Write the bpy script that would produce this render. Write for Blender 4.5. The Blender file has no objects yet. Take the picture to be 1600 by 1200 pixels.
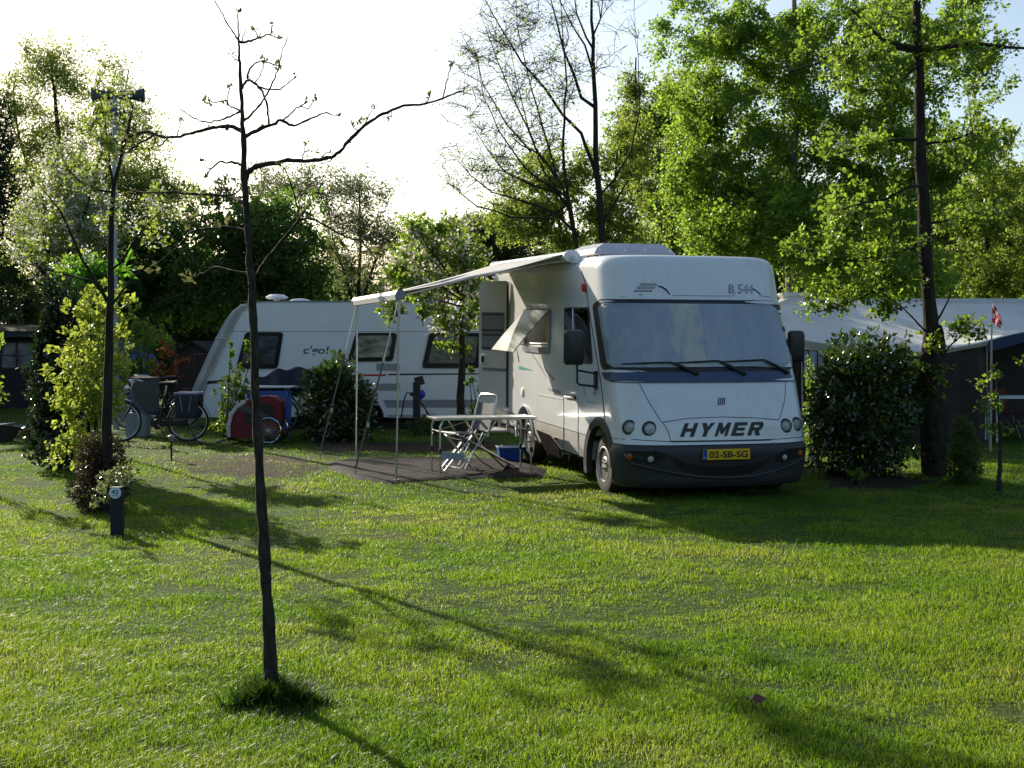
import bpy, bmesh, math, random
import numpy as np
from mathutils import Vector, Matrix, noise as mnoise

random.seed(7)
RNG = np.random.default_rng(11)
scene = bpy.context.scene
COL = scene.collection
R = math.radians

# ------------------------------------------------------------------ camera geometry
FPX, CAMZ = 2014.0, 1.67
TILT = math.atan(60 / FPX)
CT, ST = math.cos(TILT), math.sin(TILT)
def ray(px, py):
    x, yu = (px - 800) / FPX, (600 - py) / FPX
    return x, CT + ST * yu, -ST + CT * yu
def P(px, py, d):
    x, y, z = ray(px, py); s = d / y
    return Vector((x * s, d, CAMZ + z * s))
def gz(x, y):
    t = min(1, max(0, (y - 14.3) / 4.2)); return 0.07 * t * t * (3 - 2 * t)
def G(px, py, z=None):
    x, y, zz = ray(px, py); zt = 0.0 if z is None else z
    for _ in range(4):
        s = (zt - CAMZ) / zz
        if z is None: zt = gz(x * s, y * s)
    return Vector((x * s, y * s, zt))
def proj(p):
    dx, dy, dz = p[0], p[1], p[2] - CAMZ
    f = CT * dy - ST * dz; up = ST * dy + CT * dz
    return 800 + FPX * dx / f, 600 - FPX * up / f
def base_at(px, d):
    x = (px - 800) / FPX * d
    return Vector((x, d, gz(x, d)))

# ------------------------------------------------------------------ materials
def _nt(name):
    m = bpy.data.materials.new(name); m.use_nodes = True
    nt = m.node_tree; return m, nt, nt.nodes['Principled BSDF'], nt.nodes['Material Output']
def N(nt, typ, **kw):
    n = nt.nodes.new(typ)
    for k, v in kw.items():
        if k in n.inputs: n.inputs[k].default_value = v
        else: setattr(n, k, v)
    return n
def ramp(nt, stops):
    r = nt.nodes.new('ShaderNodeValToRGB'); e = r.color_ramp.elements
    e[0].position, e[0].color = stops[0][0], (*stops[0][1], 1)
    e[1].position, e[1].color = stops[-1][0], (*stops[-1][1], 1)
    for p, c in stops[1:-1]:
        q = e.new(p); q.color = (*c, 1)
    return r
def mat(name, col, rough=.5, metal=0., spec=.5, var=.12, scale=6., bump=0., bscale=60., coat=0., stretch=None, col2=None):
    m, nt, b, o = _nt(name)
    tc = N(nt, 'ShaderNodeTexCoord'); src = tc.outputs['Object']
    if stretch:
        mp = N(nt, 'ShaderNodeMapping'); mp.inputs['Scale'].default_value = stretch
        nt.links.new(src, mp.inputs[0]); src = mp.outputs[0]
    nz = N(nt, 'ShaderNodeTexNoise', Scale=scale, Detail=5.0, Roughness=.6)
    nt.links.new(src, nz.inputs['Vector'])
    lo = tuple(c * (1 - var) for c in col) if col2 is None else col2
    hi = tuple(min(1, c * (1 + var)) for c in col) if col2 is None else col
    rp = ramp(nt, [(.3, lo), (.7, hi)])
    nt.links.new(nz.outputs[0], rp.inputs[0]); nt.links.new(rp.outputs[0], b.inputs['Base Color'])
    b.inputs['Roughness'].default_value = rough; b.inputs['Metallic'].default_value = metal
    b.inputs['Specular IOR Level'].default_value = spec; b.inputs['Coat Weight'].default_value = coat
    b.inputs['Coat Roughness'].default_value = .08
    if bump:
        n2 = N(nt, 'ShaderNodeTexNoise', Scale=bscale, Detail=4.0)
        nt.links.new(src, n2.inputs['Vector'])
        bp = N(nt, 'ShaderNodeBump', Strength=bump, Distance=.02)
        nt.links.new(n2.outputs[0], bp.inputs['Height']); nt.links.new(bp.outputs[0], b.inputs['Normal'])
    return m
def leafmat(name, dark, light, trans, mixf=.45, rough=.45, spec=.4):
    m, nt, b, o = _nt(name)
    g = N(nt, 'ShaderNodeNewGeometry')
    rp = ramp(nt, [(0, dark), (1, light)])
    nt.links.new(g.outputs['Random Per Island'], rp.inputs[0])
    nt.links.new(rp.outputs[0], b.inputs['Base Color'])
    b.inputs['Roughness'].default_value = rough; b.inputs['Specular IOR Level'].default_value = spec
    t = N(nt, 'ShaderNodeBsdfTranslucent')
    lo = tuple(c * .6 for c in trans)
    r2 = ramp(nt, [(0, lo), (1, trans)])
    nt.links.new(g.outputs['Random Per Island'], r2.inputs[0]); nt.links.new(r2.outputs[0], t.inputs['Color'])
    mx = N(nt, 'ShaderNodeMixShader'); mx.inputs[0].default_value = mixf
    nt.links.new(b.outputs[0], mx.inputs[1]); nt.links.new(t.outputs[0], mx.inputs[2])
    nt.links.new(mx.outputs[0], o.inputs['Surface'])
    return m
def glassmat(name, tint=(1, 1, 1), rough=.02, ior=1.5, alpha=0., bump=0., bscale=8., dcol=(.5, .5, .5)):
    # thin pane: Fresnel mix of clear and mirror; alpha = share of a plain surface (dirt, frosting)
    m, nt, b, o = _nt(name)
    tr = N(nt, 'ShaderNodeBsdfTransparent'); tr.inputs[0].default_value = (*tint, 1)
    gl = N(nt, 'ShaderNodeBsdfGlossy'); gl.inputs['Roughness'].default_value = rough
    fr = N(nt, 'ShaderNodeFresnel', IOR=ior)
    b.inputs['Base Color'].default_value = (*dcol, 1); b.inputs['Roughness'].default_value = .3
    m1 = N(nt, 'ShaderNodeMixShader'); m1.inputs[0].default_value = alpha
    nt.links.new(tr.outputs[0], m1.inputs[1]); nt.links.new(b.outputs[0], m1.inputs[2])
    m2 = N(nt, 'ShaderNodeMixShader')
    nt.links.new(fr.outputs[0], m2.inputs[0]); nt.links.new(m1.outputs[0], m2.inputs[1]); nt.links.new(gl.outputs[0], m2.inputs[2])
    nt.links.new(m2.outputs[0], o.inputs['Surface'])
    if bump:
        tc = N(nt, 'ShaderNodeTexCoord'); n2 = N(nt, 'ShaderNodeTexNoise', Scale=bscale, Detail=4.0)
        nt.links.new(tc.outputs['Object'], n2.inputs['Vector'])
        bp = N(nt, 'ShaderNodeBump', Strength=bump, Distance=.03)
        nt.links.new(n2.outputs[0], bp.inputs['Height'])
        nt.links.new(bp.outputs[0], gl.inputs['Normal']); nt.links.new(bp.outputs[0], fr.inputs['Normal'])
    return m

M = {}
def paintmat(name, col, rough, coat):
    # lacquered panel with faint rain streaks and road film
    m = mat(name, col, rough, spec=.5, var=.03, scale=2.5, coat=coat)
    nt = m.node_tree; b = nt.nodes['Principled BSDF']; src = b.inputs['Base Color'].links[0].from_socket
    tc = N(nt, 'ShaderNodeTexCoord'); mp = N(nt, 'ShaderNodeMapping'); mp.inputs['Scale'].default_value = (9, 9, .7)
    nz = N(nt, 'ShaderNodeTexNoise', Scale=1.6, Detail=6.0, Roughness=.7); nt.links.new(tc.outputs['Object'], mp.inputs[0]); nt.links.new(mp.outputs[0], nz.inputs[0])
    n2 = N(nt, 'ShaderNodeTexNoise', Scale=1.1, Detail=4.0); nt.links.new(tc.outputs['Object'], n2.inputs[0])
    ml = N(nt, 'ShaderNodeMath', operation='MULTIPLY'); nt.links.new(nz.outputs[0], ml.inputs[0]); nt.links.new(n2.outputs[0], ml.inputs[1])
    r = ramp(nt, [(.24, (1, 1, 1)), (.40, (.80, .78, .72))]); nt.links.new(ml.outputs[0], r.inputs[0])
    mx = N(nt, 'ShaderNodeMix', data_type='RGBA', blend_type='MULTIPLY'); mx.inputs[0].default_value = .55
    nt.links.new(src, mx.inputs[6]); nt.links.new(r.outputs[0], mx.inputs[7]); nt.links.new(mx.outputs[2], b.inputs['Base Color'])
    return m
M['paint'] = paintmat('white_paint', (.78, .79, .80), .22, .5)
M['paint_side'] = mat('white_side_paint', (.70, .70, .68), .2, spec=.5, var=.05, scale=3, bump=.06, bscale=2.5, coat=.6)
M['skirt'] = mat('skirt_plastic', (.42, .41, .39), .45, var=.12, scale=5)
M['bumper'] = mat('bumper_plastic', (.030, .030, .033), .5, var=.15, scale=20, bump=.15, bscale=300)
M['black'] = mat('black_plastic', (.012, .012, .016), .4, var=.2, scale=20)
M['rubber'] = mat('rubber', (.016, .016, .017), .8, var=.3, scale=15, bump=.2, bscale=80)
M['dirtrubber'] = mat('tyre_rubber', (.020, .019, .018), .85, var=.35, scale=9, bump=.3, bscale=60, col2=(.05, .042, .03))
M['dark'] = mat('dark_void', (.006, .006, .007), .9, var=.2)
M['under'] = mat('underbody', (.02, .02, .02), .9, var=.4, scale=4)
M['alu'] = mat('aluminium', (.62, .62, .62), .32, metal=1., var=.1, scale=12)
M['chrome'] = mat('chrome', (.8, .8, .82), .08, metal=1., var=.04)
M['rim'] = mat('wheel_rim', (.50, .49, .46), .4, metal=.6, var=.2, scale=20)
M['red'] = mat('red_plastic', (.5, .012, .02), .3, var=.1)
M['amber'] = mat('amber_lens', (.34, .075, .008), .25, var=.15)
M['navy'] = mat('navy_trim', (.012, .022, .10), .4, var=.1)
M['bluegrey'] = mat('cowl_paint', (.055, .08, .15), .3, var=.1)
M['teal'] = mat('teal_decal', (.06, .36, .32), .4, var=.08)
M['greydecal'] = mat('grey_decal', (.22, .23, .25), .4, var=.08)
M['line'] = mat('panel_gap', (.02, .025, .04), .7, var=.1)
M['plate'] = mat('plate_yellow', (.85, .52, .02), .35, var=.04)
M['plateblue'] = mat('plate_blue', (.01, .06, .35), .35, var=.05)
M['lettering'] = mat('black_lettering', (.010, .010, .012), .4, var=.05)
M['white'] = mat('white_plastic', (.75, .75, .74), .4, var=.05)
M['cream'] = mat('cream_curtain', (.52, .45, .32), .8, var=.1, scale=3, stretch=(1, 30, 1), bump=.3, bscale=5)
M['canvas_dark'] = mat('canopy_fabric', (.50, .50, .48), .8, var=.06, scale=2)
M['cassette'] = mat('cassette_paint', (.72, .71, .68), .3, var=.04, scale=3)
M['glass'] = glassmat('window_glass', (.62, .66, .66))
M['darkglass'] = glassmat('tinted_acrylic', (.30, .31, .31), .03, 1.5, .12, dcol=(.03, .03, .03))
M['acrylic'] = glassmat('flap_acrylic', (.42, .42, .40), .05, 1.6, .15, dcol=(.3, .3, .3))
M['plastic_sheet'] = glassmat('clear_sheet', (.82, .86, .88), .10, 1.6, .34, bump=1., bscale=4.5, dcol=(.66, .70, .72))
M['lens'] = glassmat('lamp_lens', (.9, .9, .9), .02)
M['bark'] = mat('bark', (.035, .029, .022), .9, spec=.15, var=.45, scale=18, bump=.8, bscale=40, stretch=(1, 1, .25))
M['bark_young'] = mat('young_bark', (.075, .066, .052), .85, spec=.15, scale=38, bump=1., bscale=90, stretch=(1, 1, .35), col2=(.022, .018, .015))
M['birchbark'] = mat('birch_bark', (.32, .31, .28), .8, var=.3, scale=8, col2=(.03, .03, .03), stretch=(2, 2, .7))
M['twig'] = mat('twig_bark', (.028, .022, .018), .9, spec=.15, var=.3, scale=20)

# ------------------------------------------------------------------ objects
def tag(o, label=None, cat=None, group=None, kind=None):
    if label: o['label'] = label
    if cat: o['category'] = cat
    if group: o['group'] = group
    if kind: o['kind'] = kind
    return o
def thing(name, label, cat, loc=(0, 0, 0), rotz=0., group=None, rotx=0.):
    o = bpy.data.objects.new(name, None); COL.objects.link(o)
    o.empty_display_size = .1
    o.location = loc; o.rotation_euler = (rotx, 0, rotz)
    return tag(o, label, cat, group)
def copy_tree(o, parent=None):
    c = o.copy(); COL.objects.link(c); c.parent = parent
    for ch in list(o.children): copy_tree(ch, c)
    return c

class MB:
    def __init__(s): s.v = []; s.f = []
    def add(s, vs, fs):
        k = len(s.v); s.v += [tuple(v) for v in vs]; s.f += [tuple(i + k for i in f) for f in fs]; return s
    def box(s, c, d, rot=None):
        c = Vector(c); vs = []
        for x in (-.5, .5):
            for y in (-.5, .5):
                for z in (-.5, .5):
                    p = Vector((x * d[0], y * d[1], z * d[2]))
                    if rot is not None: p = rot @ p
                    vs.append(c + p)
        return s.add(vs, [(0, 1, 3, 2), (4, 6, 7, 5), (0, 4, 5, 1), (2, 3, 7, 6), (0, 2, 6, 4), (1, 5, 7, 3)])
    def tube(s, pts, r, n=8, cap=True, closed=False):
        pts = [Vector(p) for p in pts]; m = len(pts)
        rs = [r] * m if not hasattr(r, '__len__') else list(r)
        vs, fs = [], []; up = None
        for i, p in enumerate(pts):
            a = pts[(i - 1) % m] if (closed or i > 0) else p
            b = pts[(i + 1) % m] if (closed or i < m - 1) else p
            t = (b - a)
            t = t.normalized() if t.length > 1e-9 else Vector((0, 0, 1))
            if up is None: up = Vector((0, 0, 1)) if abs(t.z) < .9 else Vector((0, 1, 0))
            x = up - t * up.dot(t)
            if x.length < 1e-6: x = Vector((1, 0, 0)) - t * t.x
            x.normalize(); y = t.cross(x); up = x
            for k in range(n):
                q = 2 * math.pi * k / n
                vs.append(p + (x * math.cos(q) + y * math.sin(q)) * rs[i])
        for i in range(m if closed else m - 1):
            j = (i + 1) % m
            for k in range(n):
                l = (k + 1) % n
                fs.append((i * n + k, i * n + l, j * n + l, j * n + k))
        if cap and not closed:
            fs.append(tuple(reversed(range(n)))); fs.append(tuple((m - 1) * n + k for k in range(n)))
        return s.add(vs, fs)
    def lathe(s, prof, n=24, mx=None, cap=True):
        vs, fs = [], []
        for r, z in prof:
            for k in range(n):
                q = 2 * math.pi * k / n; p = Vector((r * math.cos(q), r * math.sin(q), z))
                vs.append(mx @ p if mx is not None else p)
        m = len(prof)
        for i in range(m - 1):
            for k in range(n):
                l = (k + 1) % n; fs.append((i * n + k, i * n + l, (i + 1) * n + l, (i + 1) * n + k))
        if cap:
            fs.append(tuple(reversed(range(n)))); fs.append(tuple((m - 1) * n + k for k in range(n)))
        return s.add(vs, fs)
    def ell(s, c, r, nu=16, nv=10):
        prof = [(max(1e-4, math.sin(math.pi * i / nv)), -math.cos(math.pi * i / nv)) for i in range(nv + 1)]
        mx = Matrix.Translation(Vector(c)) @ Matrix.Diagonal((r[0], r[1], r[2], 1))
        return s.lathe(prof, nu, mx)
    def prism(s, poly, ext):
        poly = [Vector(p) for p in poly]; e = Vector(ext); n = len(poly)
        vs = poly + [p + e for p in poly]
        fs = [tuple(range(n)), tuple(reversed(range(n, 2 * n)))]
        for i in range(n):
            j = (i + 1) % n; fs.append((i, i + n, j + n, j))
        return s.add(vs, fs)
    def loft(s, rings, cap=True, closed=True):
        n = len(rings[0]); vs = [p for r in rings for p in r]; fs = []
        for i in range(len(rings) - 1):
            for k in range(n if closed else n - 1):
                l = (k + 1) % n; fs.append((i * n + k, i * n + l, (i + 1) * n + l, (i + 1) * n + k))
        if cap:
            fs.append(tuple(reversed(range(n)))); fs.append(tuple((len(rings) - 1) * n + k for k in range(n)))
        return s.add(vs, fs)
    def grid(s, rows):
        n = len(rows[0]); vs = [p for r in rows for p in r]; fs = []
        for i in range(len(rows) - 1):
            for k in range(n - 1): fs.append((i * n + k, i * n + k + 1, (i + 1) * n + k + 1, (i + 1) * n + k))
        return s.add(vs, fs)
    def build(s, name, m, parent=None, smooth=False, bevel=0., origin=None, fix=True, angle=35):
        me = bpy.data.meshes.new(name)
        vs = s.v if origin is None else [(a - origin[0], b - origin[1], c - origin[2]) for a, b, c in s.v]
        me.from_pydata(vs, [], s.f); me.update()
        if fix:
            bm = bmesh.new(); bm.from_mesh(me); bmesh.ops.recalc_face_normals(bm, faces=bm.faces); bm.to_mesh(me); bm.free()
        if smooth:
            me.polygons.foreach_set('use_smooth', [True] * len(me.polygons)); me.set_sharp_from_angle(angle=R(angle))
        me.materials.append(m)
        o = bpy.data.objects.new(name, me); COL.objects.link(o)
        if parent is not None: o.parent = parent
        elif origin is not None: o.location = origin
        if bevel:
            b = o.modifiers.new('bevel', 'BEVEL'); b.width = bevel; b.segments = 2; b.limit_method = 'ANGLE'; b.angle_limit = R(40)
            b.use_clamp_overlap = True
        return o
def two_mat(o, k, m2):
    """faces from index k on take the second material"""
    o.data.materials.append(m2)
    for p in o.data.polygons[k:]: p.material_index = 1
    return o
def cut(o, cutters):
    tmp = []
    for c in cutters:
        t = c.build('cutter', M['dark']); t.parent = o.parent; tmp.append(t)
        md = o.modifiers.new('cut', 'BOOLEAN'); md.operation = 'DIFFERENCE'; md.object = t; md.solver = 'EXACT'
    bpy.context.view_layer.update()
    dg = bpy.context.evaluated_depsgraph_get()
    me = bpy.data.meshes.new_from_object(o.evaluated_get(dg)); me.name = o.name
    o.modifiers.clear(); o.data = me
    for t in tmp: bpy.data.objects.remove(t)
    me.polygons.foreach_set('use_smooth', [True] * len(me.polygons)); me.set_sharp_from_angle(angle=R(30))
    return o
def spiral_arc(c, r, a0, a1, n, f):
    return [f(c[0] + r * math.cos(R(a0 + (a1 - a0) * i / n)), c[1] + r * math.sin(R(a0 + (a1 - a0) * i / n))) for i in range(n + 1)]
def text2d(body, shear=0., bold=0., space=1.):
    cu = bpy.data.curves.new('t', 'FONT'); cu.body = body; cu.shear = shear; cu.offset = bold; cu.space_character = space
    cu.resolution_u = 4
    o = bpy.data.objects.new('t', cu); COL.objects.link(o)
    bpy.context.view_layer.update()
    me = o.to_mesh(); vs = [(v.co.x, v.co.y) for v in me.vertices]; fs = [tuple(p.vertices) for p in me.polygons]
    o.to_mesh_clear(); bpy.data.objects.remove(o); bpy.data.curves.remove(cu)
    x0 = min(v[0] for v in vs); x1 = max(v[0] for v in vs); y0 = min(v[1] for v in vs); y1 = max(v[1] for v in vs)
    return [((x - x0) / (x1 - x0), (y - y0) / (y1 - y0)) for x, y in vs], fs

# fast numpy mesh (leaves, blades): verts (n,k,3), faces as index lists inside one element
def np_mesh(name, V, elem_faces, m, parent=None, smooth=False):
    n, k, _ = V.shape
    me = bpy.data.meshes.new(name)
    loops, starts, tot = [], [], 0
    lt = [len(f) for f in elem_faces]; L = sum(lt)
    base = np.concatenate([np.array(f) for f in elem_faces])
    idx = (np.arange(n)[:, None] * k + base[None, :]).astype(np.int32).ravel()
    st = np.cumsum([0] + lt[:-1]); stt = (np.arange(n)[:, None] * L + st[None, :]).astype(np.int32).ravel()
    me.vertices.add(n * k); me.vertices.foreach_set('co', V.astype(np.float32).ravel())
    me.loops.add(n * L); me.loops.foreach_set('vertex_index', idx)
    me.polygons.add(n * len(lt)); me.polygons.foreach_set('loop_start', stt)
    try: me.polygons.foreach_set('loop_total', np.tile(np.array(lt, np.int32), n))
    except Exception: pass
    me.update(calc_edges=True); me.materials.append(m)
    o = bpy.data.objects.new(name, me); COL.objects.link(o)
    if parent is not None: o.parent = parent
    return o
def unit(a): return a / np.maximum(1e-9, np.linalg.norm(a, axis=-1, keepdims=True))
def leaf_verts(pos, d, nrm, L, W, fold=.18):
    d = unit(d); s = unit(np.cross(d, nrm)); nn = np.cross(s, d)
    L = L[:, None]; W = W[:, None]
    V = np.empty((len(pos), 4, 3))
    V[:, 0] = pos; V[:, 1] = pos + d * L * .45 + s * W * .5 + nn * W * fold
    V[:, 2] = pos + d * L; V[:, 3] = pos + d * L * .45 - s * W * .5 + nn * W * fold
    return V
LEAF_FACES = [(0, 1, 2), (0, 2, 3)]
# ------------------------------------------------------------------ plants
def blob_px(px, py, rpx, rpy, d, rd, n):
    c = P(px, py, d); k = d / FPX
    return (c.x, c.y, c.z, rpx * k, rd, rpy * k, n)
def sample_blobs(blobs, rng, shell=.35):
    out = []
    for cx, cy, cz, rx, ry, rz, n in blobs:
        q = rng.normal(size=(n, 3)); q = unit(q) * (rng.random((n, 1)) ** shell)
        out.append(q * np.array([rx, ry, rz]) + np.array([cx, cy, cz]))
    return np.concatenate(out)
def resample(pts, step):
    pts = np.array([tuple(p) for p in pts], float); out = [pts[0]]
    for a, b in zip(pts[:-1], pts[1:]):
        n = max(1, int(np.linalg.norm(b - a) / step))
        for i in range(1, n + 1): out.append(a + (b - a) * i / n)
    return np.array(out)
def woody(name, label, cat, base, limbs, blobs, leafm, barkm, seed=1, group=None, step=.25, start=.3,
          twigs=6, per=22, spread=.45, L=.08, W=.05, droop=0., rise=.25, tipr=.004, up=.4, flowers=None,
          twig_r=.003, leaf_keep=1.0, crown_name='crown', trunk_name='trunk', kill_low=None, wob=.12, shell=.35, flat=False):
    """limbs: list of (points, r0, r1); first one is the trunk. blobs give where foliage sits."""
    rng = np.random.default_rng(seed)
    base = Vector(base); root = thing(name, label, cat, base, 0, group)
    wood = MB()
    nodes, par = [], []
    for li, (pts, r0, r1) in enumerate(limbs):
        q = resample(pts, step)
        if wob and len(q) > 3:
            j = rng.normal(size=q.shape) * wob * step * .25; j[0] = 0; q = q + j
        n = len(q)
        if hasattr(r0, '__len__'):
            raw = np.array([tuple(p) for p in pts]); cd_ = np.concatenate([[0], np.cumsum(np.linalg.norm(np.diff(raw, axis=0), axis=1))]); cq = np.concatenate([[0], np.cumsum(np.linalg.norm(np.diff(resample(pts, step), axis=0), axis=1))])
            rr = np.interp(cq, cd_, r0) * (1 + .05 * rng.normal(size=n))
        else: rr = np.linspace(1, 0, n) ** .9 * (r0 - r1) + r1
        if li == 0 and not hasattr(r0, '__len__'):
            for k in range(min(n, 3)): rr[k] *= 1 + .35 * math.exp(-k * 1.2)
        wood.tube([tuple(p) for p in q - np.array(base)], list(rr), 8 if rr[0] > .03 else 6)
        s0 = int(n * start) if li == 0 else int(n * .25)
        for k in range(s0, n): nodes.append((q[k], rr[k]))
    att = sample_blobs(blobs, rng, shell) if blobs else np.zeros((0, 3))
    NP = np.array([p for p, r in nodes]); NR = np.array([r for p, r in nodes])
    order = np.argsort(np.linalg.norm(att[:, None, :] - NP[None, ::max(1, len(NP) // 60), :], axis=2).min(1)) if len(att) else []
    tips = []
    for ai in order:
        a = att[ai]
        dv = a[None] - NP; dist = np.linalg.norm(dv, axis=1)
        # prefer nodes lower than the tip so the branch rises (or hangs, with droop)
        cost = dist + np.maximum(0, NP[:, 2] - a[2] + rise * dist * .5) * (1.2 if not droop else .2)
        j = int(np.argmin(cost)); p0, r0 = NP[j], NR[j]; ln = dist[j]
        n = max(2, int(ln / step)); t = np.linspace(0, 1, n + 1)[:, None]
        mid = (p0 + a) / 2 + np.array([0, 0, (rise - droop * 0) * ln * .25]) + rng.normal(size=3) * ln * .07
        if droop: mid = (p0 + a) / 2 + np.array([0, 0, droop * ln * .5])
        q = (1 - t) ** 2 * p0 + 2 * t * (1 - t) * mid + t ** 2 * a
        q[1:-1] += rng.normal(size=q[1:-1].shape) * wob * step * .4
        rs = min(r0 * .6, tipr * (1.3 + 1.5 * ln))
        rr = np.linspace(rs, tipr, n + 1)
        wood.tube([tuple(p) for p in q - np.array(base)], list(rr), 5, cap=False)
        NP = np.vstack([NP, q[1:]]); NR = np.concatenate([NR, rr[1:]])
        tips.append(q)
    LP, LD = [], []; FP = []
    for q in tips:
        m = len(q)
        for k in range(twigs):
            i = rng.integers(max(0, m // 2 - 1), m); p0 = q[i]
            d = rng.normal(size=3); d /= np.linalg.norm(d); d[2] = d[2] * .7 + (.25 if not droop else -droop * .8)
            tl = spread * (.4 + .8 * rng.random()); mid = p0 + d * tl * .5 + rng.normal(size=3) * tl * .06
            p1 = p0 + d * tl + np.array([0, 0, -.12 * tl if not droop else -.35 * tl])
            if twig_r: wood.tube([tuple(x) for x in np.array([p0, mid, p1]) - np.array(base)], [twig_r, twig_r * .8, twig_r * .4], 3, cap=False)
            c = max(1, int(per * leaf_keep * (.5 + rng.random()))) if per else 0
            if c:
                t = rng.random(c)[:, None] ** .8
                pp = np.where(t < .5, p0 + (mid - p0) * t * 2, mid + (p1 - mid) * (t - .5) * 2)
                LP.append(pp + rng.normal(size=(c, 3)) * spread * .10); LD.append(np.tile(d, (c, 1)) * .6 + rng.normal(size=(c, 3)) * .8)
            if flowers and rng.random() < flowers[1]: FP.append(p0 + (p1 - p0) * rng.random())
    wood.build(trunk_name, barkm, root, smooth=True, fix=False, angle=60)
    if LP:
        LP = np.concatenate(LP); LD = np.concatenate(LD); n = len(LP)
        nr = rng.normal(size=(n, 3)); nr[:, 2] += up * 2
        if kill_low is not None:
            ok = LP[:, 2] > kill_low; LP, LD, nr = LP[ok], LD[ok], nr[ok]; n = len(LP)
        if flat: LD[:, 2] *= .3
        sz = rng.uniform(.6, 1.25, n)
        np_mesh(crown_name, leaf_verts(LP, LD, nr, L * sz, W * sz) - np.array(base), LEAF_FACES, leafm, root)
    if flowers and FP:
        fm, _, fs, cnt = flowers
        fp = np.repeat(np.array(FP), cnt, 0) + rng.normal(size=(len(FP) * cnt, 3)) * fs * .8
        n = len(fp); sz = rng.uniform(.7, 1.2, n)
        np_mesh('blossom', leaf_verts(fp, rng.normal(size=(n, 3)), rng.normal(size=(n, 3)), fs * .6 * sz, fs * .55 * sz) - np.array(base), LEAF_FACES, fm, root)
    return root
def bush(name, label, cat, base, blobs, leafm, n_leaf, L, W, seed=1, group=None, stems=7, barkm=None, shell=.3, up=.5, top=None, rough=.15, name_leaf='foliage'):
    """dense shrub: leaves through the outer half of lumpy blobs, a fan of stems from the base"""
    rng = np.random.default_rng(seed); base = Vector(base)
    root = thing(name, label, cat, base, 0, group)
    tot = sum(b[6] for b in blobs)
    LP = []
    for cx, cy, cz, rx, ry, rz, w in blobs:
        n = int(n_leaf * w / tot); k = max(10, n // 14)
        cl = unit(rng.normal(size=(k, 3))) * (rng.random((k, 1)) ** shell)
        cl *= 1 + rough * rng.normal(size=(k, 1))
        cl = cl * np.array([rx, ry, rz]) + np.array([cx, cy, cz])
        LP.append(np.repeat(cl, 14, 0) + rng.normal(size=(k * 14, 3)) * np.array([rx, ry, rz]) * .085)
    LP = np.concatenate(LP); n = len(LP)
    gzv = base.z + .02; LP[:, 2] = np.where(LP[:, 2] < gzv, gzv + rng.random(n) * .15, LP[:, 2])
    cc = np.array([np.mean([b[0] for b in blobs]), np.mean([b[1] for b in blobs]), np.mean([b[2] for b in blobs])])
    d = unit(LP - cc) * .7 + rng.normal(size=(n, 3)) * .7; nr = rng.normal(size=(n, 3)) * .6 + unit(LP - cc) * .5; nr[:, 2] += up
    sz = rng.uniform(.6, 1.25, n)
    st = MB()
    for k in range(stems):
        b = blobs[k % len(blobs)]; t = np.array(b[:3]) + rng.normal(size=3) * np.array(b[3:6]) * .45
        p0 = np.array(base) + np.array([rng.normal() * .05, rng.normal() * .05, -.03])
        m = (p0 + t) / 2 + np.array([0, 0, .1]) + rng.normal(size=3) * .05
        st.tube([tuple(x) for x in np.array([p0, m, t]) - np.array(base)], [.014, .010, .004], 5, cap=False)
    st.build('stem', barkm or M['twig'], root, smooth=True, fix=False, angle=60)
    np_mesh(name_leaf, leaf_verts(LP, d, nr, L * sz, W * sz) - np.array(base), LEAF_FACES, leafm, root)
    return root

LM = {}
LM['spring'] = leafmat('spring_leaf', (.050, .095, .014), (.11, .17, .03), (.40, .54, .07), .54)
LM['birch'] = leafmat('birch_leaf', (.055, .11, .012), (.12, .19, .03), (.40, .62, .06), .56)
LM['lime'] = leafmat('alder_leaf', (.05, .10, .012), (.12, .19, .03), (.36, .54, .05), .52, .35, .5)
LM['grey'] = leafmat('willow_leaf', (.060, .075, .040), (.12, .14, .08), (.32, .38, .15), .48)
LM['darkgreen'] = leafmat('dark_leaf', (.032, .062, .016), (.075, .125, .03), (.26, .46, .06), .48)
LM['pale'] = leafmat('pale_leaf', (.06, .10, .02), (.12, .18, .04), (.46, .60, .11), .55)
LM['conifer'] = leafmat('needle', (.010, .024, .014), (.024, .046, .024), (.03, .07, .02), .25)
LM['holly'] = leafmat('holly_leaf', (.010, .022, .008), (.025, .045, .015), (.05, .10, .015), .2, .22, .8)
LM['laurel'] = leafmat('laurel_leaf', (.016, .036, .008), (.040, .080, .016), (.12, .22, .02), .3, .2, .9)
LM['yellow'] = leafmat('golden_leaf', (.11, .17, .02), (.26, .33, .05), (.56, .68, .09), .5)
LM['rust'] = leafmat('rust_shrub_leaf', (.030, .022, .012), (.075, .055, .03), (.10, .08, .03), .3)
LM['copper'] = leafmat('copper_leaf', (.12, .03, .015), (.30, .10, .04), (.55, .20, .05), .45)
LM['varieg'] = leafmat('variegated_leaf', (.06, .10, .03), (.45, .46, .30), (.35, .42, .12), .35, .3, .6)
LM['chestnut'] = leafmat('chestnut_leaf', (.04, .11, .012), (.07, .17, .02), (.22, .50, .04), .52)
LM['petal'] = leafmat('white_petal', (.70, .69, .66), (.85, .84, .80), (.92, .90, .84), .5, .7)
LM['pinkpetal'] = leafmat('pink_petal', (.78, .68, .62), (.88, .83, .76), (.90, .82, .74), .5, .7)
LM['far'] = leafmat('far_leaf', (.035, .062, .016), (.080, .12, .03), (.20, .32, .05), .48)
LM['buds'] = leafmat('bud_leaf', (.06, .07, .03), (.12, .13, .06), (.22, .24, .08), .4)
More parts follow.
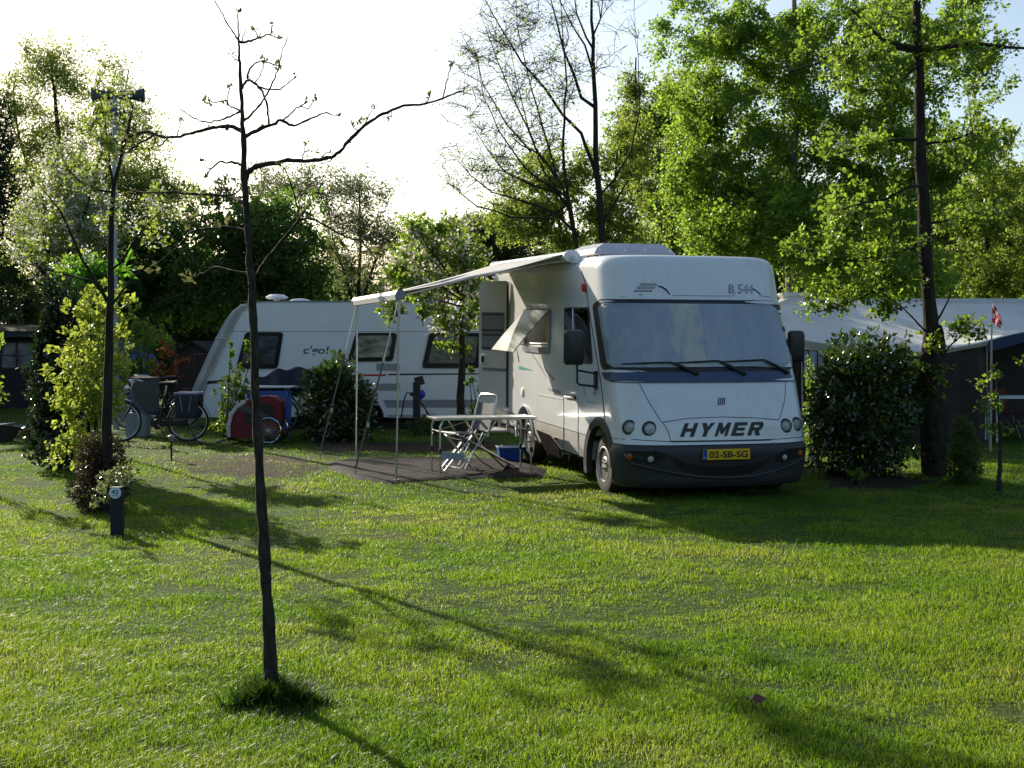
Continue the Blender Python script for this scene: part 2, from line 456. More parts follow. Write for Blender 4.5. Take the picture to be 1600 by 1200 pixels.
# ------------------------------------------------------------------ light, sky, camera
SUN_AZ, SUN_EL = R(35.5), R(22.2)           # azimuth left of the view axis (+Y)
w = bpy.data.worlds.new('World'); scene.world = w; w.use_nodes = True
wn = w.node_tree; bg = wn.nodes['Background']
sky = wn.nodes.new('ShaderNodeTexSky'); sky.sky_type = 'NISHITA'; sky.sun_disc = False
sky.sun_elevation = SUN_EL; sky.sun_rotation = -SUN_AZ
sky.air_density = 1.0; sky.dust_density = 1.6; sky.ozone_density = 1.0
wn.links.new(sky.outputs[0], bg.inputs[0]); bg.inputs[1].default_value = .10
sl = bpy.data.lights.new('sun', 'SUN'); sl.energy = 4.7; sl.angle = R(.5); sl.color = (1, .90, .74)
so = bpy.data.objects.new('sun', sl); COL.objects.link(so)
sdir = Vector((-math.sin(SUN_AZ) * math.cos(SUN_EL), math.cos(SUN_AZ) * math.cos(SUN_EL), math.sin(SUN_EL)))
so.rotation_euler = sdir.to_track_quat('Z', 'Y').to_euler(); so.location = (-20, 30, 30)
cam = bpy.data.cameras.new('camera'); cam.sensor_width = 36; cam.lens = 36 * FPX / 1600; cam.clip_end = 900; cam.clip_start = .05
co = bpy.data.objects.new('camera', cam); COL.objects.link(co)
co.location = (0, 0, CAMZ); co.rotation_euler = (R(90) - TILT, 0, 0); scene.camera = co
scene.view_settings.view_transform = 'Standard'; scene.view_settings.look = 'None'
scene.view_settings.gamma = 1; scene.view_settings.exposure = .82; scene.view_settings.use_curve_mapping = False
scene.cycles.max_bounces = 7; scene.cycles.transparent_max_bounces = 12
scene.cycles.diffuse_bounces = 3; scene.cycles.glossy_bounces = 3; scene.cycles.transmission_bounces = 4
scene.cycles.caustics_reflective = False; scene.cycles.caustics_refractive = False

# ------------------------------------------------------------------ ground
def groundmat():
    m, nt, b, o = _nt('lawn_soil')
    tc = N(nt, 'ShaderNodeTexCoord')
    n1 = N(nt, 'ShaderNodeTexNoise', Scale=.6, Detail=6.0, Roughness=.65)
    n2 = N(nt, 'ShaderNodeTexNoise', Scale=14.0, Detail=5.0)
    for n in (n1, n2): nt.links.new(tc.outputs['Object'], n.inputs['Vector'])
    r1 = ramp(nt, [(.35, (.030, .062, .008)), (.55, (.046, .082, .012)), (.72, (.066, .076, .020))])
    r2 = ramp(nt, [(.3, (.55, .55, .5)), (.7, (1.25, 1.25, 1.2))])
    nt.links.new(n1.outputs[0], r1.inputs[0]); nt.links.new(n2.outputs[0], r2.inputs[0])
    mx = N(nt, 'ShaderNodeMix', data_type='RGBA', blend_type='MULTIPLY'); mx.inputs[0].default_value = 1
    nt.links.new(r1.outputs[0], mx.inputs[6]); nt.links.new(r2.outputs[0], mx.inputs[7])
    nt.links.new(mx.outputs[2], b.inputs['Base Color']); b.inputs['Roughness'].default_value = .95
    b.inputs['Specular IOR Level'].default_value = .1
    bp = N(nt, 'ShaderNodeBump', Strength=.8, Distance=.03); nt.links.new(n2.outputs[0], bp.inputs['Height'])
    nt.links.new(bp.outputs[0], b.inputs['Normal'])
    return m
def lumps(x, y):
    return .012 * (np.sin(x * 1.7 + .6 * np.sin(y * 1.1)) * np.sin(y * 1.3 + 1.1) + .6 * np.sin(x * 3.9 + y * 2.3 + 1) * np.sin(y * 4.1 - x))
gb = MB(); xs = [-400, -200, -100, -60, -40] + [-30 + .5 * i for i in range(121)] + [40, 60, 100, 200, 400]
ys = [-60, -30, -10, 0, 2] + [3 + .5 * i for i in range(76)] + [45, 55, 70, 100, 150, 250, 400, 800]
gb.grid([[(x, y, gz(x, y) + float(lumps(x, y)) * (1 if 3 < y < 40 and abs(x) < 30 else 0)) for x in xs] for y in ys])
ground = gb.build('lawn_ground', groundmat(), smooth=True, fix=False); tag(ground, kind='structure')
ground['label'] = 'uneven green lawn of the camping field'

# bare soil round the shrubs and worn earth beside the mat
soilm = mat('bare_soil', (.060, .045, .030), .95, spec=.1, var=.4, scale=9, bump=.9, bscale=30, col2=(.022, .017, .011))
def soil_patch(pts, seed):
    rng = random.Random(seed); mb = MB(); c = sum((Vector(p) for p in pts), Vector()) / len(pts)
    ring = []
    for i, p in enumerate(pts):
        q = Vector(pts[(i + 1) % len(pts)]); p = Vector(p)
        for t in (0, .25, .5, .75):
            v = p.lerp(q, t); v = c + (v - c) * (1 + rng.uniform(-.08, .08)); ring.append(v)
    rows = []
    for k in range(5):
        f = k / 4; rows.append([Vector((c.x + (v.x - c.x) * f, c.y + (v.y - c.y) * f, 0)) for v in ring + ring[:1]])
    for k, r in enumerate(rows):
        for v in r: v.z = gz(v.x, v.y) + float(lumps(v.x, v.y)) + (.006 + .012 * (1 - k / 4)) - (.02 if k == 4 else 0)
    mb.grid(rows); return mb
SOIL = [[G(205, 722), G(330, 708), G(470, 712), G(520, 730), G(500, 750), G(330, 748)],
        [G(470, 690), G(800, 690), G(800, 704), G(470, 708)],
        [G(1275, 742), G(1400, 742), G(1480, 752), G(1420, 768), G(1290, 762)],
        [G(370, 1085), G(425, 1072), G(495, 1085), G(500, 1112), G(425, 1128), G(360, 1112)]]
sp = MB()
for i, s in enumerate(SOIL): q = soil_patch(s, i); sp.add(q.v, q.f)
so_ = sp.build('bare_earth', soilm, smooth=True, fix=False); tag(so_, 'worn bare earth beside the mat and round the shrubs', kind='structure')
# ------------------------------------------------------------------ motorhome
TH, PITCH = R(15), R(1.5)
MF = Vector((2.31, 14.1, -.03))
mh = thing('motorhome', 'white motorhome with pleated windscreen blind, black lettering on its nose and yellow number plate', 'motorhome', MF, TH, None, PITCH)
MX = Matrix.Translation(MF) @ Matrix.Rotation(TH, 4, 'Z') @ Matrix.Rotation(PITCH, 4, 'X')
MI = MX.inverted()
HW, VEND = 1.135, 5.95
_zk = [.15, .35, .55, .62, .66, .83, 1.0, 1.29, 1.40, 1.6, 1.8, 2.0, 2.16, 2.3, 2.45, 2.56, 2.63, 2.68, 2.705, 2.715]
_vk = [.05, .02, .0, .0, .01, .035, .085, .19, .25, .335, .425, .515, .585, .635, .68, .715, .74, .775, .83, .91]
_dk = [.46, .46, .46, .47, .47, .48, .5, .52, .52, .53, .54, .55, .56, .56, .56, .56, .56, .56, .56, .56]
def vf(z): return float(np.interp(z, _zk, _vk))
def dep(z): return float(np.interp(z, _zk, _dk))
def hw(z):
    w = HW - .035 * max(0, (z - 1.4) / 1.3) ** 1.5
    if z < .3: w -= .05 * (.3 - z) / .15
    if z > 2.57:
        r = .145; t = min(1, (z - 2.57) / r); w -= r * (1 - math.sqrt(max(0, 1 - t * t)))
    return w
NEXP = 3.0
def cont(s, z):
    w, v0, D = hw(z), vf(z), dep(z)
    if s < -1: return Vector((-w, v0 + D + (-s - 1), z))
    if s > 1: return Vector((w, v0 + D + (s - 1), z))
    a = s * math.pi / 2; sn, cs = math.sin(a), math.cos(a)
    rr = 1 / ((abs(sn) ** NEXP + abs(cs) ** NEXP) ** (1 / NEXP))
    return Vector((w * rr * sn, v0 + D * (1 - rr * cs), z))
def S(s, z, off=0.):
    p = cont(s, z)
    if not off: return p
    e = .004; a = cont(s + e, z) - cont(s - e, z); b = cont(s, z + e) - cont(s, z - e)
    n = a.cross(b).normalized()
    return p + n * off
if S(0, 1.0, .1).y > S(0, 1.0).y: pass
def solve(px, py, s0=None, z0=None):
    s = (px - 1130) / 230 if s0 is None else s0; z = CAMZ - (py - 540) / 143 if z0 is None else z0
    for _ in range(25):
        q = proj(MX @ cont(s, z)); ex, ey = px - q[0], py - q[1]
        if abs(ex) + abs(ey) < .02: break
        h = .003
        qa = proj(MX @ cont(s + h, z)); qb = proj(MX @ cont(s, z + h))
        a, b_, c, d = (qa[0] - q[0]) / h, (qb[0] - q[0]) / h, (qa[1] - q[1]) / h, (qb[1] - q[1]) / h
        det = a * d - b_ * c
        if abs(det) < 1e-6: break
        ds, dz = (ex * d - b_ * ey) / det, (a * ey - c * ex) / det
        s += max(-.4, min(.4, ds)); z += max(-.25, min(.25, dz)); z = max(.1, min(2.7, z))
    return s, z
def side(px, py):            # point on the near long side: (v, z)
    d = ray(px, py); o = MI @ Vector((0, 0, CAMZ)); dd = (MI.to_3x3() @ Vector(d))
    z = 1.5
    for _ in range(6):
        t = (-hw(z) - o.x) / dd.x; z = o.z + t * dd.z
    return o.y + t * dd.y, z
def SP(px, py, off=.004):
    v, z = side(px, py); return Vector((-hw(z) - off, v, z))
def plane_u(px, py, u):
    d = ray(px, py); o = MI @ Vector((0, 0, CAMZ)); dd = MI.to_3x3() @ Vector(d); t = (u - o.x) / dd.x
    return o + dd * t
def plane_v(px, py, v):
    d = ray(px, py); o = MI @ Vector((0, 0, CAMZ)); dd = MI.to_3x3() @ Vector(d); t = (v - o.y) / dd.y
    return o + dd * t
def front_patch(rows, off, nb=28):
    """rows: list of (left px, right px, y left, y right); fills between on the nose surface"""
    g = []
    for xl, xr, yl, yr in rows:
        a, b = solve(xl, yl), solve(xr, yr); row = []
        for k in range(nb + 1):
            t = k / nb; row.append(S(a[0] + (b[0] - a[0]) * t, a[1] + (b[1] - a[1]) * t, off))
        g.append(row)
    return g
def front_poly(pts, off):    # filled fan polygon from pixel outline on the nose
    q = [solve(*p) for p in pts]; return [S(s, z, off) for s, z in q]
def front_line(pts, r, off=.002, n=6):
    q = [solve(*p) for p in pts]; out = []
    for (a, b), (c, d) in zip(q[:-1], q[1:]):
        for k in range(6): out.append(S(a + (c - a) * k / 6, b + (d - b) * k / 6, off))
    out.append(S(*q[-1], off)); return out
def fan(mb, pts, thick=None):
    c = sum(pts, Vector()) / len(pts); n = len(pts)
    return mb.add(pts + [c], [(i, (i + 1) % n, n) for i in range(n)])
def front_text(body, x0, x1, yt0, yb0, yt1, yb1, off, shear=0., bold=0., space=1.):
    v2, fs = text2d(body, shear, bold, space); mb = MB(); vs = []
    a, b, c, d = solve(x0, yb0), solve(x1, yb1), solve(x0, yt0), solve(x1, yt1)
    for x, y in v2:
        s = (a[0] * (1 - x) + b[0] * x) * (1 - y) + (c[0] * (1 - x) + d[0] * x) * y
        z = (a[1] * (1 - x) + b[1] * x) * (1 - y) + (c[1] * (1 - x) + d[1] * x) * y
        vs.append(S(s, z, off))
    return mb.add(vs, fs)

ss = [-1 - (VEND - 1.2) * k / 8 for k in range(8, 0, -1)] + [-1 - .0 + 2 * k / 48 for k in range(49)] + [1 + (VEND - 1.2) * k / 8 for k in range(1, 9)]
def ring(z, inset=0.):
    out = []
    for s in ss:
        p = cont(s, z)
        if abs(s) > 1.0001:
            t = (abs(s) - 1) / (VEND - 1.2); v0 = vf(z) + dep(z); vend = VEND - max(0, (z - 2.5)) * .5
            p.y = v0 + (vend - v0) * t
        out.append(p)
    return out
bz = [.62 + .035 * k for k in range(56)] + [2.57, 2.595, 2.62, 2.64, 2.66, 2.675, 2.69, 2.70, 2.707, 2.712, 2.715]
body = MB().loft([ring(z) for z in bz]).build('body_shell', M['paint'], mh, smooth=True)
AXF, AXR, RW = .86, 4.02, .325
def cyl_u(u0, u1, v, z, r, n=40):
    mx = Matrix.Translation((u0, v, z)) @ Matrix.Rotation(R(90), 4, 'Y')
    return MB().lathe([(r, 0), (r, u1 - u0)], n, mx)
arch = lambda r: [cyl_u(-1.5, -.72, AXF, RW + .02, r), cyl_u(-1.5, -.72, AXR, RW + .02, r - .02), cyl_u(.72, 1.5, AXF, RW + .02, r), cyl_u(.72, 1.5, AXR, RW + .02, r - .02)]
# living-room window recess, entrance recess
wv = [side(819, 487), side(861, 479), side(861, 555), side(819, 547)]
WV0, WV1 = 2.83, 4.10
WZ1 = (wv[0][1] + wv[1][1]) / 2; WZ0 = (wv[2][1] + wv[3][1]) / 2
DV0, DV1, DZ0, DZ1 = 4.93, 5.56, .66, 2.50
recess = MB().box((-1.13, (WV0 + WV1) / 2, (WZ0 + WZ1) / 2), (.62, WV1 - WV0 - .10, WZ1 - WZ0 - .10))
drec = MB().box((-1.13, (DV0 + DV1) / 2, (DZ0 + DZ1) / 2), (1.0, DV1 - DV0 - .04, DZ1 - DZ0 - .04))
cut(body, arch(.43) + [recess, drec])
# dark underbody
ub = MB().loft([[Vector((p.x * .93, .25 + p.y * .94, z)) for p in ring(.62)] for z in (.30, .615)])
cut(ub.build('underbody', M['under'], mh), arch(.45))

# bumper (dark, wraps to behind the front wheels) and side skirts
def bring(z, off, vmax):
    out = []
    for s in [-1 - .75 * k / 4 for k in range(4, 0, -1)] + [-1 + 2 * k / 48 for k in range(49)] + [1 + .75 * k / 4 for k in range(1, 5)]:
        zz = z; p = cont(s, zz)
        if abs(s) > 1: p.y = vf(zz) + dep(zz) + (vmax - vf(zz) - dep(zz)) * (abs(s) - 1) / .75
        n = Vector((p.x / HW, -1 if abs(s) < .6 else -.3, 0)).normalized()
        out.append(p + n * off)
    return out
bl = [(.14, -.02), (.15, .01), (.18, .028), (.22, .034), (.26, .03), (.30, .022), (.40, .03), (.50, .032), (.56, .028), (.60, .012), (.618, -.01)]
bumper = MB().loft([bring(z, o, AXF - .20) for z, o in bl]).build('bumper', M['bumper'], mh, smooth=True)
cut(bumper, arch(.445))
for sg in (-1, 1):
    for a, b in ((AXF + .40, AXR - .40), (AXR + .40, VEND - .02)):
        sk = MB()
        prof = [(.61, 1.132), (.45, 1.128), (.335, 1.10), (.325, 1.02), (.61, 1.02)]
        if b > 5: prof = [(.61, 1.132), (.52, 1.125), (.42, 1.10), (.41, 1.02), (.61, 1.02)]
        sk.prism([Vector((sg * u, a, z)) for z, u in prof], (0, b - a, 0))
        cut(sk.build('side_skirt', M['skirt'], mh), arch(.425))
for sg in (-1, 1):
    tr = MB(); tr2 = MB()
    pts = [Vector((sg * 1.142, AXF + .465 * math.cos(R(a)), RW + .02 + .465 * math.sin(R(a)))) for a in range(-22, 196, 8)]
    rows = []
    for q, dr in zip(pts, [0] * len(pts)):
        c = Vector((q.x, AXF, RW + .02)); d = (q - c); d.x = 0; d.normalize()
        rows.append([q + d * -.045 + Vector((sg * -.06, 0, 0)), q + d * -.045 + Vector((sg * .012, 0, 0)), q + d * .035 + Vector((sg * .020, 0, 0)), q + d * .06 + Vector((sg * -.005, 0, 0))])
    tr.grid(rows)
    pts = spiral_arc((AXR, RW + .02), .425, -5, 185, 24, lambda v, z: Vector((sg * 1.138, v, z)))
    tr2.tube(pts, .022, 6)
    tr.build('wheel_arch_trim', M['bumper'], mh, smooth=True); tr2.build('rear_arch_lip', M['paint'], mh, smooth=True)

# wheels
def wheel(u, v, sg):
    mx = Matrix.Translation((u, v, RW)) @ Matrix.Rotation(R(90) * (-1 if sg < 0 else 1), 4, 'Y')
    t = MB().lathe([(.19, -.10), (.27, -.105), (.312, -.095), (RW, -.07), (RW, .07), (.312, .095), (.27, .105), (.215, .10), (.205, .085), (.19, .08)], 40, mx).build('wheel', M['dirtrubber'], mh, smooth=True)
    rim = MB().lathe([(.205, .06), (.208, .098), (.196, .102), (.186, .085), (.172, .045), (.15, .03), (.12, .045), (.095, .075), (.075, .088), (.03, .092), (.001, .092)], 40, mx, cap=False)
    h = rim; kf = len(rim.f)
    for k in range(8):
        a = R(45 * k); p = mx @ Matrix.Rotation(a, 4, 'Z')
        h.lathe([(.001, 0), (.019, 0)], 10, p @ Matrix.Translation((.142, 0, .041)), cap=False)
    for k in range(5):
        a = R(72 * k); p = mx @ Matrix.Rotation(a, 4, 'Z')
        h.lathe([(.012, 0), (.012, .012), (.001, .014)], 8, p @ Matrix.Translation((.055, 0, .09)), cap=False)
    two_mat(h.build('rim', M['rim'], t, smooth=True, fix=False), kf, M['black'])
for sg in (-1, 1):
    wheel(sg * .985, AXF, sg); wheel(sg * .985, AXR, sg)

# windscreen: black surround, pleated blind, glass
def wrows(xl0, xr0, yl0, yr0, xl1, xr1, yl1, yr1, r, n=16):
    rows = []
    for k in range(n + 1):
        t = k / n; h = (yl1 - yl0); y = t * h
        e = 0
        if y < r: e = r - math.sqrt(max(0, r * r - (r - y) ** 2))
        if h - y < r: e = r - math.sqrt(max(0, r * r - (r - h + y) ** 2))
        rows.append((xl0 + (xl1 - xl0) * t + e, xr0 + (xr1 - xr0) * t - e, yl0 + (yl1 - yl0) * t, yr0 + (yr1 - yr0) * t))
    return rows
ws = MB().grid(front_patch(wrows(925, 1219.5, 467.5, 470, 941, 1246, 583, 580.5, 14), .008, 60)).build('windscreen_frame', M['black'], mh, smooth=True)
def blindmat():
    m, nt, b, o = _nt('pleated_blind')
    tc = N(nt, 'ShaderNodeTexCoord')
    mp = N(nt, 'ShaderNodeMapping'); mp.inputs['Scale'].default_value = (1.6, 1.6, .12)
    nz = N(nt, 'ShaderNodeTexNoise', Scale=2.6, Detail=5.0, Roughness=.7); nt.links.new(tc.outputs['Object'], mp.inputs[0]); nt.links.new(mp.outputs[0], nz.inputs[0])
    rp = ramp(nt, [(.34, (.54, .62, .73)), (.58, (.66, .73, .81)), (.70, (.84, .85, .86))])  # pale upright streaks: glass reflections put into the blind's colour
    nt.links.new(nz.outputs[0], rp.inputs[0])
    # reflections in the glass painted as beige streaks mid blind
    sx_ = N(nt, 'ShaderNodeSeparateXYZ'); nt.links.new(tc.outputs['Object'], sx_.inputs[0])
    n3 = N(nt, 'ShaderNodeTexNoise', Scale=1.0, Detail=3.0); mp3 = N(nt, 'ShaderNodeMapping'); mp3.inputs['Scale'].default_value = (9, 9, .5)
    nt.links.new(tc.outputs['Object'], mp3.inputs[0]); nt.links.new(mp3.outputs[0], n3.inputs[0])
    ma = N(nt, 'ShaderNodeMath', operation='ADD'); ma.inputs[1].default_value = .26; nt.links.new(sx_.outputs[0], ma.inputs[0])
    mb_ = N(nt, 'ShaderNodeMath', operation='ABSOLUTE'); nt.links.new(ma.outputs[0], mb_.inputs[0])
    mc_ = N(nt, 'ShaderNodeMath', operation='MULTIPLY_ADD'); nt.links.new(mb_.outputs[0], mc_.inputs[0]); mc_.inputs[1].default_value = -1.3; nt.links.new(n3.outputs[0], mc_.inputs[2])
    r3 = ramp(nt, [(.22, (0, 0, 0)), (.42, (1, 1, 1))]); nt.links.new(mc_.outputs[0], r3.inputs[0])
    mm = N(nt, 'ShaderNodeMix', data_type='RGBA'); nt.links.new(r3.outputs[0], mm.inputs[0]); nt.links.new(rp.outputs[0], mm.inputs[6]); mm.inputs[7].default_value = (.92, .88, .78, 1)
    nt.links.new(mm.outputs[2], b.inputs['Base Color']); b.inputs['Roughness'].default_value = .55
    return m
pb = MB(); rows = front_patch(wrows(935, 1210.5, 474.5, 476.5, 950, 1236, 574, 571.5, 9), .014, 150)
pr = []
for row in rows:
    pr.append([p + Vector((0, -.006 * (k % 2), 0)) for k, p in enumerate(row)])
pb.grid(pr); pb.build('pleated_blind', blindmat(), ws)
MB().grid(front_patch(wrows(934, 1211.5, 473.5, 475.5, 949, 1237, 575, 572.5, 10), .026, 60)).build('windscreen_glass', glassmat('windscreen_glass', (.96, .97, .98), .015, 1.45), ws, smooth=True)
jo = MB().tube(front_line([(1096, 476), (1104, 573)], .0028, .020), .0028, 6); jo.build('blind_joint', M['alu'], ws)
# dark blue-grey cowl band below it
cw = [(942, 1246.5, 583.5, 581), (946, 1249, 588, 584), (955, 1250, 594, 589), (1000, 1252, 597.0, 594)]
MB().grid(front_patch([(941, 1246.5, 581.5, 579.0), (943, 1248, 587, 584.5), (946.5, 1249, 593.5, 590), (957, 1247, 597.0, 594.5)], .012, 60)).build('cowl', M['bluegrey'], mh, smooth=True)
# wipers
for xs_ in (((972, 570), (1046, 568.5), (1062, 574), (1087, 585)), ((1050, 569), (1120, 566), (1136, 573), (1161, 585)), ((1122, 567), (1190, 564.5), (1206, 572), (1227, 583))):
    wb = MB()
    q = [solve(*p) for p in xs_]
    wb.tube([S(*q[0], .036), S((q[0][0] + q[1][0]) / 2, (q[0][1] + q[1][1]) / 2, .042), S(*q[1], .042)], [.006, .010, .007], 6)
    wb.tube([S((q[0][0] + q[1][0]) / 2, (q[0][1] + q[1][1]) / 2, .052), S(*q[1], .05), S(*q[2], .045), S(*q[3], .03)], [.006, .010, .015, .020], 6)
    wb.ell(S(*q[3], .02), (.035, .03, .022), 10, 6)
    wb.build('wiper', M['black'], mh, smooth=True)
# panel gaps
ln = MB()
for pts in ([(999, 599), (1012, 625), (1034, 660)], [(1227.5, 598), (1226, 625), (1217, 656)], [(1034, 660), (1075, 653.5), (1130, 651.5), (1180, 653), (1217, 656)],
            [(1036, 661), (1044, 673), (1048, 690)], [(1048, 690.3), (1130, 689.5), (1206, 686.8)], [(945, 681.5), (990, 686.5), (1048, 690.0)], [(1206, 686.6), (1235, 684.5), (1258, 682)]):
    ln.tube(front_line(pts, .004, .0), .0042, 5)
ln.build('panel_gap', M['line'], mh)
gr = MB().grid(front_patch([(1049, 1205, 688.6, 685.8), (1049, 1204, 691.2, 688.4)], .004, 24)); gr.build('grille_gap', M['black'], mh)
sm = MB(); q = []
for px, py in ((909, 424), (913, 436), (917, 455), (920, 480), (925, 510), (931, 550), (938, 590), (942, 620), (944.5, 650), (944, 680)):
    s, z = solve(px, py, -1.1); q.append(S(min(s, -.75), z, .001))
sm.tube(q, .0065, 6); sm.build('side_seam', M['line'], mh)
# lettering and badges
GLY = {'H': [[(0, 0), (.30, 0), (.30, 1), (0, 1)], [(.70, 0), (1, 0), (1, 1), (.70, 1)], [(.25, .38), (.75, .38), (.75, .62), (.25, .62)]],
       'Y': [[(0, 1), (.33, 1), (.64, .50), (.36, .36)], [(.67, 1), (1, 1), (.64, .36), (.42, .46)], [(.35, 0), (.65, 0), (.65, .48), (.35, .48)]],
       'M': [[(0, 0), (.23, 0), (.23, 1), (0, 1)], [(.77, 0), (1, 0), (1, 1), (.77, 1)], [(.02, 1), (.28, 1), (.58, .42), (.42, .12)], [(.72, 1), (.98, 1), (.58, .12), (.44, .40)]],
       'E': [[(0, 0), (.32, 0), (.32, 1), (0, 1)], [(.25, 0), (1, 0), (1, .23), (.25, .23)], [(.25, .39), (.93, .39), (.93, .61), (.25, .61)], [(.25, .77), (1, .77), (1, 1), (.25, 1)]],
       'R': [[(0, 0), (.31, 0), (.31, 1), (0, 1)], [(.25, .78), (.78, .78), (.93, .86), (.84, 1), (.25, 1)], [(.25, .38), (.84, .38), (.92, .48), (.78, .60), (.25, .60)], [(.70, .52), (.90, .42), (1, .60), (1, .84), (.88, .97), (.70, .86)], [(.42, .42), (.74, .42), (1, 0), (.66, 0)]]}
def nose_word(word, x0, x1, yt0, yb0, yt1, yb1, shear, gap, off):
    mb = MB(); a, b, c, d = solve(x0, yb0), solve(x1, yb1), solve(x0, yt0), solve(x1, yt1)
    n = len(word); wl_ = (1 - shear - gap * (n - 1)) / n; q = 0
    def pt(x, y, o):
        s = (a[0] * (1 - x) + b[0] * x) * (1 - y) + (c[0] * (1 - x) + d[0] * x) * y
        z = (a[1] * (1 - x) + b[1] * x) * (1 - y) + (c[1] * (1 - x) + d[1] * x) * y
        return S(s, z, o)
    for i, ch_ in enumerate(word):
        for st in GLY[ch_]:
            q += 1; mb.add([pt(i * (wl_ + gap) + u * wl_ + shear * v, v, off + .0006 * (q % 5)) for u, v in st], [tuple(range(len(st)))])
    return mb
nose_word('HYMER', 1062, 1194, 661.5, 682.8, 659, 680.0, .055, .045, .006).build('lettering', M['lettering'], mh, fix=False)
fi = MB()
for k in range(4):
    x = 1121.2 + k * 3.1
    fan(fi, front_poly([(x + 1.0, 621.5), (x + 2.7, 621.5), (x + 1.5, 633), (x - .2, 633)], .005))
fi.build('badge', M['navy'], mh, fix=False)
dc = MB(); dg = MB(); dt = MB()
for k, (x0, x1, y) in enumerate(((1001, 1026, 444.5), (996.5, 1023.5, 449.5), (991.5, 1019.5, 454.5))):
    p = [(x0 + 1, y - 1.6), (x1 - 1, y - 1.6), (x1, y), (x1 - 1.5, y + 1.6), (x0 - 1, y + 1.6), (x0 - 1.5, y)]
    fan(dc, front_poly(p, .004)); fan(dg, front_poly([(a + (.9 if a < 1010 else -.9), b + (.7 if b < y else -.7 if b > y else 0)) for a, b in p], .006))
dc.tube(front_line([(1027, 446.5), (1035, 449), (1042, 454), (1047, 461)], .009, .001), [.006 + .005 * math.sin(math.pi * k / 18) for k in range(19)], 5)
dc.tube(front_line([(1176.5, 451), (1182, 455), (1188, 460)], .008, .001), .008, 5)
dc.tube(front_line([(1051, 461.8), (1100, 462.4), (1146, 462.6), (1149, 457)], .003, .001), .0030, 5)
dc.tube(front_line([(1187, 462), (1203, 464.5)], .003, .001), .003, 5)
front_text('B 544', 1139, 1176, 445.5, 458.5, 445.5, 458.5, .004, 0, .0, 1.0)
ot = front_text('B 544', 1138.5, 1176.5, 444.5, 458.8, 444.5, 458.8, .004, 0, .018, 1.0); dc.add(ot.v, ot.f)
front_text('B 544', 1139.3, 1175.7, 445.4, 457.9, 445.4, 457.9, .006, 0, .004, 1.0).build('model_number', mat('decal_silver_text', (.42, .44, .48), .35, var=.04), mh, fix=False)
fan(dt, front_poly([(968, 463.5), (1003, 459.5), (1004, 461.3), (975, 463.8)], .004))
dc.build('roof_decal', M['navy'], mh, fix=False); dg.build('decal_fill', mat('decal_silver', (.40, .42, .46), .35, var=.04), mh, fix=False); dt.build('teal_flash', M['teal'], mh, fix=False)
# number plate
s0, z0 = solve(1132.5, 708.5)
pc = S(s0, z0, .045); e = S(s0 + .05, z0) - S(s0 - .05, z0); pa = math.atan2(e.y, e.x); pm = Matrix.Rotation(pa, 3, 'Z')
pl = MB().box(pc, (.56, .012, .118), pm).build('number_plate', M['plate'], mh, bevel=.004)
MB().box(pc + pm @ Vector((-.255, -.0075, 0)), (.046, .004, .112), pm).build('country_band', M['plateblue'], pl)
def plate_text(body, x0, x1, z0, z1, m, name, bold):
    v2, fs = text2d(body, 0, bold, 1.0)
    MB().add([pc + pm @ Vector((x0 + (x1 - x0) * x, -.0105, z0 + (z1 - z0) * y)) for x, y in v2], fs).build(name, m, pl, fix=False)
plate_text('02-SB-SG', -.205, .250, -.037, .037, M['lettering'], 'plate_number', .018)
plate_text('NL', -.270, -.240, -.042, -.026, M['white'], 'country_letters', .01)
MB().box(pc + Vector((0, .008, 0)), (.585, .012, .138), pm).build('plate_holder', M['black'], mh, bevel=.006)
# headlamps
def frame_at(px, py, off):
    s, z = solve(px, py); p = S(s, z, off); n = (S(s, z, .1) - S(s, z)).normalized()
    n = (n + Vector((0, -1.2, 0))).normalized()
    x = Vector((0, 0, 1)).cross(n).normalized(); y = n.cross(x)
    m = Matrix((x, y, n)).transposed().to_4x4(); m.translation = p; return m
for px, py in ((983.5, 668), (1015, 670), (1228, 665.5), (1244.5, 663)):
    m = frame_at(px, py, -.012); rr = .064
    hl = MB().lathe([(rr + .022, .0), (rr + .020, .010), (rr + .004, .024), (rr, .024), (rr - .004, .008)], 30, m, cap=False).build('headlight', M['bumper'], mh, smooth=True)
    MB().lathe([(rr - .002, .020), (rr - .012, -.005), (.03, -.03), (.001, -.034)], 30, m, cap=False).build('reflector', M['chrome'], hl, smooth=True)
    MB().lathe([(.020, -.03), (.022, .0), (.012, .008), (.001, .010)], 16, m, cap=False).build('bulb_shield', M['black'], hl, smooth=True)
    MB().lathe([(rr - .001, .020), (rr - .01, .027), (.03, .033), (.001, .034)], 30, m, cap=False).build('lens', M['lens'], hl, smooth=True)
# bumper openings, fog lamps, indicators
def bp(px, py, off=.036):
    s, z = solve(px, py); return S(s, z, off)
top = [(1049, 716.5), (1065, 722), (1090, 726.5), (1130, 728), (1165, 725.5), (1190, 719), (1200, 714.5)]
bot = [(1052, 722), (1068, 733), (1092, 739.5), (1130, 741.5), (1165, 739), (1188, 730), (1198, 720)]
MB().grid([[bp(*p, .036) for p in top], [bp(*p, .036) for p in bot]]).build('air_intake', M['black'], mh, smooth=True)
for side_ in ([(978, 705), (990, 704), (1008, 704.5), (1024, 706), (1040, 712)], [(980, 717), (995, 722), (1010, 723), (1022, 722), (1036, 718)]), ([(1210, 710), (1222, 703), (1236, 700), (1248, 699), (1255, 698)], [(1210, 720), (1222, 719), (1236, 716), (1248, 712), (1254, 708)]):
    MB().grid([[bp(*p, .034) for p in side_[0]], [bp(*p, .034) for p in side_[1]]]).build('lamp_recess', M['black'], mh, smooth=True)
lip = MB()
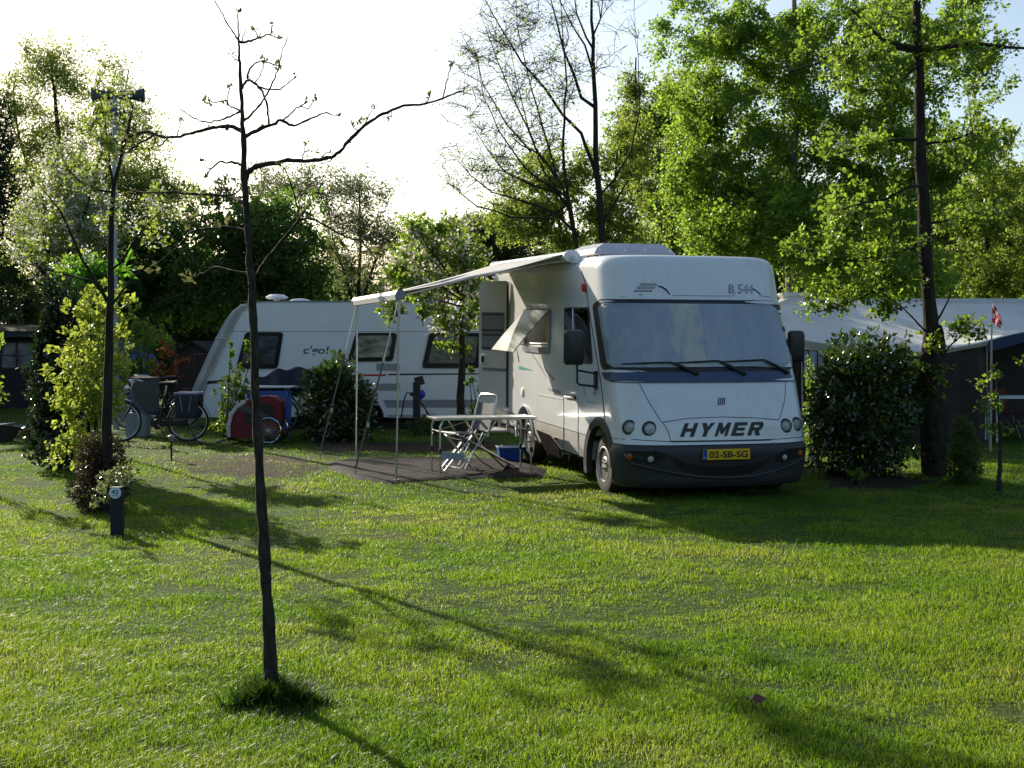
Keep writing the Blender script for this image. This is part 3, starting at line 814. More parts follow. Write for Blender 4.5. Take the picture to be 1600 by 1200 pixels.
lip.tube([bp(*p, .038) for p in [(985, 722), (1010, 729), (1048, 737), (1090, 743.5), (1130, 745), (1170, 743), (1205, 735), (1232, 725), (1252, 713)]], .016, 8)
lip.tube([bp(*p, .034) for p in [(1020, 703.5), (1040, 708), (1052, 713.5), (1070, 721)]], .010, 6)
lip.build('bumper_lip', M['bumper'], mh, smooth=True)
for px, py, r, mm, nm in ((984, 713.5, .042, 'amber', 'indicator'), (1016, 716.5, .036, 'white', 'fog_lamp'), (1222.5, 713.5, .033, 'white', 'fog_lamp'), (1246, 707.5, .036, 'amber', 'indicator')):
    m = frame_at(px, py, .030)
    b_ = MB().lathe([(r + .012, 0), (r + .008, .016), (r, .018)], 22, m, cap=False).build(nm, M['black'], mh, smooth=True)
    MB().lathe([(r, .012), (r * .8, .02), (r * .4, .024), (.001, .025)], 22, m, cap=False).build('lamp_glass', M['amber'] if mm == 'amber' else mat('fog_glass', (.45, .44, .40), .15, var=.1), b_, smooth=True)

# ---------------- near long side
def sidepoly(px, off=.004): return [SP(x, y, off) for x, y in px]
def rrect(v0, v1, z0, z1, r, u, n=5):
    out = []
    for cv, cz, a in ((v1 - r, z1 - r, 0), (v0 + r, z1 - r, 90), (v0 + r, z0 + r, 180), (v1 - r, z0 + r, 270)):
        out += spiral_arc((cv, cz), r, a, a + 90, n, lambda v, z: Vector((u, v, z)))
    return out
def ring_frame(outer, inner, ext):
    mb = MB(); n = len(outer); e = Vector(ext)
    vs = outer + inner + [p + e for p in outer] + [p + e for p in inner]; fs = []
    for i in range(n):
        j = (i + 1) % n
        fs += [(i, j, n + j, n + i), (2 * n + i, 3 * n + i, 3 * n + j, 2 * n + j), (i, 2 * n + i, 2 * n + j, j), (n + i, n + j, 3 * n + j, 3 * n + i)]
    return mb.add(vs, fs)
wf = ring_frame(rrect(WV0, WV1, WZ0, WZ1, .05, -1.155), rrect(WV0 + .07, WV1 - .07, WZ0 + .07, WZ1 - .07, .03, -1.155), (.045, 0, 0)).build('side_window', M['greydecal'], mh)
for va_ in (WV0 + .08, WV1 - .42):       # gathered curtains in the recess
    MB().grid([[(-.86 + .02 * math.sin(k * 1.9), va_ + .32 * k / 21, z) for k in range(22)] for z in (WZ0 + .06, WZ1 - .06)]).build('curtain', M['cream'], wf, smooth=True)
MB().box((-.84, (WV0 + WV1) / 2, (WZ0 + WZ1) / 2), (.01, WV1 - WV0 - .12, WZ1 - WZ0 - .12)).build('inner_panel', mat('beige_board', (.34, .28, .19), .7, var=.15), wf)
MB().box((-.99, (WV0 + WV1) / 2, WZ0 + .10), (.24, WV1 - WV0 - .14, .05)).build('sill', M['white'], wf, bevel=.008)
# the flap, hinged along the top and propped open
bN, bF = None, None
hz = WZ1 - .01
pn = Vector((-1.16, WV0 + .01, hz)); pf_ = Vector((-1.16, WV1 - .13, hz))
ang = R(41); FL = .71
dn = Vector((-math.sin(ang), 0, -math.cos(ang)))
rows = []
for k in range(9):
    t = k / 8; bow = .010 * math.sin(math.pi * t * .9)
    nrm = Vector((-math.cos(ang), 0, math.sin(ang)))
    rows.append([pn.lerp(pf_, j / 10) + dn * FL * t + nrm * bow for j in range(11)])
fl = MB().grid(rows); back = MB().grid([[p - Vector((-math.cos(ang), 0, math.sin(ang))) * .012 for p in r] for r in rows])
fl.add(back.v, back.f)
fp = fl.build('window_flap', mat('milky_flap', (.93, .94, .95), .12, var=.03, coat=.6), mh, smooth=True, fix=False)
for v in (WV0 + .06, WV1 - .06):
    st_ = MB().tube([Vector((-1.15, v, WZ0 + .12)), Vector((-1.16, v, hz)) + dn * FL * .8 - Vector((-math.cos(ang), 0, math.sin(ang))) * .02], .008, 6)
    st_.build('stay', M['alu'], fp)
# cab side window (black frame, divided) and mirror
cwv = [side(882, 481), side(921, 481), side(926, 569), side(882, 563.5)]
cp = [(882.5, 482), (884, 480.5), (918, 480), (920.5, 482), (926, 560), (926, 567), (924, 569), (885, 564), (882.5, 562)]
cs = MB().prism(sidepoly(cp, .010), (.02, 0, 0)).build('cab_window', M['black'], mh)
MB().prism(sidepoly([(884.5, 483), (918.5, 482.5), (923.5, 565), (885, 561.5)], .013), (.002, 0, 0)).build('cab_glass', glassmat('cab_glass', (.05, .055, .06), .02, 1.5), cs)
MB().tube([SP(897, 482, .016), SP(898, 530, .016)], .010, 6).build('window_divider', M['alu'], cs)
def mirror(uc, v, px0, px1, py0, py1, sg):
    a = plane_v(px0, py0, v); b = plane_v(px1, py1, v)
    u0, u1, z1, z0 = a.x, b.x, a.z, b.z
    r = .045; poly = []
    for cu, cz, an in ((u1 - r, z1 - r, 0), (u0 + r, z1 - r, 90), (u0 + r, z0 + r, 180), (u1 - r, z0 + r, 270)):
        poly += spiral_arc((cu, cz), r, an, an + 90, 5, lambda x, z: Vector((x, v, z)))
    c = sum(poly, Vector()) / len(poly)
    mb = MB().loft([[c + (p - c) * f + Vector((0, dy, 0)) for p in poly] for f, dy in ((.72, -.045), (.9, -.035), (1, -.005), (1, .03), (.96, .035))])
    m_ = mb.build('mirror', M['black'], mh, smooth=True)
    MB().loft([[c + (p - c) * f + Vector((0, .037, 0)) for p in poly] for f in (.9, .88)]).build('mirror_glass', M['chrome'], m_)
    return m_, u0, u1, z0, z1
ml, u0, u1, z0_, z1_ = mirror(-1.42, .80, 882, 912.5, 515, 570.5, -1)
uc = plane_v(901, 590, .80)
arm = MB()
A = plane_v(901.5, 569, .82); B = plane_v(902, 598, .82); Cc = plane_v(905, 601, .84); E = Vector((-1.15, .98, plane_v(925, 604, .98).z)); E2 = Vector((-1.15, .98, plane_v(925, 584, .98).z)); D2 = plane_v(905, 579, .84)
arm.tube([A, B, Cc, E], .013, 8); arm.tube([D2 + Vector((-.02, 0, 0)), D2, E2], .012, 8)
arm.box((E + E2) / 2 + Vector((.01, 0, 0)), (.05, .07, abs(E.z - E2.z) + .06))
arm.tube([E + Vector((0, 0, -.02)), E + Vector((-.02, -.02, -.09)), E + Vector((.02, 0, -.10)), E + Vector((.03, 0, -.02))], .006, 6)
arm.build('mirror_arm', M['black'], ml, smooth=True)
mr, u0, u1, z0_, z1_ = mirror(1.33, .80, 1232.5, 1255.5, 516.5, 566, 1)
MB().tube([Vector(((u0 + u1) / 2, .82, z0_ + .02)), Vector(((u0 + u1) / 2 - .02, .84, z0_ - .16)), Vector((1.10, .95, z0_ - .2))], .013, 8).build('mirror_arm', M['black'], mr, smooth=True)
# trims, cab door outline, handles, flaps, marks
ol = MB()
for pts in ([(880.5, 618), (881.5, 655), (880, 690), (878, 716)], [(880.5, 618), (886, 616), (900, 619), (903.5, 623), (903.5, 655), (903, 690), (905, 715)]):
    ol.tube([SP(x, y, .001) for x, y in pts], .005, 5)
ol.build('hatch_outline', M['greydecal'], mh)
hd = MB(); 
for a, b in (((884, 619.5), (900, 621.5)),):
    hd.tube([SP(*a, .012), SP(*b, .012)], .018, 8)
hd.build('door_handle', M['black'], mh, smooth=True)
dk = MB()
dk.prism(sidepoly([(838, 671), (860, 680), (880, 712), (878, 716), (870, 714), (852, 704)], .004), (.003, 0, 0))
dk.build('skirt_shadow_patch', mat('painted_skirt_shadow', (.024, .022, .021), 1., spec=0., var=.2), mh)  # dark patch painted on the skirt where a shadow falls
for q_ in ([(811, 571), (834, 579), (811, 577)], [(916, 625.5), (937, 630.5), (918, 628.5)], [(888, 616), (899, 618.5), (898, 619.5), (890, 618)]): fan(MB(), sidepoly(q_, .004)).build('teal_flash', M['teal'], mh, fix=False)
def decal(mb, fx=True): mb.build('side_decal', M['greydecal'], mh, fix=False)
gl_ = MB(); gl_.tube([SP(846, 556, .001), SP(853, 578, .001), SP(866, 593, .001)], [.006, .012, .018], 5); decal(gl_)
gl_ = MB(); gl_.tube([SP(806, 540, .001), SP(810, 558, .001), SP(811, 566, .001)], [.005, .010, .006], 5); decal(gl_)
gl_ = MB(); gl_.tube([SP(842, 617, .001), SP(880, 624, .001)], .006, 5); decal(gl_); gl_ = MB()
v2, fs = text2d('Hymermobil', .0, .012)
a0, a1, b0, b1 = side(857, 612), side(876, 617), side(857, 605), side(876, 609.5)
gl_.add([Vector((-1.139, (a0[0] * (1 - x) + a1[0] * x), (a0[1] * (1 - x) + a1[1] * x) * (1 - y) + (b0[1] * (1 - x) + b1[1] * x) * y)) for x, y in v2], fs).build('side_lettering', M['greydecal'], mh, fix=False)
gl_ = MB(); gl_.tube([SP(912, 604, .001), SP(914, 612, .001), SP(916, 620, .001)], .008, 5)
gl_.build('side_decal', M['greydecal'], mh, fix=False)
def side_disc(px, py, r, m, name, thick=.012):
    p = SP(px, py, 0); mx = Matrix.Translation(p) @ Matrix.Rotation(R(-90), 4, 'Y')
    return MB().lathe([(r, -.002), (r, thick * .7), (r * .85, thick), (.001, thick)], 20, mx, cap=False).build(name, m, mh, smooth=True)
side_disc(817, 613, .065, M['white'], 'filler_cap', .018); 
side_disc(890, 715, .04, M['black'], 'lock')
p = SP(869, 685, .008); MB().box(p, (.018, .10, .035)).build('marker_lamp', M['amber'], mh, bevel=.006)
p = SP(943.5, 664, .008); s, z = solve(943.5, 664.5, -1.05); MB().box(S(s, z, .008), (.018, .05, .05)).build('side_marker', M['red'], mh, bevel=.006)
s, z = solve(915, 449.5, -1.0); MB().box(S(s, z, .022), (.05, .05, .10)).build('clearance_lamp', M['red'], mh, bevel=.012)
# entrance door, open on its front hinge
hg = Vector((-1.15, DV0, 0)); da = R(27)
ax = Vector((-math.sin(da), math.cos(da), 0)); nn = Vector((-math.cos(da), -math.sin(da), 0))
def dpt(x, z, o=0.): return hg + ax * x + nn * o + Vector((0, 0, z))
DW = DV1 - DV0
poly = []
for cx, cz, a, r in ((DW - .09, DZ1 - .09, 0, .09), (.04, DZ1 - .04, 90, .04), (.04, DZ0 + .04, 180, .04), (DW - .09, DZ0 + .09, 270, .09)):
    poly += spiral_arc((cx, cz), r, a, a + 90, 5, lambda x, z: dpt(x, z))
door = MB().prism(poly, nn * -.035).build('entrance_door', M['paint_side'], mh)
MB().prism([dpt(.07, 1.50, .003), dpt(DW - .07, 1.50, .003), dpt(DW - .07, 2.05, .003), dpt(.07, 2.05, .003)], nn * .006).build('door_window', M['greydecal'], door)
for zz in (1.53, 1.72, 1.79, 2.02): MB().box(dpt(DW / 2, zz, .013), (.012, DW - .16, .02), Matrix.Rotation(da, 3, 'Z')).build('blind_slat', M['line'], door)
MB().box(dpt(DW - .11, 1.36, .012), (.016, .10, .15), Matrix.Rotation(da, 3, 'Z')).build('handle_plate', M['white'], door, bevel=.006)
MB().box(dpt(DW - .115, 1.36, .02), (.02, .06, .10), Matrix.Rotation(da, 3, 'Z')).build('handle', M['black'], door, bevel=.006)
MB().box(dpt(DW * .45, 1.22, .006), (.008, DW - .1, .04), Matrix.Rotation(da, 3, 'Z')).build('door_stripe', M['greydecal'], door)
MB().tube([dpt(0, DZ0 + .03, .004), dpt(0, DZ1 - .03, .004)], .014, 6).build('hinge', M['line'], door)
# folding step below the door
stp = MB().box((-1.27, 5.2, .34), (.34, .56, .03)).box((-1.12, 5.0, .44), (.04, .03, .2)).box((-1.12, 5.45, .44), (.04, .03, .2)).build('entrance_step', M['skirt'], mh, bevel=.006)
# roof hatch
rb = [plane_v(x, y, 3.2) for x, y in ((918, 396), (1052, 396))]
z0r = 2.71
hx0, hx1, hy0, hy1 = -.93, .13, 1.75, 2.9
hat = MB().loft([[Vector((x, y, z)) for x, y in ((a, c), (b, c), (b, d), (a, d))] for a, b, c, d, z in
    ((hx0 + .02, hx1 - .02, hy0, hy1, z0r + .035), (hx0, hx1, hy0 - .02, hy1, z0r + .05), (hx0 + .05, hx1 - .05, hy0 + .03, hy1 - .05, z0r + .115), (hx0 + .18, hx1 - .12, hy0 + .16, hy1 - .14, z0r + .185))]).build('roof_hatch', mat('milky_acrylic', (.52, .50, .54), .25, var=.06), mh, bevel=.012)
hb = MB().box(((hx0 + hx1) / 2, (hy0 + hy1) / 2, z0r + .015), (hx1 - hx0 - .1, hy1 - hy0 - .08, .05)).build('hatch_frame', M['black'], hat)
for x_ in (hx0 + .08, hx0 + .4, hx1 - .4, hx1 - .08): MB().box((x_, hy0 + .02, z0r + .06), (.02, .03, .10)).build('hatch_clip', M['white'], hat)

# ---------------- awning
CV0, CV1 = 2.08, 5.75
ca = []
for a in range(0, 360, 20): ca.append((-1.10 + .085 * math.cos(R(a)) * 1.1, 2.735 + .065 * math.sin(R(a))))
RN = MI @ P(625, 461, 15.5); RF = MI @ P(557, 471.5, 18.2)
n_ = 14; gp = []
for i in range(n_ + 1):
    t = i / n_; a_ = Vector((-1.16, CV0 + .06 + (CV1 - CV0 - .42) * t, 2.77))
    b_ = RN.lerp(RF, t) + Vector((.03, 0, .045)); row = []
    for j in range(13):
        u = j / 12; p = a_.lerp(b_, u); p.z -= (.06 * math.sin(math.pi * u)) * (.55 + .45 * math.sin(math.pi * t)) + .006 * math.sin(t * 40) * u * (1 - u); row.append(p)
    gp.append(row)
def fabricmat():
    m, nt, b, o = _nt('awning_fabric')
    b.inputs['Base Color'].default_value = (.62, .61, .58, 1); b.inputs['Roughness'].default_value = .75
    tc = N(nt, 'ShaderNodeTexCoord'); nz = N(nt, 'ShaderNodeTexNoise', Scale=5.0, Detail=5.0)
    nt.links.new(tc.outputs['Object'], nz.inputs[0]); rp = ramp(nt, [(.3, (.54, .54, .50)), (.7, (.66, .65, .62))]); nt.links.new(nz.outputs[0], rp.inputs[0]); nt.links.new(rp.outputs[0], b.inputs[0])
    t = N(nt, 'ShaderNodeBsdfTranslucent'); t.inputs[0].default_value = (.03, .07, .065, 1)
    mx = N(nt, 'ShaderNodeMixShader'); mx.inputs[0].default_value = .25
    nt.links.new(b.outputs[0], mx.inputs[1]); nt.links.new(t.outputs[0], mx.inputs[2]); nt.links.new(mx.outputs[0], o.inputs[0])
    return m
aw = MB().grid(gp).build('awning', fabricmat(), mh, smooth=True)
so2 = aw.modifiers.new('thick', 'SOLIDIFY'); so2.thickness = .004
MB().prism([Vector((u, CV0, z)) for u, z in ca], (0, CV1 - CV0, 0)).build('cassette', M['cassette'], aw, smooth=True)
for v in (CV0 - .02, CV1 + .0): MB().prism([Vector((-1.10 + (u + 1.10) * 1.15, v, 2.73 + (z - 2.73) * 1.2)) for u, z in ca], (0, .045, 0)).build('cassette_end', M['white'], aw, bevel=.01)
MB().box((-1.06, 2.0, 2.69), (.10, .18, .09)).build('cassette_bracket', M['white'], aw, bevel=.01)
rd = (RF - RN).normalized()
rl = MB(); sx = rd.cross(Vector((0, 0, 1))).normalized()
prof = [(-.05, -.055), (.05, -.05), (.055, .03), (.02, .06), (-.035, .055), (-.06, .01)]
rl.prism([RN + sx * a_ + Vector((0, 0, b_)) for a_, b_ in prof], RF - RN)
rl.build('front_rail', M['cassette'], aw, smooth=True)
for p in (RN - rd * .03, RF - rd * .01): MB().prism([p + sx * a_ * 1.1 + Vector((0, 0, b_ * 1.1)) for a_, b_ in prof], rd * .04).build('rail_end', M['greydecal'], aw)
def leg(top, foot):
    l = MB().tube([top, top.lerp(foot, .55)], .016, 8).tube([top.lerp(foot, .5), foot], .0125, 8)
    l.box(foot + Vector((0, 0, .01)), (.06, .06, .02)).box(top.lerp(foot, .53), (.04, .04, .07))
    l.build('support_leg', M['alu'], aw, smooth=True)
FN = P(619, 752, 15.55); FN.z = gz(FN.x, FN.y) + .015; FF = P(556, 700, 18.05); FF.z = gz(FF.x, FF.y) + .012
leg(RN + rd * .04 + Vector((0, 0, -.05)), MI @ FN); leg(RF - rd * .05 + Vector((0, 0, -.05)), MI @ FF)
# folding arms under the fabric
for v0, t in ((CV0 + .25, .10), (CV1 - .5, .90)):
    a_ = Vector((-1.18, v0, 2.70)); b_ = RN.lerp(RF, t) + Vector((.04, 0, -.01)); k = a_.lerp(b_, .5) + Vector((0, .55 * (1 if t < .5 else -1), .02))
    MB().tube([a_, k], .02, 6).tube([k, b_], .017, 6).build('folding_arm', M['alu'], aw, smooth=True)
NEAR_RAIL_W = MX @ RN; FAR_RAIL_W = MX @ RF
# ------------------------------------------------------------------ ground sheet and camping furniture
matpts = [G(508, 722), G(560, 717), G(700, 716), G(800, 718), G(856, 733), G(852, 747), G(700, 750), G(610, 757), G(556, 752), G(520, 735)]
rng = random.Random(3)
mc = sum(matpts, Vector()) / len(matpts); rows = []
for k in range(13):
    f = k / 12; row = []
    for i, p in enumerate(matpts + matpts[:1]):
        q = (matpts + matpts[:1] + matpts[1:2])[i + 1]
        for t in (0, .34, .67):
            v = p.lerp(q, t); v = mc + (v - mc) * f
            row.append(Vector((v.x, v.y, gz(v.x, v.y) + .030 + (.012 * mnoise.noise(Vector((v.x * 3, v.y * 3, 1))) + .008 * mnoise.noise(Vector((v.x * 9, v.y * 9, 4))) if k < 12 else -.04))))
    rows.append(row)
mt = mat('groundsheet_weave', (.034, .031, .028), .85, spec=.12, var=.3, scale=3, bump=.6, bscale=40, col2=(.015, .014, .013))
gs = MB().grid(rows).build('ground_sheet', mt, smooth=True, fix=False); tag(gs, 'dark brown woven ground sheet spread on the grass under the awning', 'ground sheet')

ra = Matrix.Rotation
# folding table, square to the motorhome
tb = thing('folding_table', 'grey topped folding table with tubular legs on the ground sheet beside the motorhome', 'table', G(752, 740), TH)
TZ = .72
a_, b_ = .64, .30
MB().box((-a_ / 2 - .002, 0, TZ), (a_ - .004, b_ * 2, .022)).box((a_ / 2 + .002, 0, TZ), (a_ - .004, b_ * 2, .022)).build('table_top', mat('table_top', (.45, .45, .43), .35, var=.06, scale=10), tb, bevel=.004)
e = MB()
for x in (-a_ - .004, a_ + .004): e.box((x, 0, TZ), (.014, b_ * 2 + .02, .032))
for y in (-b_ - .004, b_ + .004): e.box((0, y, TZ), (2 * a_, .014, .032))
e.build('edge_rim', M['alu'], tb, bevel=.004)
for sx in (-1, 1):
    for sy in (-1, 1):
        l = MB().tube([(sx * (a_ - .09), sy * (b_ - .05), TZ - .012), (sx * (a_ - .05), sy * (b_ - .04), TZ - .10), (sx * (a_ - .05), sy * (b_ - .04), .30)], .013, 8).tube([(sx * (a_ - .05), sy * (b_ - .04), .34), (sx * (a_ - .05), sy * (b_ - .04), .02)], .010, 8).build('leg', M['alu'], tb, smooth=True)
        MB().box((sx * (a_ - .05), sy * (b_ - .04), .315), (.036, .036, .07)).box((sx * (a_ - .05), sy * (b_ - .04), .012), (.034, .034, .024)).build('leg_clamp', M['black'], l, bevel=.005)
e = MB()
for sx in (-1, 1): e.tube([(sx * (a_ - .05), -b_ + .04, TZ - .16), (sx * (a_ - .05), b_ - .04, TZ - .16)], .009, 6)
for sx in (-1, 1): e.tube([(sx * (a_ - .05), 0, TZ - .16), (sx * .12, 0, TZ - .03)], .007, 6)
e.build('brace', M['alu'], tb, smooth=True)

mesh_cloth = mat('grey_mesh_cloth', (.17, .17, .19), .7, var=.1, scale=20, bump=.2, bscale=200)
# reclining chair: faces left of the camera; local +x is forward
cp = base_at(748, 17.15); ch = thing('reclining_chair', 'silver framed reclining camping chair with tall grey mesh back behind the folding table', 'chair', cp, R(212))
sw = .225
def both(mb, pts, r):
    for s in (-1, 1): mb.tube([(x, s * sw, z) for x, z in pts], r, 8)
MB().tube([(.0, -sw, .42), (-.05, -sw, .60), (-.13, -sw, .90), (-.15, -sw + .04, .96), (-.152, 0, .97), (-.15, sw - .04, .96), (-.13, sw, .90), (-.05, sw, .60), (.0, sw, .42)], .014, 8).build('back_frame', M['alu'], ch, smooth=True)
MB().grid([[(-.035 - .090 * t, s * (sw - .015), .50 + .36 * t - .012 * math.cos(s * 1.5)) for s in (-1, -.5, 0, .5, 1)] for t in [k / 8 for k in range(9)]]).build('backrest', mesh_cloth, ch, smooth=True)
MB().grid([[(.0 + .46 * t, s * (sw - .015), .44 + .03 * t - .02 * math.cos(s * 1.5)) for s in (-1, -.5, 0, .5, 1)] for t in [k / 6 for k in range(7)]]).build('seat', mesh_cloth, ch, smooth=True)
sf = MB(); both(sf, [(-.02, .44), (.47, .475)], .013); sf.tube([(.47, -sw, .475), (.47, sw, .475)], .013, 8); sf.build('seat_frame', M['alu'], ch, smooth=True)
for s in (-1, 1):
    MB().tube([(.36, s * (sw + .02), .66), (.10, s * (sw + .02), .30), (-.22, s * (sw + .02), .02)], .012, 8).build('leg', M['alu'], ch, smooth=True)
    MB().tube([(-.12, s * (sw + .02), .62), (.16, s * (sw + .02), .30), (.42, s * (sw + .02), .02)], .012, 8).build('leg', M['alu'], ch, smooth=True)
    MB().box((.14, s * (sw + .02), .675), (.50, .05, .03)).build('armrest', M['black'], ch, bevel=.01)
x = MB()
for px_, z_ in ((-.22, .02), (.42, .02)): x.tube([(px_, -sw - .02, z_), (px_, sw + .02, z_)], .012, 8)
x.build('stretcher', M['alu'], ch, smooth=True)

# folding stool with pale footrest cloth
fp_ = base_at(716, 16.75); fs_ = thing('folding_stool', 'low folding footstool with pale blue sling under the left half of the table', 'stool', fp_, R(8))
w_ = .21
for sy in (-1, 1):
    MB().tube([(-.20, sy * w_, .015), (.16, sy * w_, .46)], .012, 8).build('leg', M['alu'], fs_, smooth=True)
    MB().tube([(.20, sy * w_ * .9, .015), (-.16, sy * w_ * .9, .46)], .012, 8).build('leg', M['alu'], fs_, smooth=True)
x = MB()
for px_, z_, k in ((-.20, .015, 1), (.20, .015, .9), (.16, .46, 1), (-.16, .46, .9)): x.tube([(px_, -w_ * k, z_), (px_, w_ * k, z_)], .011, 8)
x.build('crossbar', M['alu'], fs_, smooth=True)
MB().grid([[(-.16 + .32 * t, s * w_ * .86, .465 - .05 * math.sin(math.pi * t)) for s in (-1, 0, 1)] for t in [k / 8 for k in range(9)]]).build('sling_seat', mesh_cloth, fs_, smooth=True)
MB().box((-.10, -.225, .21), (.32, .010, .09), Matrix.Rotation(R(6), 3, 'Y')).build('side_panel', mat('pale_blue_cloth', (.36, .43, .52), .7, var=.08), fs_)

# tan folded deck chair lying at a slant behind the stool
dp = base_at(752, 16.9); dk = thing('folded_deck_chair', 'tan cloth folding lounger half folded under the right half of the table', 'lounger', dp, R(12))
MB().grid([[( -.30 + .66 * t, s * .22, .44 - .36 * t - .02 * math.cos(s * 1.5)) for s in (-1, -.5, 0, .5, 1)] for t in [k / 8 for k in range(9)]]).build('sling', mat('tan_cloth', (.20, .115, .055), .8, var=.15, scale=6), dk, smooth=True)
x = MB()
for s in (-1, 1):
    x.tube([(-.34, s * .235, .47), (.44, s * .235, .03)], .013, 8)
    x.tube([(-.02, s * .25, .50), (-.26, s * .25, .03), ], .011, 8)
x.tube([(-.34, -.235, .47), (-.34, .235, .47)], .012, 8).tube([(.44, -.235, .03), (.47, 0, .025), (.44, .235, .03)], .012, 8)
x.build('frame', M['alu'], dk, smooth=True)
# blue tub
tp = base_at(797, 17.9); tu = thing('washing_up_tub', 'blue plastic tub standing by the rear wheel of the motorhome', 'tub', tp, R(10))
bl_ = mat('blue_plastic', (.012, .075, .40), .35, var=.12)
out = [(.155, .115, .0), (.175, .13, .19), (.185, .14, .20), (.165, .125, .19), (.145, .105, .015)]
def rr_(a, b, z): return [Vector((a * sx_, b * sy_, z)) for sx_, sy_ in ((-1, -.8), (-.85, -1), (.85, -1), (1, -.8), (1, .8), (.85, 1), (-.85, 1), (-1, .8))]
MB().loft([rr_(*q) for q in out]).build('tub_body', bl_, tu)
MB().loft([rr_(a, b, z) for a, b, z in ((.187, .142, .19), (.190, .145, .205), (.17, .128, .208), (.168, .126, .196))], cap=False).build('rim', mat('pale_blue_plastic', (.35, .47, .58), .4, var=.1), tu)
bo = MB().lathe([(.001, .0), (.032, .0), (.034, .12), (.03, .15), (.012, .18), (.012, .20), (.001, .20)], 14, Matrix.Translation(tp + Vector((-.12, .02, .018))), cap=False).build('bottle', M['white'], None, smooth=True)
tag(bo, 'white squeezy bottle standing in the blue tub', 'bottle')

# guy straps of the awning
def strap(top, mid, peg, label):
    r = thing('guy_strap', label, 'strap', peg, 0, 'tension straps of the awning')
    L = lambda p: p - peg
    MB().tube([L(top), L(mid)], .009, 5).build('spring_cord', M['white'], r)
    MB().tube([L(mid), L(peg) + Vector((0, 0, .10))], .013, 6).build('webbing', mat('grey_webbing', (.16, .16, .15), .8, var=.15), r)
    MB().tube([L(peg) + Vector((0, 0, .10)), L(peg) + Vector((0, 0, .04)), L(peg) + Vector((.01, 0, -.03))], .011, 6).box(L(mid), (.03, .03, .07)).box(L(mid.lerp(peg, .55)), (.03, .03, .06)).build('buckle', M['alu'], r)
FRt, NRt = FAR_RAIL_W + Vector((0, 0, -.06)), NEAR_RAIL_W + Vector((-.02, 0, -.06))
pk = base_at(500, 18.35)
strap(FRt, FRt.lerp(pk, .30), pk, 'pale tension strap running from the far awning corner past the dark laurel to a peg')
pk = base_at(555, 16.15)
strap(NRt, NRt.lerp(pk, .33), pk, 'grey tension strap running from the near awning corner to a peg by the ground sheet')

# ------------------------------------------------------------------ caravan behind
CD = 24.7
KX = CD / FPX
def cv(px, py): q = P(px, py, CD); return (q.x, q.z)
ca_o = base_at(560, CD)
cr = thing('touring_caravan', 'white touring caravan with clear sheet over its sloping nose standing side on behind the laurel', 'caravan', ca_o)
def cl(px, py, y=0.): x, z = cv(px, py); return Vector((x - ca_o.x, y, z - ca_o.z))
prof = [(306, 652), (309, 640), (322, 606), (340, 566), (356, 532), (368, 506), (377, 490), (386, 480), (397, 474), (412, 471), (440, 470), (760, 470), (812, 470), (818, 474), (824, 600), (824, 652)]
cb = MB().prism([cl(*p) for p in prof], (0, 2.15, 0)).build('caravan_body', mat('caravan_paint', (.78, .78, .79), .35, var=.04, scale=2), cr, smooth=True)
cut(cb, [MB().lathe([(.50, -.2), (.50, .5)], 30, Matrix.Translation(cl(559, 657)) @ Matrix.Rotation(R(-90), 4, 'X'))])
MB().box(cl(565, 664, 1.1), (4.6, 1.9, .12)).build('chassis', M['under'], cr)
mx = Matrix.Translation(Vector((cl(559, 0).x, .12, .33))) @ Matrix.Rotation(R(90), 4, 'X')
wt = MB().lathe([(.19, -.08), (.30, -.09), (.33, -.06), (.33, .06), (.30, .09), (.20, .085), (.19, .05)], 32, mx).build('wheel', M['dirtrubber'], cr, smooth=True)
MB().lathe([(.195, .05), (.195, .085), (.17, .06), (.08, .085), (.001, .09)], 32, mx, cap=False).build('rim', M['rim'], wt, smooth=True)
MB().prism([cl(540, 655, -.004)] + [cl(559 + 41.5 * math.cos(R(a)), 657 - 41.5 * math.sin(R(a)), -.004) for a in range(176, 0, -8)] + [cl(578, 655, -.004)] + [cl(559 + 38 * math.cos(R(a)), 657 - 38 * math.sin(R(a)), -.004) for a in range(2, 180, 8)], (0, .01, 0)).build('arch_lip', M['black'], cr)
def cquad(mb, pts, y=-.003, t=.0025): return mb.prism([cl(px, py, y) for px, py in pts], (0, t, 0))
def rnd(pts, r=6, n=4):
    out = []; m = len(pts)
    for i in range(m):
        p, a, b = (Vector((*pts[i], 0)), Vector((*pts[i - 1], 0)), Vector((*pts[(i + 1) % m], 0)))
        u, v = (a - p).normalized() * r, (b - p).normalized() * r
        for k in range(n + 1):
            t = k / n; q = (1 - t) ** 2 * (p + u) + 2 * t * (1 - t) * p + t * t * (p + v); out.append((q.x, q.y))
    return out
def winmat(name, c1, c2, sc):
    return mat(name, c1, .12, spec=.6, scale=sc, col2=c2, stretch=(1, 1, 2.5))
for nm, q, cc in (('a', [(384, 519), (443, 519), (434, 576), (369, 576)], ((.10, .12, .14), (.014, .017, .018))),
              ('b', [(556, 520), (621, 520), (614, 564), (543, 565)], ((.46, .45, .36), (.07, .08, .06))),  # beige blinds and reflections both put into the pane colour
              ('c', [(671, 520), (757, 520), (750, 575), (659, 575)], ((.26, .27, .22), (.04, .05, .04)))):
    f = cquad(MB(), rnd(q), -.03, .03).build('window', mat('black_acrylic_edge', (.014, .015, .018), .12, var=.1), cr)
    cx = sum(p[0] for p in q) / 4; cy = sum(p[1] for p in q) / 4
    cquad(MB(), rnd([(cx + (x_ - cx) * .80, cy - 1 + (y_ - cy) * .76) for x_, y_ in q], 4), -.033, .003).build('pane', winmat('pane_' + nm, *cc, 3.5), f)
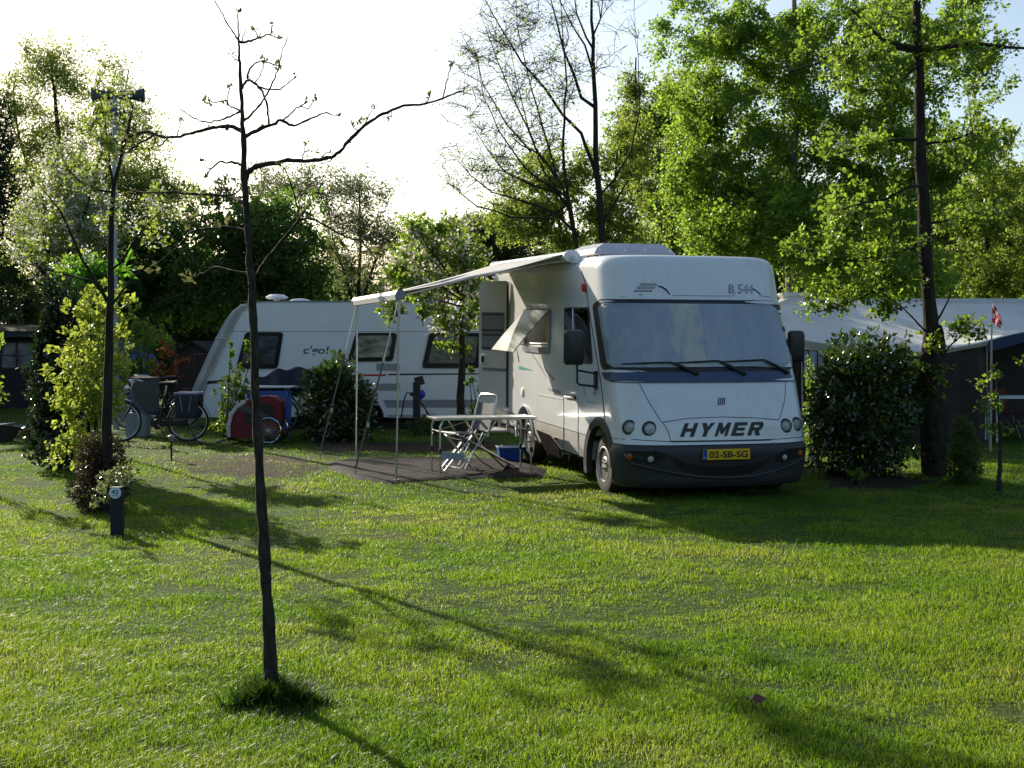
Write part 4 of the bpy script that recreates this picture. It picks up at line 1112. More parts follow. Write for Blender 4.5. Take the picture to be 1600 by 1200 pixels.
x = MB(); cquad(x, [(553, 585), (604, 584.5), (602, 587.5), (553, 588)]); x.build('red_stripe', M['red'], cr)
for q_ in ([(608, 584), (757, 583), (757, 585), (606, 586.5)], [(318, 596), (362, 592), (362, 597.5), (316, 601)]): cquad(MB(), q_).build('dark_stripe', M['black'], cr)
x = MB(); cquad(x, [(598, 625), (822, 624), (822, 637), (604, 637)]); x.build('grey_band', mat('caravan_grey', (.26, .27, .30), .4, var=.05), cr)
x = MB(); cquad(x, [(362, 517.6), (822, 517.6), (822, 518.5), (362, 518.5)], -.003); x.build('seam', M['greydecal'], cr)
x = MB(); cquad(x, [(606, 648), (824, 648), (824, 653), (607, 653)], -.012, .012); x.build('bottom_rail', mat('grey_rail', (.38, .39, .41), .4, var=.08), cr)
x = MB(); cquad(x, [(374, 470.5), (812, 468.6), (812, 471.8), (392, 472)], -.02, .03); x.build('roof_rail', M['greydecal'], cr)
for y0 in (568, 599):
    f = cquad(MB(), [(588, y0), (625, y0), (625, y0 + 11), (588, y0 + 11)], -.012, .012).build('fridge_vent', mat('vent_grey', (.36, .37, .38), .5, var=.05), cr)
    x = MB()
    for k in range(4): cquad(x, [(590, y0 + 1.5 + 2.4 * k), (623, y0 + 1.5 + 2.4 * k), (623, y0 + 2.4 + 2.4 * k), (590, y0 + 2.4 + 2.4 * k)], -.016, .004)
    x.build('vent_slat', M['greydecal'], f)
def ctext(body, x0, x1, y0, y1, shear, bold, name):
    v2, fs = text2d(body, shear, bold)
    MB().add([cl(x0 + (x1 - x0) * u, y1 + (y0 - y1) * v, -.004) for u, v in v2], fs).build(name, M['lettering'], cr, fix=False)
ctext("c'go!", 474, 514, 540.5, 556.5, .15, .012, 'lettering'); ctext('ffs', 737, 757, 494.5, 508.5, .3, .015, 'side_lettering')
x = MB().lathe([(.05, .0), (.06, .06), (.18, .06), (.22, .085), (.215, .10), (.14, .145), (.001, .155)], 26, Matrix.Translation(cl(422, 470, .7)), cap=False).build('roof_vent', M['white'], cr, smooth=True)
x = MB().ell(cl(458, 470, .8), (.23, .2, .075), 20, 8).build('roof_dome', M['white'], cr, smooth=True)
# clear protective sheet over the nose
outer = [(284, 655), (291, 632), (303, 604), (322, 562), (338, 528), (352, 502), (364, 486), (377, 476.5), (392, 472.5)]
inner = [(304, 655), (307, 638), (321, 604), (339, 564), (355, 530), (367, 504), (376, 489), (387, 479), (398, 474)]
rows = []
for k in range(15):
    y = -.05 + 2.26 * k / 14; b = .04 * math.sin(k * 1.3)
    rows.append([cl(px + b * 40, py, y) + Vector((0, .02 * math.sin(i * 2.1 + k), 0)) for i, (px, py) in enumerate(outer)])
nc = MB().grid(rows)
nc.grid([[cl(a[0] * (1 - t) + b[0] * t + 1.5 * math.sin(i * 1.7) * (t * (1 - t) * 4), a[1] * (1 - t) + b[1] * t, -.05 - .05 * math.sin(math.pi * t) * (1 + .5 * math.sin(i * 2.3))) for t in (0, .25, .5, .75, 1)] for i, (a, b) in enumerate(zip(outer, inner))])
nc = nc.build('nose_cover', M['plastic_sheet'], cr, smooth=True)
x = MB()
for i in (1, 4, 7):
    a, b = outer[i], inner[i]; x.tube([cl(*a, -.07), cl((a[0] + b[0]) / 2, (a[1] + b[1]) / 2, -.13), cl(*b, -.07)], .012, 5)
x.tube([cl(*p, -.06) for p in inner], .010, 5); x.build('cover_hem', mat('pale_hem', (.5, .53, .55), .4), nc)

# hook-up post with plug and cables
hb_ = base_at(651, 23.2); hp = thing('hookup_post', 'black electric hookup post with tilted top and blue plug in front of the caravan', 'hookup post', hb_)
k_ = 23.2 / FPX; H = (655 - 586) * k_ + .15
MB().box((0, 0, H / 2), (.13, .12, H)).build('post', M['black'], hp, bevel=.01)
MB().box((.05, 0, H + .02), (.16, .14, .16), Matrix.Rotation(R(-18), 3, 'Y')).build('post_head', M['black'], hp, bevel=.01)
MB().box((-.09, 0, H - .22), (.06, .08, .07)).build('socket_cover', M['black'], hp, bevel=.01)
MB().ell((.10, -.05, H - .22), (.06, .05, .08), 12, 8).tube([(.08, -.04, H - .28), (.07, -.05, H - .36)], .025, 8).build('blue_plug', mat('plug_blue', (.02, .05, .35), .4), hp, smooth=True)
cbm = M['black']
c1 = MB().tube([hb_ + Vector(p) for p in ((.08, -.06, H - .36), (.20, -.06, H - .55), (.33, -.07, H - .72), (.44, -.08, .02))], .014, 6).build('power_cable', cbm, None, smooth=True, origin=hb_); tag(c1, 'black power cable sloping down to the right from the hookup post', 'cable')
c1 = MB().tube([hb_ + Vector(p) for p in ((-.10, -.03, H - .22), (-.17, -.04, H - .18), (-.22, -.05, H - .30), (-.27, -.06, H - .60), (-.33, -.07, .02))], .014, 6).build('power_cable', cbm, None, smooth=True, origin=hb_); tag(c1, 'black power cable hanging left from the hookup post to the ground', 'cable')

# ------------------------------------------------------------------ bicycles
def bicycle(name, label, loc, rotz, group, wheel_r=.345):
    r = thing(name, label, 'bicycle', loc, rotz, group); w = wheel_r; WB = 1.10
    for x in (0, WB):
        mx = Matrix.Translation((x, 0, w)) @ Matrix.Rotation(R(90), 4, 'X')
        t = MB().tube(spiral_arc((x, w), w - .018, 0, 350, 35, lambda a, b: Vector((a, 0, b))), .018, 8, closed=True).build('wheel', M['rubber'], r, smooth=True)
        MB().tube(spiral_arc((x, w), w - .045, 0, 350, 35, lambda a, b: Vector((a, 0, b))), .010, 6, closed=True).build('rim', M['alu'], t, smooth=True)
        s = MB()
        for k in range(24):
            a = R(15 * k); s.tube([(x, (.02 if k % 2 else -.02), w), (x + (w - .05) * math.cos(a), 0, w + (w - .05) * math.sin(a))], .0015, 3, cap=False)
        s.tube([(x, -.05, w), (x, .05, w)], .018, 8); s.build('spokes', M['alu'], t)
    bb = (.62, 0, .30); st = (.72, 0, .78); hd_ = (.16, 0, .86)
    f = MB().tube([(.20, 0, .72), (.33, 0, .52), bb], .019, 8).tube([bb, st], .017, 8).tube([(.21, 0, .66), hd_], .021, 8)
    for s in (-1, 1):
        f.tube([(bb[0], s * .03, bb[2]), (WB, s * .06, w)], .010, 6).tube([(st[0] - .02, s * .02, .74), (WB, s * .06, w)], .009, 6)
        f.tube([(.21, s * .045, .66), (.12, s * .05, .50), (0, s * .05, w)], .011, 6)
    f.build('frame', mat('dark_frame_paint', (.02, .022, .026), .3, var=.1, coat=.5), r, smooth=True)
    MB().tube([hd_, (.19, 0, .97), (.14, 0, 1.02)], .013, 8).tube([(.30, -.28, 1.00), (.20, -.26, 1.03), (.13, -.12, 1.03), (.13, .12, 1.03), (.20, .26, 1.03), (.30, .28, 1.00)], .011, 8).build('handlebar', M['alu'], r, smooth=True)
    MB().tube([st, (.755, 0, .95)], .012, 6).build('seat_post', M['alu'], r)
    MB().loft([[Vector((.63 + .29 * t, s * wd, .965 + .03 * t + zz)) for s, zz in ((-1, 0), (-.6, .022), (0, .03), (.6, .022), (1, 0), (.6, -.03), (0, -.035), (-.6, -.03))] for t, wd in ((0, .02), (.2, .03), (.5, .05), (.8, .10), (.95, .10), (1, .07))]).build('saddle', M['black'], r, smooth=True)
    for x, a0, a1 in ((0, 20, 175), (WB, -10, 190)):
        pts = [(x + (w + .03) * math.cos(R(a)), w + (w + .03) * math.sin(R(a))) for a in range(a0, a1, 8)]
        MB().grid([[(px_, -.03, pz), (px_ + 0, 0, pz + .008), (px_, .03, pz)] for px_, pz in pts]).build('mudguard', M['greydecal'] if x == 0 else M['black'], r, smooth=True)
    k = MB().tube([(.80, -.06, .76), (1.25, -.06, .76)], .007, 6).tube([(.80, .06, .76), (1.25, .06, .76)], .007, 6)
    for s in (-1, 1): k.tube([(1.15, s * .07, .76), (WB, s * .07, w)], .006, 6).tube([(1.0, s * .06, .76), (1.0, -s * .06, .76)], .006, 6)
    k.build('carrier', M['black'], r, smooth=True)
    c = MB().lathe([(.09, -.004), (.09, .004)], 24, Matrix.Translation((bb[0], -.06, bb[2])) @ Matrix.Rotation(R(90), 4, 'X'))
    c.box((.85, -.06, .32), (.52, .03, .09)); c.build('chain_guard', M['black'], r, bevel=.01)
    for s, dx, dz in ((-1, .12, -.12), (1, -.12, .12)):
        p_ = MB().tube([(bb[0], s * .09, bb[2]), (bb[0] + dx, s * .10, bb[2] + dz)], .009, 6).build('crank', M['alu'], r)
        MB().box((bb[0] + dx, s * .15, bb[2] + dz), (.09, .09, .02)).build('pedal', M['black'], p_)
    MB().tube([(.62, .05, .28), (.72, .16, .02)], .008, 6).build('kickstand', M['black'], r)
    MB().ell((.10, 0, .90), (.05, .05, .045), 12, 8).build('front_lamp', M['chrome'], r, smooth=True)
    MB().box((1.20, 0, .66), (.03, .08, .05)).build('rear_lamp', M['red'], r, bevel=.006)
    return r
bd = 21.3
b0 = base_at(188, bd)
bk = bicycle('city_bicycle', 'dark city bicycle with panniers parked on the grass left of the red trailer', b0, R(3), 'parked bicycles')
pm_ = mat('pannier_cloth', (.018, .020, .032), .7, var=.2)
for s, lab in ((-1, 'dark pannier bag with pale rolled top on the near side of the city bicycle'), (1, 'dark pannier bag on the far side of the city bicycle carrier')):
    c = b0 + Vector((1.13, s * .17, 0)); pg = thing('pannier_bag', lab, 'pannier', c + Vector((0, 0, .40)), R(3))
    MB().loft([[Vector((x * a, y * b, z)) for x, y in ((-.19, -.06), (.19, -.06), (.19, .06), (-.19, .06))] for a, b, z in ((.75, .8, 0), (.9, 1.1, .06), (1, 1.1, .30), (1, .9, .40))]).build('bag_body', pm_, pg, bevel=.015)
    MB().tube([(-.20, 0, .41), (.20, 0, .41)], .028, 8).build('rolled_top', mat('silver_cloth', (.30, .31, .36), .45, var=.3, scale=30), pg, smooth=True)
    x = MB()
    for q in (-.09, .09): x.tube([(q, -.078, .38), (q * .6, -.082, .12)], .010, 5)
    x.build('strap', M['greydecal'], pg)
b1 = base_at(203, 24.6)
bicycle('city_bicycle', 'second dark bicycle mostly hidden behind the golden shrub and the grey cabinet', b1, R(40), 'parked bicycles')
b2 = base_at(452, 22.9)
bicycle('city_bicycle', 'bicycle half under the navy tarpaulin beside the laurel', b2 + Vector((-.2, .15, 0)), R(12), 'parked bicycles')
# navy tarpaulin draped over the bicycle
rng = random.Random(5); tc_ = base_at(440, 23.0); rows = []
for i in range(19):
    u = i / 18; row = []
    for j in range(13):
        v = j / 12 - .5; top = 1.20 - .10 * abs(u - .62) - .16 * max(0, .35 - u) * 2
        x_ = -.42 + 1.12 * u; sag = abs(v) * 2
        z_ = top - .62 * max(0, sag - .35) ** .9 * (1 + .2 * math.sin(u * 11)) - .03 * math.sin(u * 17 + v * 5)
        row.append(Vector((tc_.x + x_, tc_.y + v * .75 + .05 * math.sin(u * 14) * sag, tc_.z + z_)))
    rows.append(row)
tp_ = MB().grid(rows).build('tarpaulin', mat('navy_tarpaulin', (.008, .009, .020), .7, var=.2, bump=.3, bscale=6), None, smooth=True, origin=tc_, fix=False); tag(tp_, 'navy blue tarpaulin draped over the bicycle behind the trailer', 'tarpaulin')

# bicycle trailer
tl_o = base_at(424, 21.0); ks = 21.0 / FPX
tr_ = thing('bicycle_trailer', 'red and grey cloth bicycle trailer with spoked wheel behind the bare young tree', 'bicycle trailer', tl_o)
def tq(px, py, y=0.): q = P(px - 3, py + 1.5, 21.0); return Vector((q.x - tl_o.x, y, q.z - tl_o.z))
sidep = [(360, 683), (359, 665), (363, 645), (372, 632), (386, 624), (402, 619), (420, 617), (433, 619), (440, 626), (442, 640), (442, 655), (436, 672), (415, 683)]
tbm = mat('red_cloth', (.15, .010, .016), .7, var=.15, scale=5)
MB().prism([tq(px, py, 0) for px, py in sidep], (0, .46, 0)).build('cabin', tbm, tr_, bevel=.01)
x = MB().prism([tq(px, py, -.006) for px, py in [(386, 650), (388, 640), (400, 632), (418, 628), (428, 631), (432, 640), (431, 652), (410, 645), (398, 648), (392, 662), (385, 662)]], (0, .005, 0)); x.build('mesh_window', mat('dark_mesh', (.012, .012, .014), .6), tr_)
MB().prism([tq(px, py, -.009) for px, py in [(372, 634), (378, 630), (400, 636), (420, 646), (436, 653), (442, 655), (442, 660), (428, 657), (408, 650), (392, 644), (372, 640)]], (0, .005, 0)).build('grey_panel', mat('grey_cloth', (.075, .075, .085), .7), tr_)
x = MB(); x.tube([tq(px, py, -.01) for px, py in [(361, 681), (360, 665), (364, 647), (373, 634), (387, 626)]], .035, 6); x.build('reflective_edge', mat('pale_cloth', (.62, .55, .50), .5, var=.15), tr_, smooth=True)
MB().box(tq(396, 680, .23), (.95, .42, .06)).build('floor_frame', M['black'], tr_)
wc = tq(424, 676.5); wr = 21.5 * ks
for y in (-.09, .55):
    t = MB().tube([(wc.x + wr * math.cos(R(a)), y, wr + wr * math.sin(R(a)) - .0) for a in range(0, 360, 10)], .014, 8, closed=True).build('wheel', M['rubber'], tr_, smooth=True)
    MB().tube([(wc.x + (wr - .022) * math.cos(R(a)), y - .004, wr + (wr - .022) * math.sin(R(a))) for a in range(0, 360, 10)], .012, 6, closed=True).build('rim', M['chrome'], t, smooth=True)
    s = MB()
    for k in range(20): s.tube([(wc.x, y, wr), (wc.x + (wr - .03) * math.cos(R(18 * k)), y, wr + (wr - .03) * math.sin(R(18 * k)))], .0016, 3, cap=False)
    s.lathe([(.025, -.03), (.025, .03)], 12, Matrix.Translation((wc.x, y, wr)) @ Matrix.Rotation(R(90), 4, 'X')); s.build('spokes', M['alu'], t)
    MB().box((wc.x + wr * .72, y - .012, wr * .72), (.04, .01, .10), Matrix.Rotation(R(12), 3, 'Y')).build('reflector', M['amber'], t, bevel=.004)
h = MB().tube([tq(372, 684, .1), tq(352, 686, .02), tq(335, 694, -.08), tq(318, 690, -.1), tq(305, 677, -.08)], .013, 8)
h.tube([tq(376, 684, .05), tq(374, 694, .05)], .008, 6); h.build('tow_bar', M['black'], tr_, smooth=True)

# second folding table with blue box under it
d2 = 22.2; o2 = base_at(412, d2); t2 = thing('camping_table', 'white topped camping table behind the red bicycle trailer', 'table', o2)
def q2(px, py, y=0.): q = P(px, py, d2); return Vector((q.x - o2.x, y, q.z - o2.z))
tz = q2(400, 605).z
MB().box((q2(404, 608).x, .3, tz), (105 * d2 / FPX, .66, .03)).build('table_top', M['white'], t2, bevel=.006)
for x_ in (357, 451):
    for y in (.05, .55):
        MB().tube([(q2(x_, 600).x, y, tz - .01), (q2(x_ + (22 if x_ < 400 else -22), 600).x, y, .0)], .012, 6).build('leg', M['alu'], t2)
bx = thing('storage_box', 'blue plastic storage box under the white camping table', 'box', base_at(416, d2))
bx.location.y = d2 + .12
h_ = tz - .04
bm_ = mat('box_blue', (.06, .20, .80), .4, var=.08)
MB().loft([[Vector((sx_ * a / 2, .22 + sy_ * b / 2, z)) for sx_, sy_ in ((-1, -1), (1, -1), (1, 1), (-1, 1))] for a, b, z in ((.66, .40, .28), (.72, .44, h_ - .08), (.76, .48, h_ - .08), (.76, .48, h_ - .02))]).build('box_body', bm_, bx, bevel=.008)
MB().loft([[Vector((sx_ * a / 2, .22 + sy_ * b / 2, z)) for sx_, sy_ in ((-1, -1), (1, -1), (1, 1), (-1, 1))] for a, b, z in ((.60, .36, .0), (.66, .40, .28))]).build('lower_crate', bm_, bx)

# ------------------------------------------------------------------ pitch marker, path light, lamp post with loudspeakers
sp_ = base_at(181, 11.3); kk = 11.3 / FPX
mk = thing('pitch_marker', 'dark blue wooden pitch post with round white 42 plate at the edge of the lawn', 'marker post', sp_)
MB().box((0, 0, .205), (.105, .085, .45)).build('post', mat('post_paint', (.010, .012, .026), .7, var=.3, scale=14, bump=.3, bscale=60, stretch=(3, 3, .4)), mk, bevel=.008)
zc = P(181, 769, 11.3).z
dm = Matrix.Translation((0, -.052, zc)) @ Matrix.Rotation(R(90), 4, 'X')
pt = MB().lathe([(.052, -.004), (.052, .006), (.048, .008), (.001, .008)], 32, dm, cap=False).build('number_disc', mat('disc_white', (.72, .76, .80), .4, var=.03), mk)
v2, fs = text2d('42', .12, .02)
MB().add([Vector((-.032 + .064 * a, -.0615, zc + -.010 + .040 * b)) for a, b in v2], fs).build('number', mat('disc_blue', (.03, .09, .22), .5), pt, fix=False)
MB().box((-.004, -.0612, zc - .022), (.046, .001, .004)).prism([(.030, -.0608, zc - .022), (.016, -.0608, zc - .014), (.016, -.0608, zc - .030)], (0, -.001, 0)).build('arrow', mat('arrow_blue', (.05, .13, .28), .5), pt, fix=False)

q = G(268, 721); pl_ = thing('path_light', 'small black garden spike light with pale head in the grass before the bicycle', 'path light', q)
MB().tube([(0, 0, -.05), (0, 0, .30)], .014, 8).build('spike', M['black'], pl_)
MB().lathe([(.03, .28), (.045, .31), (.05, .35), (.001, .375)], 14, cap=False).build('lamp_head', M['greydecal'], pl_, smooth=True)

ld = 24.5; lo_ = base_at(181, ld); lp = thing('loudspeaker_post', 'tall grey steel post with horn loudspeakers rising behind the left young tree', 'loudspeaker post', lo_)
zt = P(184, 150, ld).z - lo_.z
MB().tube([(0, 0, 0), (0, 0, zt * .55), (.02, 0, zt)], [.055, .05, .04], 14).build('pole', mat('galvanised_steel', (.30, .31, .34), .4, metal=.3, var=.15, scale=4), lp, smooth=True)
def horn(c, d, ln, r1, m):
    dd = Vector(d).normalized(); z = dd; x_ = z.cross(Vector((0, 0, 1))).normalized(); y_ = z.cross(x_)
    mm = Matrix((x_, y_, z)).transposed().to_4x4(); mm.translation = Vector(c)
    return MB().lathe([(.05, -ln * .5), (.085, -ln * .45), (.085, -ln * .05), (.07, .0), (.085, ln * .12), (r1 * .72, ln * .5), (r1, ln * .85), (r1 * .97, ln * .87), (r1 * .6, ln * .5), (.02, ln * .2)], 20, mm, cap=False)
hm = mat('horn_paint', (.05, .06, .075), .5, var=.2)
for c, d, ln, r1 in (((-.14, 0, zt + .02), (-1, -.35, -.1), .30, .165), ((.26, 0, zt + .02), (1, .15, 0), .36, .14), ((-.03, -.12, zt - .34), (-.3, -1, -.3), .36, .17)):
    horn(c, d, ln, r1, hm).build('horn_loudspeaker', hm, lp, smooth=True)
MB().tube([(-.25, 0, zt - .02), (.45, 0, zt - .02)], .02, 6).build('crossbar', M['black'], lp)

# ------------------------------------------------------------------ cabinet, shed, cabin, small things on the left
gb_ = base_at(222, 22.6); gc = thing('service_cabinet', 'grey service cabinet on a pale plinth behind the bicycle front wheel', 'cabinet', gb_)
k2 = 22.6 / FPX
MB().box((0, .2, .72), (36 * k2, .32, .60)).build('cabinet_body', mat('cabinet_grey', (.060, .066, .060), .6, var=.15), gc, bevel=.01)
MB().box((0, .2, 1.03), (38 * k2, .36, .03)).build('lid', mat('lid_brown', (.16, .10, .08), .6, var=.2), gc, bevel=.006)
MB().box((-.11, .12, .21), (32 * k2, .30, .42)).build('plinth', mat('concrete', (.26, .26, .26), .8, var=.12, scale=10), gc, bevel=.008)
sd = 31.; so_b = base_at(297, sd); sh = thing('garden_shed', 'brown timber garden shed with gable roof left of the caravan nose', 'shed', so_b)
k3 = sd / FPX
def sq(px, py, y=0.): q = P(px, py, sd); return Vector((q.x - so_b.x, y, q.z - so_b.z))
timber = mat('brown_timber', (.042, .020, .015), .8, var=.35, scale=5, bump=.5, bscale=14, stretch=(.3, .3, 8))
MB().prism([sq(268, 645), sq(268, 553), sq(301, 533), sq(335, 553), sq(335, 645)], (0, 2.4, 0)).build('wall', timber, sh)
rf = MB()
for a, b in (((264, 556), (301, 532)), ((301, 532), (339, 556))):
    A_, B_ = sq(*a, -.12), sq(*b, -.12); rf.prism([A_, B_, B_ + Vector((0, 0, -.05)), A_ + Vector((0, 0, -.05))], (0, 2.65, 0))
rf.build('roof', mat('roof_felt', (.02, .018, .02), .9, var=.3, scale=12), sh)
fr_ = ring_frame([sq(303, 552, -.02), sq(331, 552, -.02), sq(331, 640, -.02), sq(303, 640, -.02)], [sq(304, 553.5, -.02), sq(330, 553.5, -.02), sq(330, 640, -.02), sq(304, 640, -.02)], (0, .03, 0)).build('door', mat('door_frame', (.13, .10, .09), .7), sh)
MB().prism([sq(304.5, 554, -.008), sq(329.5, 554, -.008), sq(329.5, 640, -.008), sq(304.5, 640, -.008)], (0, .006, 0)).build('door_leaf', timber, fr_)
cd = 33.; cb_o = base_at(20, cd); cb_ = thing('timber_cabin', 'dark timber cabin with mossy flat roof and divided window at the left edge', 'cabin', cb_o)
def cq(px, py, y=0.): q = P(px, py, cd); return Vector((q.x - cb_o.x, y, q.z - cb_o.z))
dtm = mat('dark_timber', (.016, .014, .016), .8, var=.3, scale=4, bump=.4, bscale=14, stretch=(.3, .3, 8))
MB().prism([cq(-70, 640), cq(-70, 526), cq(64, 526), cq(64, 640)], (0, 3.2, 0)).build('wall', dtm, cb_)
MB().prism([cq(-80, 527, -.35), cq(-80, 518, -.35), cq(66, 518, -.35), cq(66, 527, -.35)], (0, 3.9, 0)).build('fascia', mat('fascia', (.02, .022, .03), .6), cb_)
MB().loft([[cq(-80, 517.5, -.4), cq(66, 517.5, -.4), cq(66, 517.5, 3.6), cq(-80, 517.5, 3.6)], [cq(-78, 512, -.1), cq(60, 512, -.1), cq(60, 506, 3.5), cq(-78, 504, 3.5)]]).build('roof', mat('mossy_roof', (.15, .115, .06), .95, var=.4, scale=4, bump=.8, bscale=18, col2=(.05, .055, .02)), cb_)
wf_ = MB()
for r_ in ((1, 3.2, 534, 576), (25, 28, 534, 576), (50, 52.5, 534, 576), (1, 52, 534, 536), (1, 52, 574, 577), (3, 26, 554.5, 556)): wf_.prism([cq(r_[0], r_[3], -.03), cq(r_[1], r_[3], -.03), cq(r_[1], r_[2], -.03), cq(r_[0], r_[2], -.03)], (0, .03, 0))
wf_ = wf_.build('window', mat('red_frame', (.06, .015, .015), .6), cb_)
MB().prism([cq(3, 575, -.006), cq(51, 575, -.006), cq(51, 535.5, -.006), cq(3, 535.5, -.006)], (0, .004, 0)).build('pane', winmat('cabin_pane', (.30, .30, .31), (.05, .055, .055), 2.2), wf_)
tn = base_at(205, 29.); te = MB()
te.loft([[tn + Vector((x_ * a, y_ * a, z)) for x_, y_ in ((-.45, -.6), (.45, -.6), (.45, .6), (-.45, .6))] for a, z in ((1, 0), (1, 1.25), (.55, 1.62), (.1, 1.70))])
te = te.build('tent', mat('tent_blue', (.05, .07, .22), .7, var=.2), None, origin=tn); tag(te, 'small blue tent glimpsed behind the golden shrub and bicycles', 'tent')

bo_ = G(-2, 690); pb_ = thing('garden_box', 'low dark box with pale lid in the grass at the left edge', 'box', bo_)
MB().loft([[Vector((x_ * a, y_ * a, z)) for x_, y_ in ((-.22, -.16), (.22, -.16), (.22, .16), (-.22, .16))] for a, z in ((.9, 0), (1, .26))]).build('box_body', M['black'], pb_, bevel=.01)
MB().loft([[Vector((x_, y_, z + .02 * x_ * 4)) for x_, y_ in ((-.25, -.18), (.22, -.18), (.22, .18), (-.25, .18))] for z in (.27, .295)]).build('lid', M['greydecal'], pb_, bevel=.008)
b3 = G(34, 684); pb2 = thing('flower_trough', 'low maroon trough with pale rim beside the dark garden box', 'trough', b3)
MB().loft([[Vector((x_ * a, y_ * a, z)) for x_, y_ in ((-.14, -.10), (.14, -.10), (.14, .10), (-.14, .10))] for a, z in ((.8, 0), (1, .20), (.86, .20), (.7, .06))]).build('trough_body', mat('maroon_plastic', (.05, .008, .014), .5, var=.2), pb2, bevel=.006)
MB().loft([[Vector((x_ * a, y_ * a, z)) for x_, y_ in ((-.15, -.11), (.15, -.11), (.15, .11), (-.15, .11))] for a, z in ((1, .195), (1, .215), (.84, .215), (.84, .195))]).build('rim', M['greydecal'], pb2)

# ------------------------------------------------------------------ big awning tent and caravan on the right
AD = 21.2
ao = base_at(1400, AD); at_ = thing('tent_awning', 'large pale grey awning tent with sagging roof and dark walls behind the dark trunk', 'awning tent', ao)
al = lambda v: v - ao
cvm = mat('awning_canvas', (.70, .68, .63), .75, var=.10, scale=1.5, bump=.25, bscale=3)
ridge = [P(1214, 479, 23.6), P(1240, 471, 23.6), P(1330, 470, 23.6), P(1430, 471, 23.6), P(1560, 474, 23.6), P(1680, 474, 23.6), P(1800, 474, 23.6)]
eave = [P(1226, 529, 21.3), P(1252, 531, 21.25), P(1336, 545, 21.2), P(1445, 552, 21.0), P(1544, 534, 20.8), P(1640, 508, 22.2), P(1760, 490, 23.2)]
def lerp_list(L, t):
    t *= len(L) - 1; i = min(int(t), len(L) - 2); return L[i].lerp(L[i + 1], t - i)
rows = []
for j in range(15):
    v = j / 14; row = []
    for i in range(49):
        t = i / 48; p = lerp_list(ridge, t).lerp(lerp_list(eave, t), v)
        p.z += .045 * math.sin(math.pi * v) * math.cos(t * 12) - .05 * math.sin(math.pi * v) + .012 * math.sin(t * 31 + v * 5); row.append(al(p))
    rows.append(row)
rt_ = MB().grid(rows).build('roof', cvm, at_, smooth=True, fix=False); rt_.modifiers.new('t', 'SOLIDIFY').thickness = .006
va = []
for i in range(49):
    t = i / 48
    if t > .68: break
    p = lerp_list(eave, t); va.append(p)
MB().grid([[al(p + Vector((0, -.005, 0))) for p in va], [al(p + Vector((0, .02, -.06 - .10 * (1 - min(1, abs(i - 8) / 10)))) ) for i, p in enumerate(va)]]).build('valance', mat('beige_canvas', (.50, .46, .38), .75, var=.1), at_, smooth=True, fix=False)
sv = [lerp_list(eave, .665 + .30 * k / 10) for k in range(11)]
x = MB().grid([[al(p) for p in sv], [al(p + Vector((0, 0, -.17))) for p in sv]]).build('side_trim', mat('navy_trim_cloth', (.02, .03, .085), .7), at_, fix=False)
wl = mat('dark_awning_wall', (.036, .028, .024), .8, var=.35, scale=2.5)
fw = [lerp_list(eave, .02 + .645 * k / 30) + Vector((0, .06, -.02)) for k in range(31)]
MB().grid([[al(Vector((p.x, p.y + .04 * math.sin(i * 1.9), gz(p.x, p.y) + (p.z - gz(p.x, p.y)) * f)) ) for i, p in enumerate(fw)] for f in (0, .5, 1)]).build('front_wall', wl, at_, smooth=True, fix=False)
for a, b in ((1256, 1262), (1264, 1276), (1278, 1290)):
    MB().prism([al(P(a, 590, 21.22)), al(P(b, 592, 21.22)), al(P(b, 549, 21.22)), al(P(a, 548, 21.22))], (0, -.01, 0)).build('plastic_window', mat('clear_vinyl', (.30, .32, .40), .15, spec=.8, var=.4, scale=6, stretch=(3, 1, .4)), at_)
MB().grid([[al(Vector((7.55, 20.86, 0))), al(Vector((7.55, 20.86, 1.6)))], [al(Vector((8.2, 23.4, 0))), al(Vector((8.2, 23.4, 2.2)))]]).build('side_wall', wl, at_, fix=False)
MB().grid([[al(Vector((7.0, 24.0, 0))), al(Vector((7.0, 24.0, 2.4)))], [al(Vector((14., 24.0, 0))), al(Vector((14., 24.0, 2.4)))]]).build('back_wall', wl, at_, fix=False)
for px_ in (1255, 1336, 1445, 1544):
    p = P(px_, 600, 20.9 if px_ > 1400 else 21.15); b = base_at(px_, p.y + .08); top = lerp_list(eave, {1255: .17, 1336: .333, 1445: .5, 1544: .666}[px_])
    MB().tube([al(Vector((b.x, b.y, b.z))), al(Vector((top.x, top.y + .05, top.z - .02)))], .014, 6).build('tent_pole', M['alu'], at_)
# things in the open side: white table, red chair
w2 = base_at(1590, 21.6); wt2 = thing('white_table', 'white table standing in the open side of the awning tent', 'table', w2)
MB().box((0, 0, .74), (1.0, .6, .04)).build('table_top', M['white'], wt2, bevel=.005)
for x_ in (-.42, .42):
    for y in (-.25, .25): MB().box((x_ - .18 * (x_ < 0) * 0, y, .36), (.06, .05, .72)).build('leg', M['white'], wt2)
r3 = base_at(1565, 22.3); rc_ = thing('red_chair', 'orange red cloth chair inside the awning tent', 'chair', r3)
rcm = mat('orange_cloth', (.10, .014, .010), .7, var=.2)
MB().grid([[(-.20 + .40 * s, .22 + .08 * t, .45 + .40 * t) for s in (0, .5, 1)] for t in (0, .3, .6, 1)]).build('backrest', rcm, rc_, smooth=True)
MB().box((0, .0, .44), (.56, .46, .05)).build('seat', rcm, rc_, bevel=.01)
for x_ in (-.25, .25):
    MB().tube([(x_, -.22, .0), (x_, .25, .46)], .012, 6).build('leg', M['alu'], rc_); MB().tube([(x_, .22, .0), (x_, -.2, .46)], .012, 6).build('leg', M['alu'], rc_)
